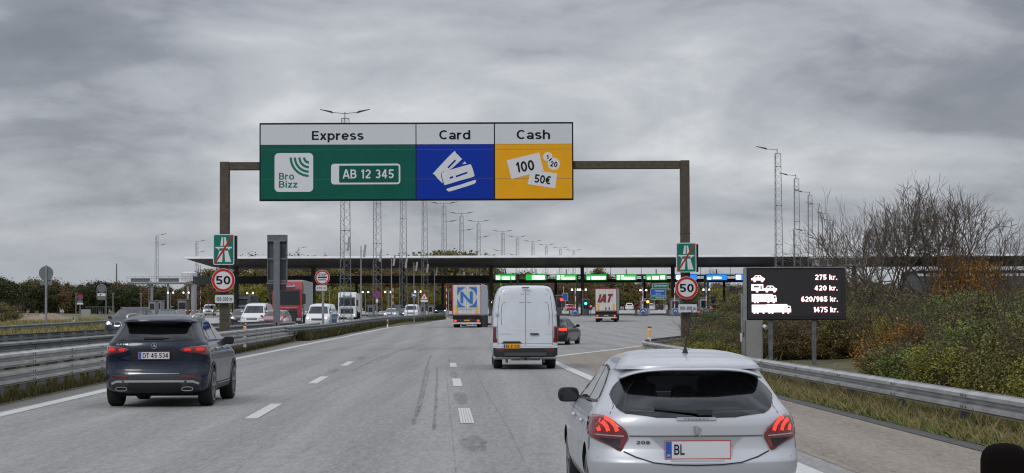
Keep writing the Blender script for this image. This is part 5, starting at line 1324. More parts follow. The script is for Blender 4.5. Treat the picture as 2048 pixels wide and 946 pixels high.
for k in range(nA):
    o_, i_ = rayhit(glo, 0, 1.06, 2 * PI * k / nA), rayhit([(a * .985, 1.06 + (b - 1.06) * .985) for a, b in HO], 0, 1.06, 2 * PI * k / nA)
    for q_ in range(5): t = q_ / 4; vs.append(fr(.005)(o_[0] + (i_[0] - o_[0]) * t, o_[1] + (i_[1] - o_[1]) * t))
mb.add(vs, [(5 * k + q_, 5 * ((k + 1) % nA) + q_, 5 * ((k + 1) % nA) + q_ + 1, 5 * k + q_ + 1) for k in range(nA) for q_ in range(4)])
rw = patch(glo, fr(.009), 40, 12).build('rear_window', 'car_glass', r, smooth=True)
mb.build('window_border', 'glass_tint', rw, smooth=True)
strip_on(fr(.0105), gl[:9], .010, 'window_seal', 'seam_dark', r)
# spoiler lip at the top of the hatch
sp_pts = [(-.615, 1.175), (-.52, 1.225), (-.38, 1.252), (-.2, 1.262), (0, 1.258), (.2, 1.262), (.38, 1.252), (.52, 1.225), (.615, 1.175)]
mb = MB(); vs = []
for i, (a, b) in enumerate(sp_pts):
    y0_ = .50 + .50 * abs(a) ** 2.2; y1_ = .215 + .42 * abs(a) ** 2.0 + (.02 if abs(a) < .1 else 0)
    vs += [(a, y0_, b + .045), (a, y1_, b + .012), (a, y1_ + .01, b - .018), (a, y0_, b - .01)]
mb.add(vs, [(4 * i + k, 4 * i + (k + 1) % 4, 4 * i + 4 + (k + 1) % 4, 4 * i + 4 + k) for i in range(len(sp_pts) - 1) for k in range(4)] + [(0, 1, 2, 3), tuple(range(len(vs) - 4, len(vs)))])
o = mb.build('roof_spoiler', 'silver_paint', r, smooth=True); md = o.modifiers.new('s', 'SUBSURF'); md.levels = 1; md.render_levels = 2
MB().box(-.13, .13, .452, .456, 1.222, 1.232).build('high_brake_light', 'rim_dark', r)
# tail lights
TL = [(-.872, .80), (-.862, .855), (-.81, .893), (-.711, .874), (-.643, .824), (-.582, .773), (-.562, .715), (-.59, .66), (-.628, .604), (-.711, .645), (-.82, .690), (-.870, .722)]
for s_ in (-1, 1):
    tl = patch(smoothpoly([(a * s_, b) for a, b in TL], 3), fr(.012), 22, 8).build('tail_light', 'red_lens', r, smooth=True); solid(tl, .012)
    strip_on(fr(.023), [(s_ * a, b) for a, b in lin((-.868, .735), (-.595, .722), 12)], .010, 'chrome_line', 'chrome', tl)
    low = [(-.80, .705), (-.62, .700), (-.635, .635), (-.66, .63)]
    patch([(s_ * a, b) for a, b in low], fr(.021), 8, 4).build('reversing_lens', 'rim_dark', tl)
    for k in range(3):
        cl = [[(-.845, .824), (-.815, .808), (-.797, .788), (-.788, .762)], [(-.825, .858), (-.785, .850), (-.752, .828), (-.730, .798), (-.718, .762)], [(-.790, .878), (-.735, .868), (-.695, .845), (-.665, .806), (-.647, .762)]][k]
        strip_on(fr(.023), [(s_ * a, b) for a, b in cl], .030, 'light_claw', 'red_glow', tl)
# plate recess, plate, badges, seams
patch([(-.385, .715), (-.24, .585), (-.22, .522), (.22, .522), (.24, .585), (.385, .715)], fr(.002), 16, 5).build('plate_recess', 'silver_car', r)
strip_on(fr(.004), lin((-.55, .722), (.55, .722), 16), .012, 'hatch_crease', 'seam', r)
strip_on(fr(.008), [(-.60, .60), (-.50, .555), (-.36, .512), (-.2, .494), (0, .490), (.2, .494), (.36, .512), (.50, .555), (.60, .60)], .010, 'hatch_seam', 'seam_dark', r)
symm(lambda s_: strip_on(fr(.004), [(s_ * .70, .90), (s_ * .665, .96), (s_ * .672, 1.04)], .006, 'hatch_seam', 'seam', r))
pl_ = plate(r, .0, .615, .54, .150, sh.rear(0, .62) - .028, None)
text('plate_text', 'BL', -.15, .617, .085, .085, flat(sh.rear(0, .62) - .047), 'sign_black', pl_, t=.15)
text('country_code', 'DK', -.238, .570, .03, .02, flat(sh.rear(0, .62) - .047), 'sign_white2', pl_, t=.15)
text('maker_letters', 'PEUGEOT', 0, .864, .20, .013, fr(.022), 'seam', r, bold=0, spacing=1.6)
patch(rrect(-.165, .165, .850, .876, .012), fr(.012), 12, 3).build('handle_strip', 'rim', r)
text('model_number', '208', -.44, .672, .11, .026, fr(.012), 'rim_dark', r, bold=.03)
# rampant-animal badge: simple upright silhouette of limbs
mb = MB()
for pts_, w_ in (([(-.028, .795), (-.005, .80), (.018, .79)], .014), ([(-.005, .80), (.004, .775), (-.002, .75)], .018), ([(0, .778), (-.028, .776)], .010), ([(.0, .768), (-.024, .76)], .009), ([(-.002, .752), (-.022, .735), (-.028, .722)], .010), ([(.0, .752), (.02, .738), (.018, .722), (.03, .721)], .010), ([(.01, .76), (.028, .776), (.032, .792)], .007)):
    vs = []
    for i, (a, b) in enumerate(pts_):
        p0 = pts_[max(0, i - 1)]; p1 = pts_[min(len(pts_) - 1, i + 1)]; dx, dy = p1[0] - p0[0], p1[1] - p0[1]; l = math.hypot(dx, dy)
        for q_ in (-1, 1): vs.append((a - dy / l * w_ / 2 * q_, sh.rear(a, b) - .016, b + dx / l * w_ / 2 * q_))
    mb.add(vs, [(2 * i, 2 * i + 1, 2 * i + 3, 2 * i + 2) for i in range(len(pts_) - 1)])
solid(mb.build('maker_badge', 'chrome', r), .006)
# wiper
yw = sh.rear(.0, .93) - .03
o = MB().bar((.08, sh.rear(.08, .905) - .03, .905), (-.34, sh.rear(-.34, .945) - .02, .948), .035, .016).build('rear_wiper', 'plastic', r)
MB().cbox((.07, sh.rear(.07, .91) - .02, .915), (.12, .05, .045)).build('wiper_base', 'plastic', o)
# side glass and trim
sw = [[(.62, 1.00), (.70, 1.09), (.92, 1.22), (1.25, 1.255), (1.38, 1.255), (1.38, .955), (.9, .965)], [(1.44, .955), (1.44, 1.255), (1.9, 1.25), (2.2, 1.20), (2.62, .985), (2.66, .955)]]
sw[0] = [(.64, 1.02), (.78, 1.15), (.98, 1.225), (1.25, 1.245), (1.38, 1.245), (1.38, .955), (.95, .965)]
side_windows(sh, r, sw, 'glass')
symm(lambda s_: strip_on(sh.fs(s_, .008), [(.60, 1.0), (.72, 1.13), (.98, 1.243), (1.4, 1.268), (1.9, 1.262), (2.25, 1.195)], .018, 'window_frame', 'plastic', r))
symm(lambda s_: strip_on(sh.fs(s_, .008), lin((.62, .99), (2.66, .945), 12), .016, 'window_trim', 'plastic', r))
patch([(-.62, .95), (-.47, 1.25), (.47, 1.25), (.62, .95)], sh.ff(), 14, 5).build('windscreen', 'windscreen_glass', r, smooth=True)
for s_ in (-1, 1):
    for a in (1.16, 2.10):
        bev(MB().cbox((s_ * (sh.side(a, .80) + .02), a, .80), (.03, .17, .035)).build('door_handle', 'silver_paint', r), .012, 2)
    for y_ in (1.41, 2.42): strip_on(sh.fs(s_, .003), lin((y_, .94), (y_ - .03, .32), 8), .007, 'door_seam', 'seam_dark', r)
    strip_on(sh.fs(s_, .003), [(.78, .94), (.90, .78), (1.02, .62)], .007, 'door_seam', 'seam_dark', r)
    mirror_pod(r, s_ * .80, 2.42, .965, s_, 'plastic', .20, .14)
    strip_on(fr(.003), [(s_ * .862, .70), (s_ * .868, .60), (s_ * .80, .545)], .007, 'bumper_seam', 'seam', r)
    patch([(s_ * .5, .80), (s_ * .8, .84), (s_ * .83, .72), (s_ * .6, .68)], sh.ff(), 8, 3).build('headlight', 'lens_clear', r)
# aerial with flared foot
o = MB().tube((0, .80, 1.385), (0, .79, 1.435), .028, .009, 10).build('aerial', 'plastic', r); MB().tube((0, .79, 1.43), (.052, .72, 1.755), .008, .004, 6).build('aerial_rod', 'plastic', o)
symm(lambda s_: strip_on(lambda a, b: (a, b, 1.0), [(0, 0), (0, .01)], .001, 'x', 'seam', r) if False else None)
for x in (-.755, .755):
    for y in (.66, 3.18): wheel(r, x, y, .31, .20, sg=1 if x > 0 else -1)
Yh = 15.75; r.location = (XA(1394, Yh), Yh, 0); r.rotation_euler = (0, 0, .035)

# ---- dark blue compact SUV, left foreground --------------------------------
r = thing('compact_suv', 'dark blue compact SUV with silver roof rails and oval exhaust trims in the left lane', 'car')
sh = Shell([(.24, .34, .84, 4.40), (.30, .16, .90, 4.52), (.38, .07, .935, 4.58), (.46, .03, .95, 4.62), (.56, 0, .955, 4.64), (.64, .02, .96, 4.64), (.70, .05, .965, 4.62), (.85, .075, .965, 4.52), (.96, .06, .955, 4.36), (1.05, .055, .94, 3.95), (1.12, .065, .925, 3.60),
            (1.18, .085, .905, 3.42), (1.24, .125, .865, 3.28), (1.32, .205, .825, 3.08), (1.44, .335, .765, 2.80), (1.53, .40, .715, 2.58), (1.555, .40, .70, 2.52), (1.57, .27, .69, 2.47), (1.60, .275, .665, 2.36), (1.635, .36, .62, 2.22), (1.665, .60, .55, 2.05), (1.69, .95, .42, 1.85), (1.70, 1.3, .2, 1.65)], Dr=.50, Df=.6, m=2.7)
bd = sh.mesh(60, 22, 14).build('body', ['navy_paint', 'underbody'], r, smooth=True)
cut_arches(bd, [(.92, .36), (3.74, .36)], .405)
fr = sh.fr
gl = [(-.765, 1.245), (-.70, 1.36), (-.62, 1.50), (-.57, 1.545), (-.3, 1.552), (0, 1.554), (.3, 1.552), (.57, 1.545), (.62, 1.50), (.70, 1.36), (.765, 1.245), (.72, 1.235), (.3, 1.215), (0, 1.212), (-.3, 1.215), (-.72, 1.235)]
patch(gl, fr(.007), 30, 10).build('rear_window', 'glass_tint', r, smooth=True)
mb = MB(); vs = []
lp_ = [(-.63, 1.555), (-.5, 1.572), (-.25, 1.578), (0, 1.579), (.25, 1.578), (.5, 1.572), (.63, 1.555)]
for a, b in lp_:
    y0_ = .48 + .3 * a * a; y1_ = .205 + .30 * a * a
    vs += [(a, y0_, b + .04), (a, y1_, b + .010), (a, y1_ + .01, b - .016), (a, y0_, b - .012)]
mb.add(vs, [(4 * i + k, 4 * i + (k + 1) % 4, 4 * i + 4 + (k + 1) % 4, 4 * i + 4 + k) for i in range(len(lp_) - 1) for k in range(4)] + [(0, 1, 2, 3), tuple(range(len(vs) - 4, len(vs)))])
o = mb.build('roof_spoiler', 'navy_paint', r, smooth=True); md = o.modifiers.new('s', 'SUBSURF'); md.levels = 1; md.render_levels = 1
for s_ in (-1, 1):
    po = [(s_ * a, b) for a, b in [(-.935, 1.10), (-.90, 1.135), (-.66, 1.115), (-.50, 1.075), (-.455, 1.055), (-.52, 1.02), (-.66, .995), (-.72, .985), (-.90, .955), (-.94, 1.0)]]
    tl = patch(po, fr(.010), 18, 6).build('tail_light', 'red_lens', r, smooth=True); solid(tl, .012)
    strip_on(fr(.018), [(s_ * a, b) for a, b in lin((-.70, .985), (-.70, 1.118), 4)], .014, 'lens_joint', 'red_lens_dark', tl)
    for (a0, a1, b0, b1) in ((-.88, -.74, 1.035, 1.095), (-.66, -.54, 1.03, 1.08)):
        patch(rrect(min(s_ * a0, s_ * a1), max(s_ * a0, s_ * a1), b0, b1, .025), fr(.019), 8, 4).build('inner_lens', 'red_soft', tl)
    patch([(s_ * a, b) for a, b in [(-.92, .985), (-.72, 1.01), (-.72, .99), (-.90, .958)]], fr(.018), 6, 3).build('clear_lens', 'rim_dark', tl)
    patch([(s_ * a, b) for a, b in [(-.76, .578), (-.47, .578), (-.49, .545), (-.74, .545)]], fr(.008), 8, 3).build('rear_reflector', 'red_lens', r)
    # exhaust trims
    cx_ = s_ * .60; ring_ = MB()
    for k in range(20):
        t0, t1 = 2 * PI * k / 20, 2 * PI * (k + 1) / 20
        e_ = lambda t_: (cx_ + .10 * math.copysign(abs(math.cos(t_)) ** .7, math.cos(t_)), .085, .345 + .035 * math.copysign(abs(math.sin(t_)) ** .7, math.sin(t_)))
        ring_.bar(e_(t0), e_(t1), .014, .014)
    ring_.build('exhaust_trim', 'chrome', r); MB().box(cx_ - .09, cx_ + .09, .09, .3, .318, .372).build('exhaust_opening', 'underbody', r)
    patch([(s_ * a, b) for a, b in [(-.955, .76), (-.90, .80), (-.885, .72), (-.93, .60)]], fr(.004), 6, 4).build('air_outlet', 'plastic', r)
    # roof rails
    rr_ = [(s_ * .60, .62, 1.625), (s_ * .615, .72, 1.675), (s_ * .62, .95, 1.700), (s_ * .62, 1.5, 1.708), (s_ * .60, 2.05, 1.68), (s_ * .59, 2.25, 1.63)]
    mb = MB()
    for a, b in zip(rr_, rr_[1:]): mb.tube(a, b, .018, n=7)
    mb.build('roof_rail', 'chrome', r, smooth=True)
patch([(-.86, .535), (-.80, .60), (.80, .60), (.86, .535), (.82, .30), (.60, .265), (-.60, .265), (-.82, .30)], fr(.003), 24, 6).build('lower_bumper', 'plastic_mid', r, smooth=True)
patch([(-.50, .40), (-.46, .46), (.46, .46), (.50, .40), (.42, .27), (-.42, .27)], fr(.008), 16, 4).build('diffuser', 'plastic', r)
strip_on(fr(.009), lin((-.46, .625), (.46, .625), 14), .009, 'loading_edge', 'rim', r)
strip_on(fr(.014), [(-.80, .435), (-.70, .478), (-.4, .485), (0, .485), (.4, .485), (.70, .478), (.80, .435)], .040, 'bumper_trim', 'silver_trim', r)
strip_on(fr(.004), [(-.70, 1.0), (-.71, .80), (-.60, .68), (-.48, .642)], .008, 'hatch_seam', 'seam_dark', r); strip_on(fr(.004), [(.70, 1.0), (.71, .80), (.60, .68), (.48, .642)], .008, 'hatch_seam', 'seam_dark', r)
patch([(-.44, 1.05), (-.38, 1.06), (.38, 1.06), (.44, 1.05), (.40, .87), (.3, .86), (-.3, .86), (-.40, .87)], fr(.003), 14, 5).build('plate_recess', 'seam_dark', r)
plate(r, 0, .955, .575, .135, sh.rear(0, .955) - .022, 'DT 45 534')
# three-pointed star in a ring
ys_ = sh.rear(0, 1.13) - .022
mb = MB().ring(0, 1.13, .056, .047, ys_, ys_ + .008, 28)
for k in range(3):
    a = rad(90 + 120 * k); mb.add([(.012 * math.cos(a + 1.57), ys_, 1.13 + .012 * math.sin(a + 1.57)), (.05 * math.cos(a), ys_, 1.13 + .05 * math.sin(a)), (.012 * math.cos(a - 1.57), ys_, 1.13 + .012 * math.sin(a - 1.57)), (0, ys_ - .01, 1.13)], [(0, 1, 3), (1, 2, 3), (0, 2, 1)])
mb.build('star_badge', 'chrome', r)
text('model_letters', 'GLA 200', -.60, 1.158, .235, .030, fr(.016), 'chrome', r, bold=.02)
o = MB().bar((-.06, sh.rear(-.06, 1.262) - .02, 1.266), (.26, sh.rear(.26, 1.27) - .012, 1.272), .02, .010).build('rear_wiper', 'plastic', r)
MB().cbox((-.02, sh.rear(-.02, 1.262) - .015, 1.268), (.36, .035, .034)).build('wiper_base', 'plastic', o)
# side: glass, chrome surround, cladding, doors
sw = [[(.66, 1.30), (.80, 1.40), (.98, 1.49), (.98, 1.245), (.80, 1.25)], [(1.04, 1.24), (1.04, 1.51), (1.4, 1.545), (1.78, 1.548), (1.78, 1.22)], [(1.86, 1.22), (1.86, 1.548), (2.3, 1.52), (2.62, 1.42), (3.02, 1.235)]]
side_windows(sh, r, sw, 'glass')
for s_ in (-1, 1):
    strip_on(sh.fs(s_, .012), [(.60, 1.24), (.62, 1.32), (.80, 1.44), (1.1, 1.545), (1.6, 1.575), (2.1, 1.565), (2.5, 1.49), (3.0, 1.255)], .020, 'window_trim', 'chrome', r)
    strip_on(sh.fs(s_, .012), lin((.60, 1.24), (3.02, 1.215), 12), .016, 'window_trim', 'chrome', r)
    for a in (1.42, 2.36): bev(MB().cbox((s_ * (sh.side(a, 1.06) + .022), a, 1.06), (.03, .2, .032)).build('door_handle', 'chrome', r), .01, 2)
    for y_ in (1.82, 2.95): strip_on(sh.fs(s_, .004), lin((y_, 1.2), (y_ - .02, .42), 8), .008, 'door_seam', 'seam_dark', r)
    patch([(1.34, .30), (1.36, .42), (3.30, .42), (3.32, .30)], sh.fs(s_, .012), 10, 3).build('sill_cladding', 'plastic_mid', r)
    strip_on(sh.fs(s_, .02), lin((1.5, .40), (3.2, .40), 8), .02, 'sill_trim', 'rim', r)
    for yc_ in (.92, 3.74):
        strip_on(sh.fs(s_, .010), [(yc_ + .435 * math.cos(a), .36 + .435 * math.sin(a)) for a in [PI * k / 16 for k in range(17)]], .06, 'arch_cladding', 'plastic_mid', r)
    mirror_pod(r, s_ * .87, 2.88, 1.185, s_, 'plastic', .21, .155)
    patch([(s_ * .45, .98), (s_ * .85, 1.0), (s_ * .9, .86), (s_ * .55, .84)], sh.ff(), 8, 3).build('headlight', 'lens_clear', r)
patch([(-.62, 1.22), (-.52, 1.52), (.52, 1.52), (.62, 1.22)], sh.ff(), 14, 5).build('windscreen', 'glass', r, smooth=True)
MB().box(-.72, .72, .5, 4.1, .20, .32).build('underbody', 'underbody', r)
for x in (-.84, .84):
    for y in (.92, 3.74): wheel(r, x, y, .365, .25, 'rim', 1 if x > 0 else -1)
Ys_ = 35.1; r.location = (XA(307.5, Ys_), Ys_, 0); r.rotation_euler = (0, 0, .012)

# ---- white high-roof panel van ---------------------------------------------
r = thing('panel_van', 'white high-roofed panel van with yellow plate and closed twin rear doors in the right lane', 'van')
sh = Shell([(.30, .10, .93, 5.60), (.36, 0.0, .955, 5.72), (.66, -.02, .97, 5.78), (.70, .05, .965, 5.76), (.80, .05, .965, 5.70), (1.05, .055, .962, 5.45), (1.29, .06, .955, 4.95), (1.45, .065, .945, 4.80), (1.9, .09, .908, 4.35), (2.15, .11, .862, 4.10), (2.3, .13, .818, 3.95), (2.40, .16, .770, 3.8), (2.455, .22, .70, 3.65), (2.485, .36, .55, 3.4), (2.495, .7, .3, 3.1)], Dr=.20, Df=.6, m=3.6)
bd = sh.mesh(56, 20, 12).build('body', ['van_white', 'underbody'], r, smooth=True)
cut_arches(bd, [(1.15, .36), (4.75, .36)], .42)
fr = sh.fr
# bumper
patch([(-.965, .70), (-.80, .68), (-.6, .685), (.6, .685), (.80, .68), (.965, .70), (.95, .38), (.85, .31), (-.85, .31), (-.95, .38)], fr(.012), 24, 6).build('rear_bumper', 'plastic', r, smooth=True)
bev(MB().box(-.62, .62, -.10, -.03, .40, .50).build('bumper_step', 'plastic_mid', r), .01, 1)
for s_ in (-1, 1):
    tl = patch([(s_ * a, b) for a, b in [(-.945, 1.28), (-.85, 1.27), (-.835, 1.16), (-.83, .80), (-.955, .80)]], fr(.010), 8, 10).build('tail_light', 'red_lens', r, smooth=True); solid(tl, .012)
    patch([(s_ * a, b) for a, b in [(-.86, 1.22), (-.842, 1.22), (-.835, .92), (-.86, .92)]], fr(.018), 4, 5).build('clear_lens', 'lens_clear', tl)
    patch([(s_ * a, b) for a, b in [(-.94, .785), (-.84, .785), (-.84, .70), (-.94, .70)]], fr(.008), 4, 3).build('corner_plate', 'van_white', r)
    patch([(s_ * a, b) for a, b in [(-.84, .575), (-.66, .575), (-.66, .535), (-.84, .535)]], fr(.016), 5, 2).build('rear_reflector', 'red_lens', r)
    for z_ in (.95, 1.685, 2.15)[1:2]: MB().cbox((s_ * .875, .03, z_), (.10, .05, .075)).build('door_hinge', 'van_white', r)
    strip_on(fr(.004), [(s_ * .80, .72), (s_ * .82, 1.30), (s_ * .80, 1.75), (s_ * .76, 2.10), (s_ * .70, 2.33), (s_ * .64, 2.38), (s_ * .02, 2.395)], .012, 'door_seam', 'seam', r)
    strip_on(fr(.004), [(s_ * .64, 2.22), (s_ * .03, 2.23)], .013, 'pressed_line', 'seam', r)
    strip_on(fr(.004), [(s_ * .70, 1.30), (s_ * .715, 1.6), (s_ * .69, 1.9), (s_ * .64, 1.98), (s_ * .04, 1.985)], .013, 'pressed_line', 'seam', r)
    strip_on(fr(.004), [(s_ * .71, 1.30), (s_ * .58, 1.225), (s_ * .45, 1.21), (s_ * .04, 1.21)], .014, 'pressed_line', 'white_paint', r)
    strip_on(fr(.004), lin((s_ * .02, .77), (s_ * .79, .77), 6), .008, 'pressed_line', 'seam', r)
    o = MB().cbox((s_ * 1.14, 4.22, 1.42), (.15, .10, .40)); o = bev(o.build('side_mirror', 'plastic', r), .04, 2); MB().bar((s_ * .93, 4.25, 1.3), (s_ * 1.1, 4.25, 1.32), .05, .06).build('mirror_arm', 'plastic', o)
    patch([(4.0, 1.32), (4.0, 1.85), (4.30, 1.85), (4.75, 1.35)], sh.fs(s_), 6, 4).build('side_window', 'glass', r)
    patch([(s_ * .5, 1.05), (s_ * .85, 1.1), (s_ * .88, .92), (s_ * .6, .9)], sh.ff(), 6, 3).build('headlight', 'lens_clear', r)
patch([(-.75, 1.36), (-.68, 2.0), (.68, 2.0), (.75, 1.36)], sh.ff(), 12, 5).build('windscreen', 'glass', r)
strip_on(fr(.004), lin((.012, .70), (.012, 2.40), 12), .014, 'door_seam', 'seam', r)
bev(MB().cbox((.27, .015, 1.05), (.26, .05, .045)).build('door_handle', 'plastic', r), .015, 2)
patch([(-.70, .775), (-.64, .835), (-.16, .835), (-.10, .775)], fr(.018), 10, 3).build('plate_light_bar', 'plastic', r)
plate(r, -.40, .69, .50, .135, -.035, 'EE 21 532', yellow=True)
text('van_letters', 'SPRINTER', -.615, 1.05, .36, .022, fr(.008), 'rim', r, bold=0)
text('van_letters', '315 CDI', .70, 1.045, .20, .022, fr(.008), 'rim', r, bold=0)
bev(MB().box(-.10, .12, .0, .08, 2.41, 2.44).build('high_brake_light', 'red_lens', r), .01, 1)
o = MB().bar((-.16, .06, .34), (.14, .06, .34), .1, .12).build('tow_bar', 'galv_dark', r)
mb = MB().tube((-.42, .15, .30), (.45, .15, .30), .035, n=8); mb.tube((-.55, .2, .33), (-.55, .2, .2), .04, n=8).tube((.55, .2, .33), (.55, .2, .2), .04, n=8); mb.build('tow_cross_tube', 'galv_dark', r)
MB().tube((0, -.02, .30), (0, -.1, .36), .03, n=8).build('tow_ball', 'plastic', r)
MB().box(-.8, .8, .4, 5.3, .30, .42).build('underbody', 'underbody', r)
for x in (-.80, .80):
    for y in (1.15, 4.75): wheel(r, x, y, .345, .26, 'rim', 1 if x > 0 else -1)
Yv = 57.0; r.location = (XA(1050.5, Yv), Yv, 0); r.rotation_euler = (0, 0, .022)

# ---- generic cars ------------------------------------------------------------
def car(name, label, px, Y, rz, kind='hatch', L_=4.3, W_=1.8, H_=1.5, paint='dark_car', lights='off', dz=0, glass='glass', plate_txt=None, wheels=True, grille='plain', cat='car', group=None, brake=False):
    h = H_; w = W_ / 2; Lr = {'hatch': .30, 'suv': .34, 'wagon': .42, 'van': .10, 'saloon': .75}[kind]
    cowl = .74 * L_; belt = .62 * h
    if kind == 'van':
        rows = [(.20, .12, w * .94, L_ * .97), (.32, .02, w * .985, L_), (.62, 0, w, L_), (.80, .01, w, L_ * .985), (h * .50, .015, w * .995, L_ * .93), (h * .57, .02, w * .99, L_ * .865), (h * .64, .03, w * .97, L_ * .83), (h * .80, .06, w * .91, L_ * .75), (h * .93, .12, w * .82, L_ * .68), (h * .975, .25, w * .70, L_ * .63), (h, .7, w * .35, L_ * .52)]
    else:
        rows = [(.18, .16, w * .93, L_ * .975), (.30, .04, w * .98, L_ * .992), (.48, 0, w, L_), (.62, .03, w, L_ * .995), (h * .50, .05, w * .99, L_ * .965), (h * .57, .08, w * .975, L_ * .86), (h * .64, .14 if kind != 'saloon' else .35, w * .94, L_ * .745),
                (h * .70, .22 if kind != 'saloon' else .7, w * .89, L_ * .705), (h * .80, Lr * 1.0 + .05, w * .82, L_ * .63), (h * .91, Lr * 1.35 + .05, w * .73, L_ * .56), (h * .96, Lr * 1.5 + .15, w * .64, L_ * .50), (h * .985, Lr * 1.5 + .45, w * .5, L_ * .46), (h, Lr + 1.1, w * .22, L_ * .42)]
    sh = Shell(rows, Dr=.35 if kind != 'van' else .2, Df=.5, m=2.8, mf=2.6)
    p = P(px, 620, Y); r = thing(name, label, cat, (p.x, Y, g(Y) + dz), rz, group)
    bd = sh.mesh(30, 10, 8).build('body', [paint, 'underbody'], r, smooth=True)
    wr = .33 if kind != 'suv' else .37; ya, yb_ = .19 * L_, .81 * L_
    cut_arches(bd, [(ya, wr), (yb_, wr)], wr + .05)
    b0, b1 = h * .66, h * .90; wn_ = w
    if kind == 'van': b0, b1 = h * .60, h * .88
    fw = [(-w * .82, b0), (-w * .68, b1), (w * .68, b1), (w * .82, b0)]
    patch(fw, sh.ff(.01), 14, 5).build('windscreen', glass, r, smooth=True)
    if kind != 'van' or True: patch([(-w * .74, b0 + .02), (-w * .60, b1 - .02), (w * .60, b1 - .02), (w * .74, b0 + .02)], sh.fr(.01), 12, 4).build('rear_window', 'glass_tint', r, smooth=True)
    if kind == 'van': sw = [[(L_ * .60, b0), (L_ * .60, b1), (L_ * .68, b1), (L_ * .80, b0)]]
    else: sw = [[(.42 + Lr * .8, b0), (.62 + Lr, b1), (L_ * .435, b1), (L_ * .435, b0)], [(L_ * .45, b0), (L_ * .45, b1), (L_ * .53, b1), (L_ * .69, b0)]]
    side_windows(sh, r, sw, 'glass', .01)
    hz0, hz1 = (h * .43, h * .54) if kind != 'van' else (h * .36, h * .47)
    for s_ in (-1, 1):
        hl = patch([(s_ * a, b) for a, b in [(-w * .93, hz1 - .03), (-w * .80, hz1), (-w * .50, hz0 + .06), (-w * .52, hz0), (-w * .92, hz0 + .01)]], sh.ff(.012), 8, 4).build('headlight', 'lens_clear' if lights == 'off' else 'head_glow', r)
        if lights == 'on':
            hl.data.materials[0] = MATS['lens_clear']; yy = sh.front(w * .74, (hz0 + hz1) / 2)
            MB().tube((s_ * w * .74, yy - .02, (hz0 + hz1) / 2), (s_ * w * .74, yy + .05, (hz0 + hz1) / 2), .085, n=10).build('lit_lamp', 'head_glow', hl)
        tm = 'red_glow' if brake else 'red_lens'
        patch([(s_ * a, b) for a, b in [(-w * .94, h * .60), (-w * .55, h * .585), (-w * .55, h * .52), (-w * .95, h * .50)]], sh.fr(.012), 8, 3).build('tail_light', tm, r)
        if wheels:
            mirror_pod(r, s_ * w * .93, L_ * (.66 if kind != 'van' else .74), h * .665, s_, paint if paint != 'van_white' else 'plastic', .20, .15)
        if kind == 'suv' or kind == 'wagon':
            MB().tube((s_ * w * .66, Lr * 1.5 + .4, h * .985), (s_ * w * .66, L_ * .47, h * .99), .02, n=5).build('roof_rail', 'chrome', r)
    if grille == 'twin':
        for s_ in (-1, 1):
            o = patch(rrect(min(s_ * .04, s_ * .36), max(s_ * .04, s_ * .36), h * .40, h * .53, .07), sh.ff(.012), 8, 4).build('grille', 'plastic', r)
            strip_on(sh.ff(.018), [(q_[0], q_[1]) for q_ in rrect(min(s_ * .04, s_ * .36), max(s_ * .04, s_ * .36), h * .40, h * .53, .07)] + [rrect(min(s_ * .04, s_ * .36), max(s_ * .04, s_ * .36), h * .40, h * .53, .07)[0]], .022, 'grille_frame', 'chrome', o)
    else:
        patch([(-w * .45, hz0 + .03), (-w * .40, hz0 - .12), (w * .40, hz0 - .12), (w * .45, hz0 + .03)] if kind != 'van' else rrect(-w * .45, w * .45, hz0 - .06, hz0 + .10, .05), sh.ff(.012), 10, 3).build('grille', 'plastic', r)
        if grille == 'star':
            yy = sh.front(0, hz0 + .02) + .02
            mb = MB().ring(0, hz0 + .02, .10, .08, yy, yy + .01, 16)
            for k in range(3): a = rad(90 + 120 * k); mb.bar((0, yy, hz0 + .02), (.09 * math.cos(a), yy, hz0 + .02 + .09 * math.sin(a)), .012, .02)
            mb.build('star_badge', 'chrome', r); strip_on(sh.ff(.02), lin((-w * .42, hz0 + .02), (w * .42, hz0 + .02), 8), .018, 'grille_bar', 'chrome', r)
    patch([(-w * .80, .34), (-w * .74, .24), (w * .74, .24), (w * .80, .34)], sh.ff(.01), 10, 2).build('lower_intake', 'plastic', r)
    plate(r, 0, .43, .50, .11, sh.front(0, .43) + .008, None, front=True)
    plate(r, 0, h * .52 if kind != 'suv' else h * .54, .50, .11, sh.rear(0, h * .53) - .03, plate_txt)
    for s_ in (-1, 1):
        for y in (ya, yb_): wheel(r, s_ * (w - .115), y, wr, .22, 'rim', s_)
    MB().box(-w * .8, w * .8, .4, L_ * .93, .16, .26).build('underbody', 'underbody', r)
    return r
FR = PI   # facing the viewer
def oncoming(name, label, px, Y, head=0.0, **k):
    """px: centre of the front face, Y: distance of the front face"""
    L_ = k.get('L_', 4.3); r = car(name, label, px, Y, 0, **k); a = PI + head; r.rotation_euler = (0, 0, a)
    fx, fy = -math.sin(a) * L_, math.cos(a) * L_
    r.location.x -= fx; r.location.y = Y - fy; return r
car('estate_car', 'black estate car braking beside the white van, silver roof rails', 1097, 96.5, -.20, 'wagon', 4.75, 1.84, 1.42, 'black_car', brake=True)
oncoming('suv', 'dark blue oncoming SUV with twin chrome-framed grille and a lit headlamp on the far left', 241, 104, -.05, kind='suv', L_=4.7, W_=1.92, H_=1.70, paint='dark_car', lights='on', dz=.30, grille='twin')
oncoming('car', 'dark oncoming car whose greenish windscreen peeks over the roof of the blue SUV', 329, 172, .06, kind='hatch', paint='dark_car', glass='glass_green', dz=.25)
oncoming('minivan', 'white oncoming van with a star on its wide grille right of the left brown column', 503, 153, -.05, kind='van', L_=4.9, W_=1.93, H_=2.0, paint='white_car', dz=.30, grille='star')
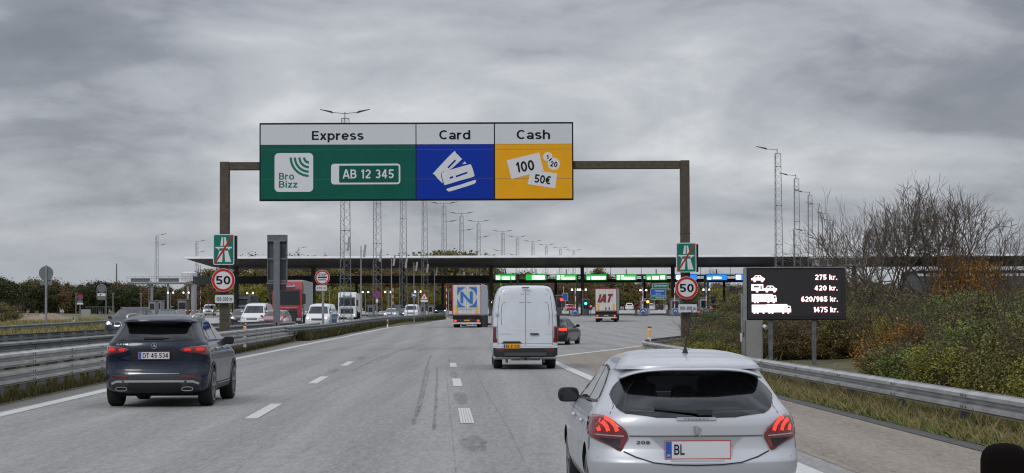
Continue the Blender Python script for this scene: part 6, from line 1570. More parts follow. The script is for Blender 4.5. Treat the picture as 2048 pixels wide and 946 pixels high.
oncoming('car', 'black oncoming car mostly hidden behind the white star-badged van', 481, 164, .10, kind='hatch', paint='black_car', lights='on', dz=.3)
oncoming('car', 'dark red oncoming car in front of the red truck', 539, 146, -.10, kind='hatch', L_=4.2, W_=1.78, H_=1.48, paint='red_car', lights='off', dz=.32)
o = oncoming('van', 'white oncoming van with blue side panels, headlamps lit, beside the STOP KONTROL pole', 633, 151, -.04, kind='van', L_=5.0, W_=1.92, H_=2.0, paint='white_car', lights='on', dz=.25)
bvs = Shell([(0.3, 0, .96, 5), (2, 0, .86, 5)])
mb = MB().box(-.985, -.962, .3, 3.0, .45, 1.15); bev(mb.build('side_panel', 'blue_wrap', o), .01, 1)
oncoming('car', 'silver oncoming car with lit headlamp between the second and third masts', 779, 262, -.04, kind='hatch', paint='silver_car', lights='on', dz=.05)
oncoming('car', 'dark oncoming car tucked behind the silver one', 797, 274, .05, kind='hatch', paint='dark_car', lights='on', dz=0)
oncoming('van', 'white oncoming van in front of the pale toll housing below the red triangle', 821, 268, -.03, kind='van', L_=5.0, W_=1.95, H_=1.95, paint='white_car', dz=.1)
oncoming('suv', 'black oncoming SUV with one bright lamp just left of the truck with the blue logo', 881, 303, .05, kind='suv', L_=4.7, W_=1.9, H_=1.7, paint='black_car', lights='on', dz=.1)
oncoming('van', 'small far white van with lit lamps left of the left brown column', 416, 330, .05, kind='van', L_=5, W_=1.95, H_=2.0, paint='white_car', lights='on', dz=0, glass='glass')
car('suv', 'white SUV driving away beyond the toll plaza, right of the red-lettered truck', 1259, 432, -.04, 'suv', 4.6, 1.86, 1.66, 'white_car', brake=False)
car('car', 'silver car beyond the plaza just behind the departing white SUV', 1248, 480, -.04, 'hatch', 4.3, 1.8, 1.5, 'silver_car')
car('car', 'reddish car beyond the plaza right of the departing white SUV', 1273, 470, -.04, 'hatch', 4.3, 1.8, 1.5, 'red_car', brake=True)
car('car', 'white hatchback leaving the plaza just right of the slim toll booth', 1303, 425, .10, 'hatch', 4.4, 1.8, 1.55, 'white_car')
car('car', 'dark car beyond the plaza under the low green direction sign', 1322, 500, .5, 'hatch', 4.4, 1.8, 1.5, 'black_car')
car('car', 'dark red car leaving the plaza right of the red traffic light', 1141, 415, -.05, 'hatch', 4.3, 1.8, 1.48, 'red_car', brake=True)
car('car', 'silver car ahead of the dark red one beyond the red traffic light', 1137, 450, -.05, 'hatch', 4.3, 1.8, 1.5, 'white_car')
car('car', 'black car with glowing tail lamps beside the 100-300 m plate on the right column', 1387, 262, -.12, 'suv', 4.5, 1.85, 1.6, 'black_car', brake=True)
car('car', 'black car with red tail lamps half hidden by bushes right of the right brown column', 1433, 335, -.15, 'suv', 4.5, 1.9, 1.7, 'black_car', brake=True)

# ---- trucks ------------------------------------------------------------------
def truck_rear(label, px, Y, rz, W_=2.55, ztop=3.95, zbot=1.20, L_=13.6, logo=None, frame='trailer_cream', side='trailer_grey', cabcol='truck_white', topbar=True, edge='sign_red'):
    r = thing('truck', label, 'truck', (P(px, 620, Y).x, Y, g(Y)), rz); w = W_ / 2
    tr_ = bev(MB().box(-w, w, 0, L_, zbot, ztop).build('trailer_box', side, r), .03, 1)
    for s_ in (-1, 1):
        d_ = bev(MB().box(min(s_ * .012, s_ * (w - .09)), max(s_ * .012, s_ * (w - .09)), -.03, -.004, zbot + .08, ztop - .10).build('rear_door', frame, r), .01, 1)
        mb = MB()
        for a in (.28, .62):
            mb.tube((s_ * w * a, -.06, zbot + .1), (s_ * w * a, -.06, ztop - .12), .016, n=5)
        mb.build('door_bar', 'trailer_cream', d_)
        MB().box(s_ * w - .028, s_ * w + .022, -.05, -.004, zbot, ztop).build('rear_frame', edge if edge else frame, r)
        MB().box(s_ * w * .72 - .085, s_ * w * .72 + .085, -.07, -.032, zbot + .12, zbot + .88).build('orange_marker', 'orange', r)
        MB().box(s_ * w * .80 - .17, s_ * w * .80 + .17, -.03, .02, zbot - .62, zbot - .42).build('tail_light', 'red_lens', r)
        MB().box(s_ * w * .80 - .10, s_ * w * .80 + .10, -.045, -.032, zbot - .59, zbot - .45).build('lit_tail_lamp', 'red_lamp', r)
        for y_ in (1.6, 2.9, 4.2): wheel(r, s_ * (w - .22), y_, .5, .42, 'rim_dark', s_)
        MB().box(s_ * (w - .45) - .3, s_ * (w - .45) + .3, .9, .93, .25, .85).build('mud_flap', 'underbody', r)
    MB().box(-w, w, -.03, .05, ztop - .10, ztop + .02).build('roof_frame', 'board_black' if topbar else edge, r)
    MB().box(-w * .99, w * .99, 0, .12, zbot - .36, zbot - .02).build('rear_sill', 'underbody', r)
    MB().box(-w, w, -.03, .03, zbot - .06, zbot - .01).build('sill_line', edge if edge else frame, r)
    MB().box(-w * .93, w * .93, -.02, .06, zbot - .66, zbot - .37).build('light_panel', 'plastic', r)
    bev(MB().box(-w * .97, w * .97, -.02, .10, zbot - .82, zbot - .67).build('bumper_beam', 'chrome' if False else 'trailer_cream', r), .01, 1)
    plate(r, 0, zbot - .5, .52, .12, -.04, None, yellow=True)
    MB().box(-.45, .45, .30, .35, .22, .34).build('underrun_bar', 'white_paint', r)
    MB().box(-.5, .5, .4, L_ - .5, .85, zbot - .01).build('chassis', 'underbody', r)
    # tractor
    cab = bev(MB().box(-1.22, 1.22, L_ + .6, L_ + 2.7, .9, 3.6).build('cab', cabcol, r), .12, 2)
    MB().box(-1.05, 1.05, L_ + 2.7, L_ + 2.72, 1.9, 2.8).build('windscreen', 'glass', cab)
    for s_ in (-1, 1):
        for y_ in (L_ - .6, L_ + 1.9): wheel(r, s_ * 1.02, y_, .5, .34, 'rim_dark', s_)
        bev(MB().cbox((s_ * 1.45, L_ + 2.55, 2.45), (.2, .12, .8)).build('side_mirror', 'plastic', r), .03, 1)
    return r
r = truck_rear('articulated truck with a white trailer bearing a blue N logo, left of the white van', 933.5, 172, -.030, ztop=3.92, zbot=1.14, side='trailer_blueprint')
w = 1.275; yq = -.085
def cz(py): return P(933, py, 172).z - g(172)
def cx(px_): return (px_ - 933.5) / sc_at(172)
KX = lambda a: cx(850 + a / 3.38); KZ = lambda b: cz(420 + b / 3.38)
sx0, sx1, sz0, sz1 = KX(219), KX(350), KZ(656), KZ(522); rc = (sx1 - sx0) / 2 * .98; ccx, ccz = (sx0 + sx1) / 2, (sz0 + sz1) / 2
for sx_, sz_ in ((-1, 1), (1, 1), (-1, -1), (1, -1)):
    pts_ = [(ccx + sx_ * (sx1 - sx0) / 2, ccz + sz_ * (sz1 - sz0) / 2)] + [(ccx + sx_ * rc * math.cos(a), ccz + sz_ * rc * math.sin(a)) for a in [rad(12 + 66 * k / 8) for k in range(9)]]
    pts_.insert(1, (ccx + sx_ * (sx1 - sx0) / 2, pts_[1][1])); pts_.append((pts_[-1][0], ccz + sz_ * (sz1 - sz0) / 2))
    fl(pts_, yq, 'logo_corner', 'logo_blue', r)
fl([(KX(240), KZ(628)), (KX(240), KZ(552)), (KX(258), KZ(552)), (KX(258), KZ(628))], yq, 'logo_letter', 'logo_blue', r)
fl([(KX(258), KZ(556)), (KX(258), KZ(578)), (KX(303), KZ(632)), (KX(303), KZ(608))], yq - .003, 'logo_letter', 'logo_blue', r)
fl([(KX(303), KZ(632)), (KX(303), KZ(560)), (KX(323), KZ(560)), (KX(323), KZ(632))], yq, 'logo_letter', 'logo_blue', r)
fl([(KX(299), KZ(558)), (KX(313), KZ(547)), (KX(327), KZ(558))], yq, 'logo_letter', 'logo_blue', r)
text('web_address', 'www.nordlog.com', 0, KZ(670), KX(338) - KX(230), .10, flat(yq), 'logo_blue', r, bold=0)
r = truck_rear('articulated truck with dark red IAT letters on its cream trailer at the toll lanes', 1212, 226, -.076, ztop=3.98, zbot=1.28, topbar=False, edge='logo_red')
k_ = sc_at(226); text('trailer_letters', 'IAT', (1210.5 - 1212) / k_, P(1212, 596.5, 226).z - g(226), 31 / k_, 17.5 / k_, flat(-.085), 'logo_red', r, t=.26, shear=.30, spacing=1.1)
for a in (-.1, .3): MB().box(a, a + .16, -.07, -.032, 1.45, 1.75).build('lock_box', 'galv_dark', r)

def truck_front(label, px, Y, head, ccol, tcol, H_=3.7, box=True, dz=0, star=True, boxH=3.95, L_=13.6, dark=True):
    a = PI + head; r = thing('truck', label, 'truck', (P(px, 620, Y).x, Y, g(Y) + dz), a)   # origin at the front face, +y points back
    r.rotation_euler = (0, 0, head)
    w = 1.22
    prof = [(.0, .35), (-.02, 1.0), (.02, 1.75), (.22, H_ * .78), (.38, H_ * .86), (.75, H_ * .97), (1.3, H_), (2.3, H_), (2.3, .9), (1.9, .9), (1.9, .35)]
    cab = bev(MB().prism(prof, lambda p_, q_, d_: (d_, p_, q_), -w, w).build('cab', ccol, r), .10, 3)
    def yf(z_): return float(np.interp(z_, [.35, 1.0, 1.75, H_ * .78, H_ * .86], [0, -.02, .02, .22, .38]))
    f_ = lambda off: (lambda a_, b_: (a_, yf(b_) - off, b_))
    patch([(-1.10, 1.86), (-1.02, H_ * .74), (1.02, H_ * .74), (1.10, 1.86)], f_(.02), 8, 6).build('windscreen', 'glass', cab)
    patch([(-1.12, H_ * .75), (-1.05, H_ * .81), (1.05, H_ * .81), (1.12, H_ * .75)], f_(.10), 6, 2).build('sun_visor', 'plastic', cab)
    patch(rrect(-.85, .85, .80, 1.52, .08), f_(.02), 8, 4).build('grille', 'plastic', cab)
    mb = MB()
    for k in range(5): mb.box(-.8, .8, yf(1) - .06, yf(1) - .03, .86 + .13 * k, .90 + .13 * k)
    mb.build('grille_bar', 'plastic_mid', cab)
    if star:
        mb = MB().ring(0, 1.42, .15, .12, -.07, -.05, 18)
        for k in range(3): aa = rad(90 + 120 * k); mb.bar((0, -.06, 1.42), (.14 * math.cos(aa), -.06, 1.42 + .14 * math.sin(aa)), .02, .03)
        mb.build('star_badge', 'chrome', cab)
    bev(MB().box(-w, w, -.12, .3, .32, .80).build('bumper', 'plastic' if dark else ccol, cab), .04, 2)
    strip_on(f_(.03), lin((-.85, 1.66), (.85, 1.66), 4), .05, 'front_trim', 'chrome', cab)
    MB().box(-.62, .62, yf(H_ * .80) - .06, yf(H_ * .80) + .05, H_ * .845, H_ * .875).build('light_bar', 'lens_clear', cab)
    for s_ in (-1, 1):
        hl = bev(MB().box(s_ * .98 - .20, s_ * .98 + .20, -.15, -.10, .55, .76).build('headlight', 'lens_clear', cab), .02, 1)
        MB().tube((s_ * 1.0, -.16, .66), (s_ * 1.0, -.18, .66), .085, n=10).build('lit_lamp', 'head_glow' if not (ccol == 'truck_red') else 'lens_clear', hl)
        bev(MB().cbox((s_ * 1.42, .25, H_ * .60), (.22, .12, .85)).build('side_mirror', 'plastic', cab), .03, 1)
        MB().bar((s_ * 1.2, .3, H_ * .70), (s_ * 1.42, .25, H_ * .70), .04, .04).build('mirror_arm', 'plastic', cab)
        MB().box(s_ * .55 - .09, s_ * .55 + .09, yf(H_ * .86) - .03 + .05, yf(H_ * .86) + .03, H_ * .87, H_ * .90).build('roof_lamp', 'lens_clear', cab)
        MB().box(s_ * (w + .004) - .004, s_ * (w + .004) + .004, .55, 1.35, 1.95, H_ * .72).build('side_window', 'glass', cab)
        for y_ in (1.35, 5.2): wheel(r, s_ * 1.02, y_, .5, .33, 'rim_dark', s_)
        for y_ in (11.0, 12.3, 13.6): wheel(r, s_ * 1.02, y_, .5, .36, 'rim_dark', s_)
    if box:
        bev(MB().box(-1.275, 1.275, 2.75, 2.75 + L_, 1.15, boxH).build('trailer_box', tcol, r), .04, 1)
    MB().box(-.5, .5, 2.3, 2.4 + L_, .75, 1.145).build('chassis', 'underbody', r)
    return r
truck_front('red oncoming truck with star badge pulling a grey trailer, behind the dark red car', 574, 160, .05, 'truck_red', 'trailer_grey', 3.95, dz=.25, boxH=3.95)
truck_front('white oncoming truck with lit headlamps and pale trailer behind the nearest lattice mast', 694, 262, .03, 'truck_white', 'trailer_cream', 3.75, dz=.0, dark=False, boxH=3.6)
truck_front('grey-white oncoming truck with dark windscreen right of the left brown column, behind the white van', 482, 318, .03, 'truck_white', 'cabinet', 3.5, dz=0, dark=False, boxH=3.4)
# ------------------------------------------------------------------ vegetation
NR = np.random.RandomState(11)
def leaves_mesh(name, pts, size, mtl, asp=.6, extra=None, extra_mat=None):
    """a cloud of small leaf quads at pts with random orientation; extra: MB of stems"""
    n = len(pts); ax = NR.normal(size=(n, 3)); ax /= np.linalg.norm(ax, axis=1)[:, None]
    bx = np.cross(ax, NR.normal(size=(n, 3))); bx /= np.linalg.norm(bx, axis=1)[:, None]
    s = size * NR.uniform(.6, 1.3, n)[:, None]; a = ax * s; b = bx * s * asp
    v = np.stack([pts - a, pts + b * .9 - a * .1, pts + a, pts - b * .9 + a * .1], 1).reshape(-1, 3)
    f = np.arange(4 * n).reshape(n, 4)
    me = bpy.data.meshes.new(name); vs = v.tolist(); fs = f.tolist()
    me.from_pydata(vs, [], fs)
    me.materials.append(MATS[mtl]); me.update(); return me
def clumps(n, cl, rx, ry, rz, cr, zc, shell=.55, flat_bottom=True):
    """points grouped in clumps through an ellipsoid"""
    c = NR.normal(size=(cl, 3)); c /= np.linalg.norm(c, axis=1)[:, None]; c *= NR.uniform(shell, 1, cl)[:, None] ** .6
    c *= np.array([rx, ry, rz]); idx = NR.randint(0, cl, n); d = NR.normal(size=(n, 3)) * cr * NR.uniform(.6, 1.3, (cl, 1))[idx]
    p = c[idx] + d; p[:, 2] += zc; p[:, 2] = np.abs(p[:, 2]) if flat_bottom else p[:, 2]
    return p
def stems_mb(n, h, spread, r0=.02, seg=3, sub=3, jitter=.15):
    mb = MB()
    for _ in range(n):
        a = random.uniform(0, 2 * PI); p = Vector((random.uniform(-.3, .3) * spread, random.uniform(-.3, .3) * spread, -.1)); d = Vector((math.cos(a) * spread / h, math.sin(a) * spread / h, 1)).normalized()
        L_ = h * random.uniform(.7, 1.05); q = p
        for s_ in range(seg):
            d = (d + Vector([random.gauss(0, jitter) for _ in range(3)])).normalized(); d.z = abs(d.z) + .1
            q2 = q + d * L_ / seg; mb.tube(q, q2, r0 * (1 - s_ / seg) + .004, r0 * (1 - (s_ + 1) / seg) + .003, 3, cap=False)
            for _k in range(sub):
                t = random.random(); b0 = q.lerp(q2, t); bd_ = (d + Vector([random.gauss(0, .6) for _ in range(3)])).normalized(); mb.tube(b0, b0 + bd_ * L_ * .22, .006, .003, 3, cap=False)
            q = q2
    return mb
def mk(name, me, parent=None):
    o = bpy.data.objects.new(name, me); COL.objects.link(o); o.parent = parent; return o
# --- shrubs on the right bank
SH = []
for kind, (mtl, n, cl, sz, stm) in enumerate([('leaf_mix', 14000, 100, .031, 18), ('leaf_olive', 15000, 100, .031, 15), ('leaf_green', 15000, 100, .031, 12), ('leaf_mix', 6500, 80, .032, 32), ('leaf_rust', 12000, 150, .022, 60), ('leaf_orange', 5200, 80, .036, 36), ('leaf_olive', 9000, 80, .031, 28), ('leaf_yellowgreen', 9000, 70, .032, 22)]):
    pts = clumps(n, cl, 1.0, 1.0, 1.0, .13, 1.0, shell=.35); pts[:, 2] *= 1.05
    SH.append((leaves_mesh('foliage', pts, sz, mtl), stems_mb(stm, 2.45, .95, .017, 4, 5, .13).build('stems', 'stem').data))
for o in [o for o in bpy.data.objects if o.name.startswith('stems')]: bpy.data.objects.remove(o)
def shrub(x, y, z, sx, sz, kind, label, group=None, rz=None, name='shrub'):
    r = thing(name, label, 'shrub', (x, y, z), random.uniform(0, 6.28) if rz is None else rz, group); r.scale = (sx, sx, sz)
    mk('foliage', SH[kind][0], r); mk('stems', SH[kind][1], r); return r
kn = ['mixed yellow-brown shrub', 'olive-brown leafy shrub', 'green leafy shrub', 'sparse twiggy shrub with a few yellow leaves', 'dark rusty-brown shrub', 'orange autumn shrub', 'twiggy olive shrub', 'bright yellow-green shrub']
GS = 'shrubs of the roadside thicket behind the right guardrail'
cnt = 0
for row_, (off, t0, t1, step, ya, yb_) in enumerate([(1.5, 648, 690, 2.2, 22, 66), (3.3, 622, 655, 2.5, 24, 72), (5.6, 603, 632, 2.9, 26, 80), (8.6, 588, 612, 3.4, 30, 92), (12.5, 572, 596, 4.2, 40, 110), (18, 562, 588, 5.5, 50, 125)]):
    y = ya
    while y < yb_:
        x = railR(y) + off + random.uniform(-.5, .5); px_ = 1024 + F * x / y
        if 1400 < px_ < 2230 and not (1470 < px_ < 1712 and y < Yp + 3.5):
            z0 = bankz(x, y) - .15
            top = random.uniform(t0, t1) + (14 if 1740 < px_ < 1880 else 0) - (16 if px_ > 1890 else 0)
            hh = max(.7, P(px_, top, y).z - z0); k = random.choice([0, 1, 2, 2, 3, 6, 7, 7, 1] if row_ < 3 else [1, 0, 2, 6, 7, 2, 3])
            if px_ > 1880 and row_ in (2, 3, 4): k = random.choice([2, 2, 1])
            shrub(x, y, z0, max(.8, hh * random.uniform(.48, .62)), hh / 2.15 * random.uniform(.86, 1.12), k, kn[k] + ' in the roadside thicket behind the right guardrail', GS); cnt += 1
        y += step * random.uniform(.8, 1.15)
print('shrubs', cnt)
def shr_px(px, Y, top, sx, k, label, name='shrub'):
    x = XA(px, Y); z0 = bankz(x, Y) - .1; h = P(px, top, Y).z - z0; return shrub(x, Y, z0, sx, h / 2.1, k, label, name=name)
shr_px(1424, 74, 645, 1.0, 4, 'dark rusty-brown leafless-looking bush just right of the right brown column')
shr_px(1462, 72, 632, 1.0, 1, 'olive bush between the rusty bush and the grey control cabinet')
shr_px(1440, 88, 618, 1.35, 2, 'green bush behind the rusty bush')
shr_px(1480, 92, 600, 1.5, 1, 'olive bush reaching up beside the price board left edge')
shr_px(1405, 100, 628, .9, 6, 'thin pale twiggy bush right behind the right brown column')
shr_px(1512, 110, 575, 2.2, 1, 'tall olive bush hidden behind the price board')
shr_px(1948, 80, 512, 1.35, 5, 'bright orange autumn bush among the bare trees on the right')
shr_px(1900, 84, 498, .8, 5, 'smaller orange bush left of the bright orange one')
shr_px(2030, 74, 570, 1.2, 5, 'low orange bush at the right edge of the photo')
shr_px(1730, 74, 582, 2.2, 6, 'tall twiggy olive bush right of the price board')
shr_px(1800, 80, 585, 2.2, 3, 'tall sparse brown bush below the first bare tree')
shr_px(1870, 66, 598, 1.9, 1, 'tall dense olive bush below the bare trees')
shr_px(1930, 58, 592, 1.7, 2, 'dark green dense bush at the right')
shr_px(2010, 54, 590, 1.7, 2, 'dark green dense bush nearest the right edge')
shr_px(1795, 39, 640, .85, 5, 'red-stemmed bush with single yellow leaves behind the guardrail')
for i, (px, Y, tp) in enumerate([(1530, 62, 668), (1562, 60.5, 662), (1598, 61, 655), (1636, 60, 660), (1672, 59.5, 652), (1580, 65, 645), (1650, 65, 642)]):
    shr_px(px, Y, tp, .85, [3, 0, 1, 3, 0, 1, 6][i], ['low twiggy bush', 'yellowish low bush', 'low olive bush', 'sparse low bush', 'mottled low bush', 'dense olive bush', 'twiggy olive bush'][i] + ' seen between the legs of the price board, %s from the left' % ordn[[0, 1, 3, 4, 6, 2, 5][i]].replace('nearest', 'first'))
# --- bare trees
def bare_tree(name, label, px, Y, top, spread, seed, stems_=4, group=None, leafy=None, r0=.07):
    rs = random.Random(seed); x = XA(px, Y); z0 = bankz(x, Y) if Y < 240 and px > 1300 else g(Y); H = P(px, top, Y).z - z0
    mb = MB(); tips = []
    def grow(p, d, l, r_, lev):
        if lev > 7 or r_ < .0056: tips.append(p); return
        seg = 2; q = p
        for s_ in range(seg):
            d = (d + Vector([rs.gauss(0, .13) for _ in range(3)]) + Vector((0, 0, .05))).normalized(); q2 = q + d * l / seg
            mb.tube(q, q2, r_ * .86 * (1 - .12 * s_), r_ * .86 * (1 - .12 * (s_ + 1)), 5 if lev < 2 else 3, cap=False); q = q2
        nb = 2 if rs.random() < .72 else 3
        for b in range(nb):
            az = rs.uniform(0, 2 * PI); ang = rs.uniform(.35, .85) if b else rs.uniform(.08, .36)
            u = d.orthogonal().normalized(); v = d.cross(u); nd_ = (d * math.cos(ang) + (u * math.cos(az) + v * math.sin(az)) * math.sin(ang)).normalized()
            grow(q, nd_, l * rs.uniform(.68, .92), r_ * (.80 if b == 0 else rs.uniform(.52, .70)), lev + 1)
    tb = MB(); zt = .8
    tb.tube((0, 0, -.3), (0, 0, zt), r0 * 2.0, r0 * 1.7, 8)
    for s_ in range(stems_):
        a = 2 * PI * s_ / stems_ + rs.uniform(-.4, .4); t_ = rs.uniform(.15, .5) * spread
        grow(Vector((math.cos(a) * .05, math.sin(a) * .05, .5)), Vector((math.cos(a) * t_, math.sin(a) * t_, 1)).normalized(), H * .24, r0 * rs.uniform(.7, 1.1), 0)
    mz = max(v[2] for v in mb.v); k = H / mz; mb.v = [(v[0] * k, v[1] * k, v[2] * k) for v in mb.v]; tb.v = [(v[0], v[1], v[2]) for v in tb.v]
    r = thing(name, label, 'tree', (x, Y, z0), 0, group)
    tb.build('trunk', 'bark', r, smooth=True, fix=False); mb.build('crown', 'twig', r, fix=False)
    return r
bare_tree('bare_tree', 'bare grey tree with a wide crown just right of the price board', 1750, 84, 372, 1.5, 3, 5, r0=.10)
bare_tree('bare_tree', 'tallest bare tree in the middle of the right clump', 1805, 88, 352, 1.2, 8, 5, r0=.11)
bare_tree('bare_tree', 'bare tree above the orange bushes with upright twigs', 1885, 86, 340, 1.3, 15, 5, r0=.11)
bare_tree('bare_tree', 'smaller bare tree leaning toward the price board mast row', 1702, 90, 425, 1.3, 21, 4, r0=.08)
bare_tree('bare_tree', 'thin bare tree at the right of the orange bush', 1955, 90, 392, 1.4, 33, 4, r0=.08)
bare_tree('bare_tree', 'small bare tree near the right edge of the photo', 2000, 92, 470, .8, 44, 3, r0=.05)
# --- far woods
def tree_tmpl(mtl, n, cl, sz, rx, rz, zc, cr, trunk=True, th=.5):
    pts = clumps(n, cl, rx, rx, rz, cr, zc); return (leaves_mesh('crown', pts, sz, mtl), MB().tube((0, 0, -.05), (0, 0, zc), .045, .02, 6).build('trunk', 'bark').data)
# templates are 1 m high and get scaled
TT = {'pine': tree_tmpl('leaf_pine', 5200, 44, .024, .28, .42, .50, .058), 'pineb': tree_tmpl('leaf_pine', 5200, 38, .024, .34, .38, .52, .066), 'pinebrown': tree_tmpl('leaf_brown', 4600, 40, .024, .32, .42, .5, .066),
      'brown': tree_tmpl('leaf_brown', 5600, 60, .021, .36, .42, .52, .062), 'yellow': tree_tmpl('leaf_yellowgreen', 6000, 60, .023, .38, .42, .50, .062), 'olive': tree_tmpl('leaf_olive', 8000, 90, .024, .40, .40, .56, .05)}
for o in [o for o in bpy.data.objects if o.name.startswith('trunk') and o.parent is None]: bpy.data.objects.remove(o)
def tree(px, Y, top, k, label, group, wf=1.0, name=None):
    x = XA(px, Y); h = P(px, top, Y).z - g(Y); r = thing(name or {'pine': 'pine_tree', 'pineb': 'pine_tree'}.get(k, 'broadleaf_tree'), label, 'tree', (x, Y, g(Y)), random.uniform(0, 6.28), group)
    r.scale = (h * wf, h * wf, h); mk('crown', TT[k][0], r); mk('trunk', TT[k][1], r); return r
GP = 'pines of the wood on the far left'; GW = 'autumn trees of the wood behind the toll plaza'
for row_, (Y, dt) in enumerate([(370, 0), (400, -4), (440, -8)]):
    px = -60 + row_ * 9
    while px < 395:
        if row_ == 0 and px > 330: break
        top = interp([(-60, 548), (20, 548), (60, 556), (95, 556), (110, 560), (175, 562), (260, 562), (330, 572), (400, 580)], px) + random.uniform(-5, 10) + (10 if row_ == 0 else 0)
        k = random.choice(['pine', 'pineb', 'pine', 'pinebrown'] if px < 240 else ['pine', 'pineb', 'brown', 'pinebrown'])
        tree(px, Y, top, k, ('dark green pine' if k.startswith('pine') and k != 'pinebrown' else 'brownish tree') + ' in the wood at the far left', GP, random.uniform(1.0, 1.35)); px += random.uniform(17, 27)
for (Y, n_, ks, tops, a, b, step) in [(395, 0, ['yellow', 'yellow', 'olive', 'brown'], [(400, 588), (440, 572), (520, 566), (560, 570), (640, 574), (700, 566), (760, 570), (900, 576), (980, 580)], 405, 985, 22),
                                      (470, 0, ['brown', 'brown', 'olive'], [(400, 560), (520, 545), (620, 540), (980, 545), (1100, 560), (1250, 578), (1480, 590)], 395, 1500, 24),
                                      (560, 0, ['brown', 'olive', 'brown'], [(395, 552), (440, 530), (590, 528), (740, 522), (980, 526), (1020, 545), (1300, 560), (1480, 572)], 400, 1480, 26)]:
    px = a
    while px < b:
        k = random.choice(ks); tree(px, Y, interp(tops, px) + random.uniform(-6, 8), k, {'yellow': 'yellow-green', 'brown': 'brown', 'olive': 'olive'}[k] + ' tree in the wood behind the toll plaza', GW, random.uniform(.9, 1.3)); px += step * random.uniform(.8, 1.2)
# crowns that stand above the canopy roof
sky_ = [(634, 540, 509, 'olive', 1.0, 'round green tree above the canopy left of the STOP sign'), (515, 640, 510, 'brown', 1.0, 'faint brown tree above the canopy near the tall sign back'), (1195, 500, 534, 'brown', .9, 'rounded brown tree seen between the canopy and the footbridge'), (600, 640, 510, 'brown', .9, 'low brown tree above the canopy just right of the tall sign back')]
sky_ += [(px, 560 + 12 * (i % 3), interp([(745, 508), (762, 503), (790, 508), (830, 506), (850, 501), (875, 494), (910, 492), (940, 498), (965, 510)], px) + 6, 'brown' if 800 < px < 840 else 'olive', 1.15, '%s tree from the left in the green crown line above the canopy' % ordn[i].replace('nearest', 'first')) for i, px in enumerate([752, 768, 790, 812, 832, 850, 866, 882, 898, 914, 930, 944, 958])]
for px, Y, top, k, wf, lb in sky_: tree(px, Y, top, k, lb, None, wf)
for i, (px, Y, top) in enumerate([(1000, 430, 532), (1045, 440, 536), (1085, 430, 534), (1125, 435, 533), (815, 520, 505), (570, 480, 500), (840, 520, 503), (1427, 420, 533), (610, 500, 505)]):
    bare_tree('bare_tree', 'small distant leafless tree, %s of nine listed across the skyline of the toll canopy' % ordn[i], px, Y, top, .8, 60 + i, 3, 'distant leafless trees', r0=.10)
# hedge-like low growth closing the view at the right of the plaza
for i, (px, Y, top, k) in enumerate([(1385, 385, 575, 'olive'), (1440, 380, 572, 'yellow'), (1470, 370, 566, 'yellow'), (1500, 360, 560, 'olive'), (1355, 400, 580, 'brown'), (1240, 560, 585, 'brown'), (1600, 250, 560, 'olive'), (1680, 230, 562, 'brown'), (1760, 220, 560, 'olive'), (1850, 220, 566, 'olive'), (1940, 220, 566, 'brown'), (2040, 220, 560, 'olive')]):
    tree(px, Y, top, k, 'olive-brown tree closing the view right of the plaza', 'trees right of the plaza', 1.2)
# --- grass
def blades(name, label, n, fpos, h0, h1, mtl, w=.008, lean=.25):
    vs = np.zeros((n * 4, 3)); x, y, z = fpos(n); h = NR.uniform(h0, h1, n) * (NR.uniform(.5, 1, n)); a = NR.uniform(0, 2 * PI, n); lx = NR.normal(0, lean, n) * h; ly = NR.normal(0, lean, n) * h
    ww = w * NR.uniform(.7, 1.6, n); dx, dy = np.cos(a) * ww, np.sin(a) * ww
    vs[0::4] = np.stack([x - dx, y - dy, z], 1); vs[1::4] = np.stack([x + dx, y + dy, z], 1)
    vs[2::4] = np.stack([x + lx * .45 + dx * .7, y + ly * .45 + dy * .7, z + h * .6], 1); vs[3::4] = np.stack([x + lx, y + ly, z + h], 1)
    me = bpy.data.meshes.new(name); b = np.arange(n) * 4
    f = np.concatenate([np.stack([b, b + 1, b + 2], 1), np.stack([b, b + 2, b + 3], 1)])
    me.from_pydata(vs.tolist(), [], f.tolist()); me.materials.append(MATS[mtl]); me.update(); o = mk(name, me); return tag(o, label, 'grass', kind='stuff')
def gz(xs, ys, fn): return np.array([fn(a, b) for a, b in zip(xs, ys)])
def fverge(n):
    y = 16 + 54 * NR.uniform(0, 1, n) ** 1.15; cl = NR.randint(0, 1300, n); cy = (16 + 54 * NR.uniform(0, 1, 1300)); co = np.abs(NR.normal(.35, .75, 1300)) + .02
    use = NR.uniform(0, 1, n) < .6; off = np.where(use, co[cl] + NR.normal(0, .05, n), NR.uniform(0, 2.8, n)); y = np.where(use, cy[cl] + NR.normal(0, .07, n), y); off = np.maximum(off, -.04)
    x = np.array([grassR(v) for v in y]) + off; return x, y, gz(x, y, bankz) - .02
blades('tall_grass', 'tall dry grass growing under the right guardrail', 50000, fverge, .05, .24, 'grass_blade', .006, .5)
blades('dry_stalks', 'thin straw-coloured seed stalks among the grass under the right guardrail', 4500, fverge, .2, .46, 'straw', .003, .3)
blades('green_clumps', 'short green weeds between the dry grass at the road edge', 22000, fverge, .04, .16, 'leaf_green', .012, .8)
def fnose(n):
    y = NR.uniform(68, 100, n); x0 = np.interp(y, [68, 72, 76, 85, 95, 106], [4.6, 5.1, 6.0, 8.0, 10.5, 13]); x = x0 + np.abs(NR.normal(0, 2.0, n)); return x, y, gz(x, y, bankz) - .02
blades('dry_grass', 'dry straw-coloured grass inside the exit nose around the brown column', 16000, fnose, .2, .6, 'grass_blade', .012)
def fleft(n):
    y = NR.uniform(112, 262, n); x = np.array([lineL(v) for v in y]) - 1.35 - NR.uniform(-.55, 1.0, n) ; return x, y, np.array([g(v) for v in y])
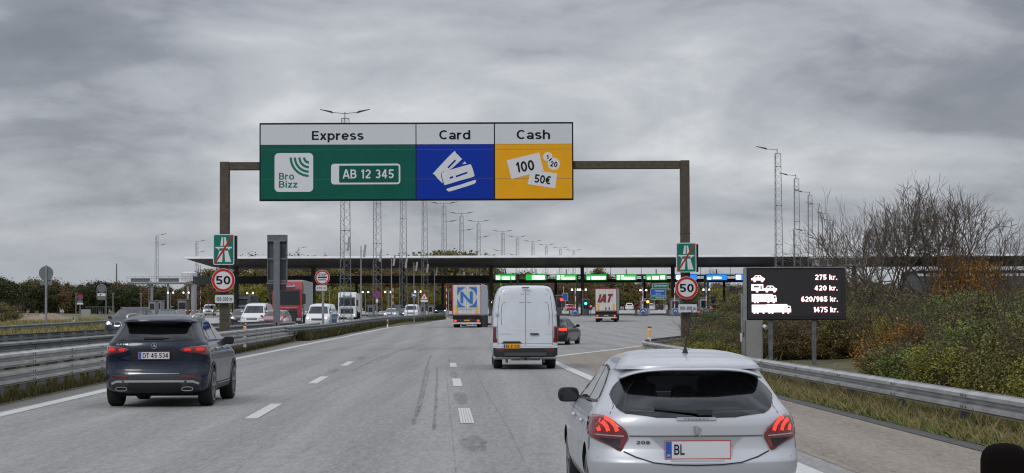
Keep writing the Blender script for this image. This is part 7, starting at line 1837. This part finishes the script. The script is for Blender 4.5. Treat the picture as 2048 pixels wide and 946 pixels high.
blades('median_grass', 'brownish grass along the curving guardrail in front of the masts', 26000, fleft, .2, .75, 'grass_dark', .03)
def fmid(n):
    y = NR.uniform(20, 110, n); x = np.array([railL(v) for v in y]) - NR.uniform(-.25, .6, n); return x, y, np.full(n, .0)
blades('kerb_weeds', 'dark short weeds along the foot of the left guardrail', 26000, fmid, .04, .28, 'grass_dark', .012)
def fmid2(n):
    y = NR.uniform(35, 140, n); x = np.array([railL(v) for v in y]) - NR.uniform(.8, 4.2, n); return x, y, np.full(n, .05)
blades('median_weeds', 'scattered weeds in the median between the steel barriers', 9000, fmid2, .3, 1.05, 'grass_dark', .02)
# left bank: rising grass with a dirt track
mb = MB(); ysb = [60, 80, 100, 118, 135, 143, 150, 160, 172, 185, 200, 215, 230, 245, 260, 290, 330, 360]; offs = [0, .8, 2, 5, 12, 25, 50, 120]
vs = []
def leftz(x, y):
    dd = roadL(y) - x; return g(y) + lift(y) + .02 + ss(0, 6, dd) * interp([(60, .0), (135, .1), (200, .25), (260, .1), (330, .0)], y) + ss(5, 40, dd) * .5
for y in ysb:
    for o_ in offs: x = roadL(y) - o_; vs.append((x, y, leftz(x, y)))
n = len(offs); mb.add(vs, [(i * n + k, i * n + k + 1, (i + 1) * n + k + 1, (i + 1) * n + k) for i in range(len(ysb) - 1) for k in range(n - 1)])
struct('left_verge', mb, 'grassy_green')
# dirt mound and heather bush behind the left guardrail
def mound(name, label, px, Y, w_, top, mtl, dpt=9, kind=None):
    x = XA(px, Y); zb_ = leftz(x, Y) - .2; h = P(px, top, Y).z - zb_; hw = w_ / 2 / sc_at(Y); mb = MB(); n = 24; m_ = 10; vs = []
    for i in range(n + 1):
        for j in range(m_ + 1):
            u, v = i / n * 2 - 1, j / m_ * 2 - 1; hh = max(0, (1 - abs(u) ** 2.4)) ** .8 * max(0, 1 - abs(v) ** 2.2) ** .8; vs.append((u * hw, v * dpt, h * hh + .12 * math.sin(u * 9 + v * 4) * hh))
    mb.add(vs, [(i * (m_ + 1) + j, (i + 1) * (m_ + 1) + j, (i + 1) * (m_ + 1) + j + 1, i * (m_ + 1) + j + 1) for i in range(n) for j in range(m_)])
    o = mb.build(name, mtl, smooth=True); o.location = (x, Y, zb_); return tag(o, kind='structure')
mound('dirt_mound', '', 95, 185, 105, 628.5, 'dirt_track')
mound('grass_mound', '', 15, 196, 110, 627, 'grassy_green')
mound('grass_mound', '', 180, 215, 110, 631, 'grassy_green')
def fl2(n):
    y = NR.uniform(100, 240, n); x = np.array([roadL(v) for v in y]) - NR.uniform(0, 1, n) ** 1.2 * 12; return x, y, gz(x, y, leftz)
blades('bank_grass', 'green and straw grass on the far left bank below the low guardrail', 34000, fl2, .12, .5, 'grass_blade', .035)
shrub(XA(8, 180), 180, .3, 2.0, 1.05, 6, 'straw-brown heathery bush on the far left edge above the guardrail')
# small concrete blocks and a box by the left sign
Y = 218; x = XA(171, Y); z = lambda py: P(171, py, Y).z
o = bev(MB().box(-.5, .5, 0, .5, 0, z(619) - leftz(x, Y)).build('utility_box', 'cabinet'), .03, 1); o.location = (x, Y, leftz(x, Y)); tag(o, 'small pale utility box on the grass behind the left no-stopping sign', 'utility box')
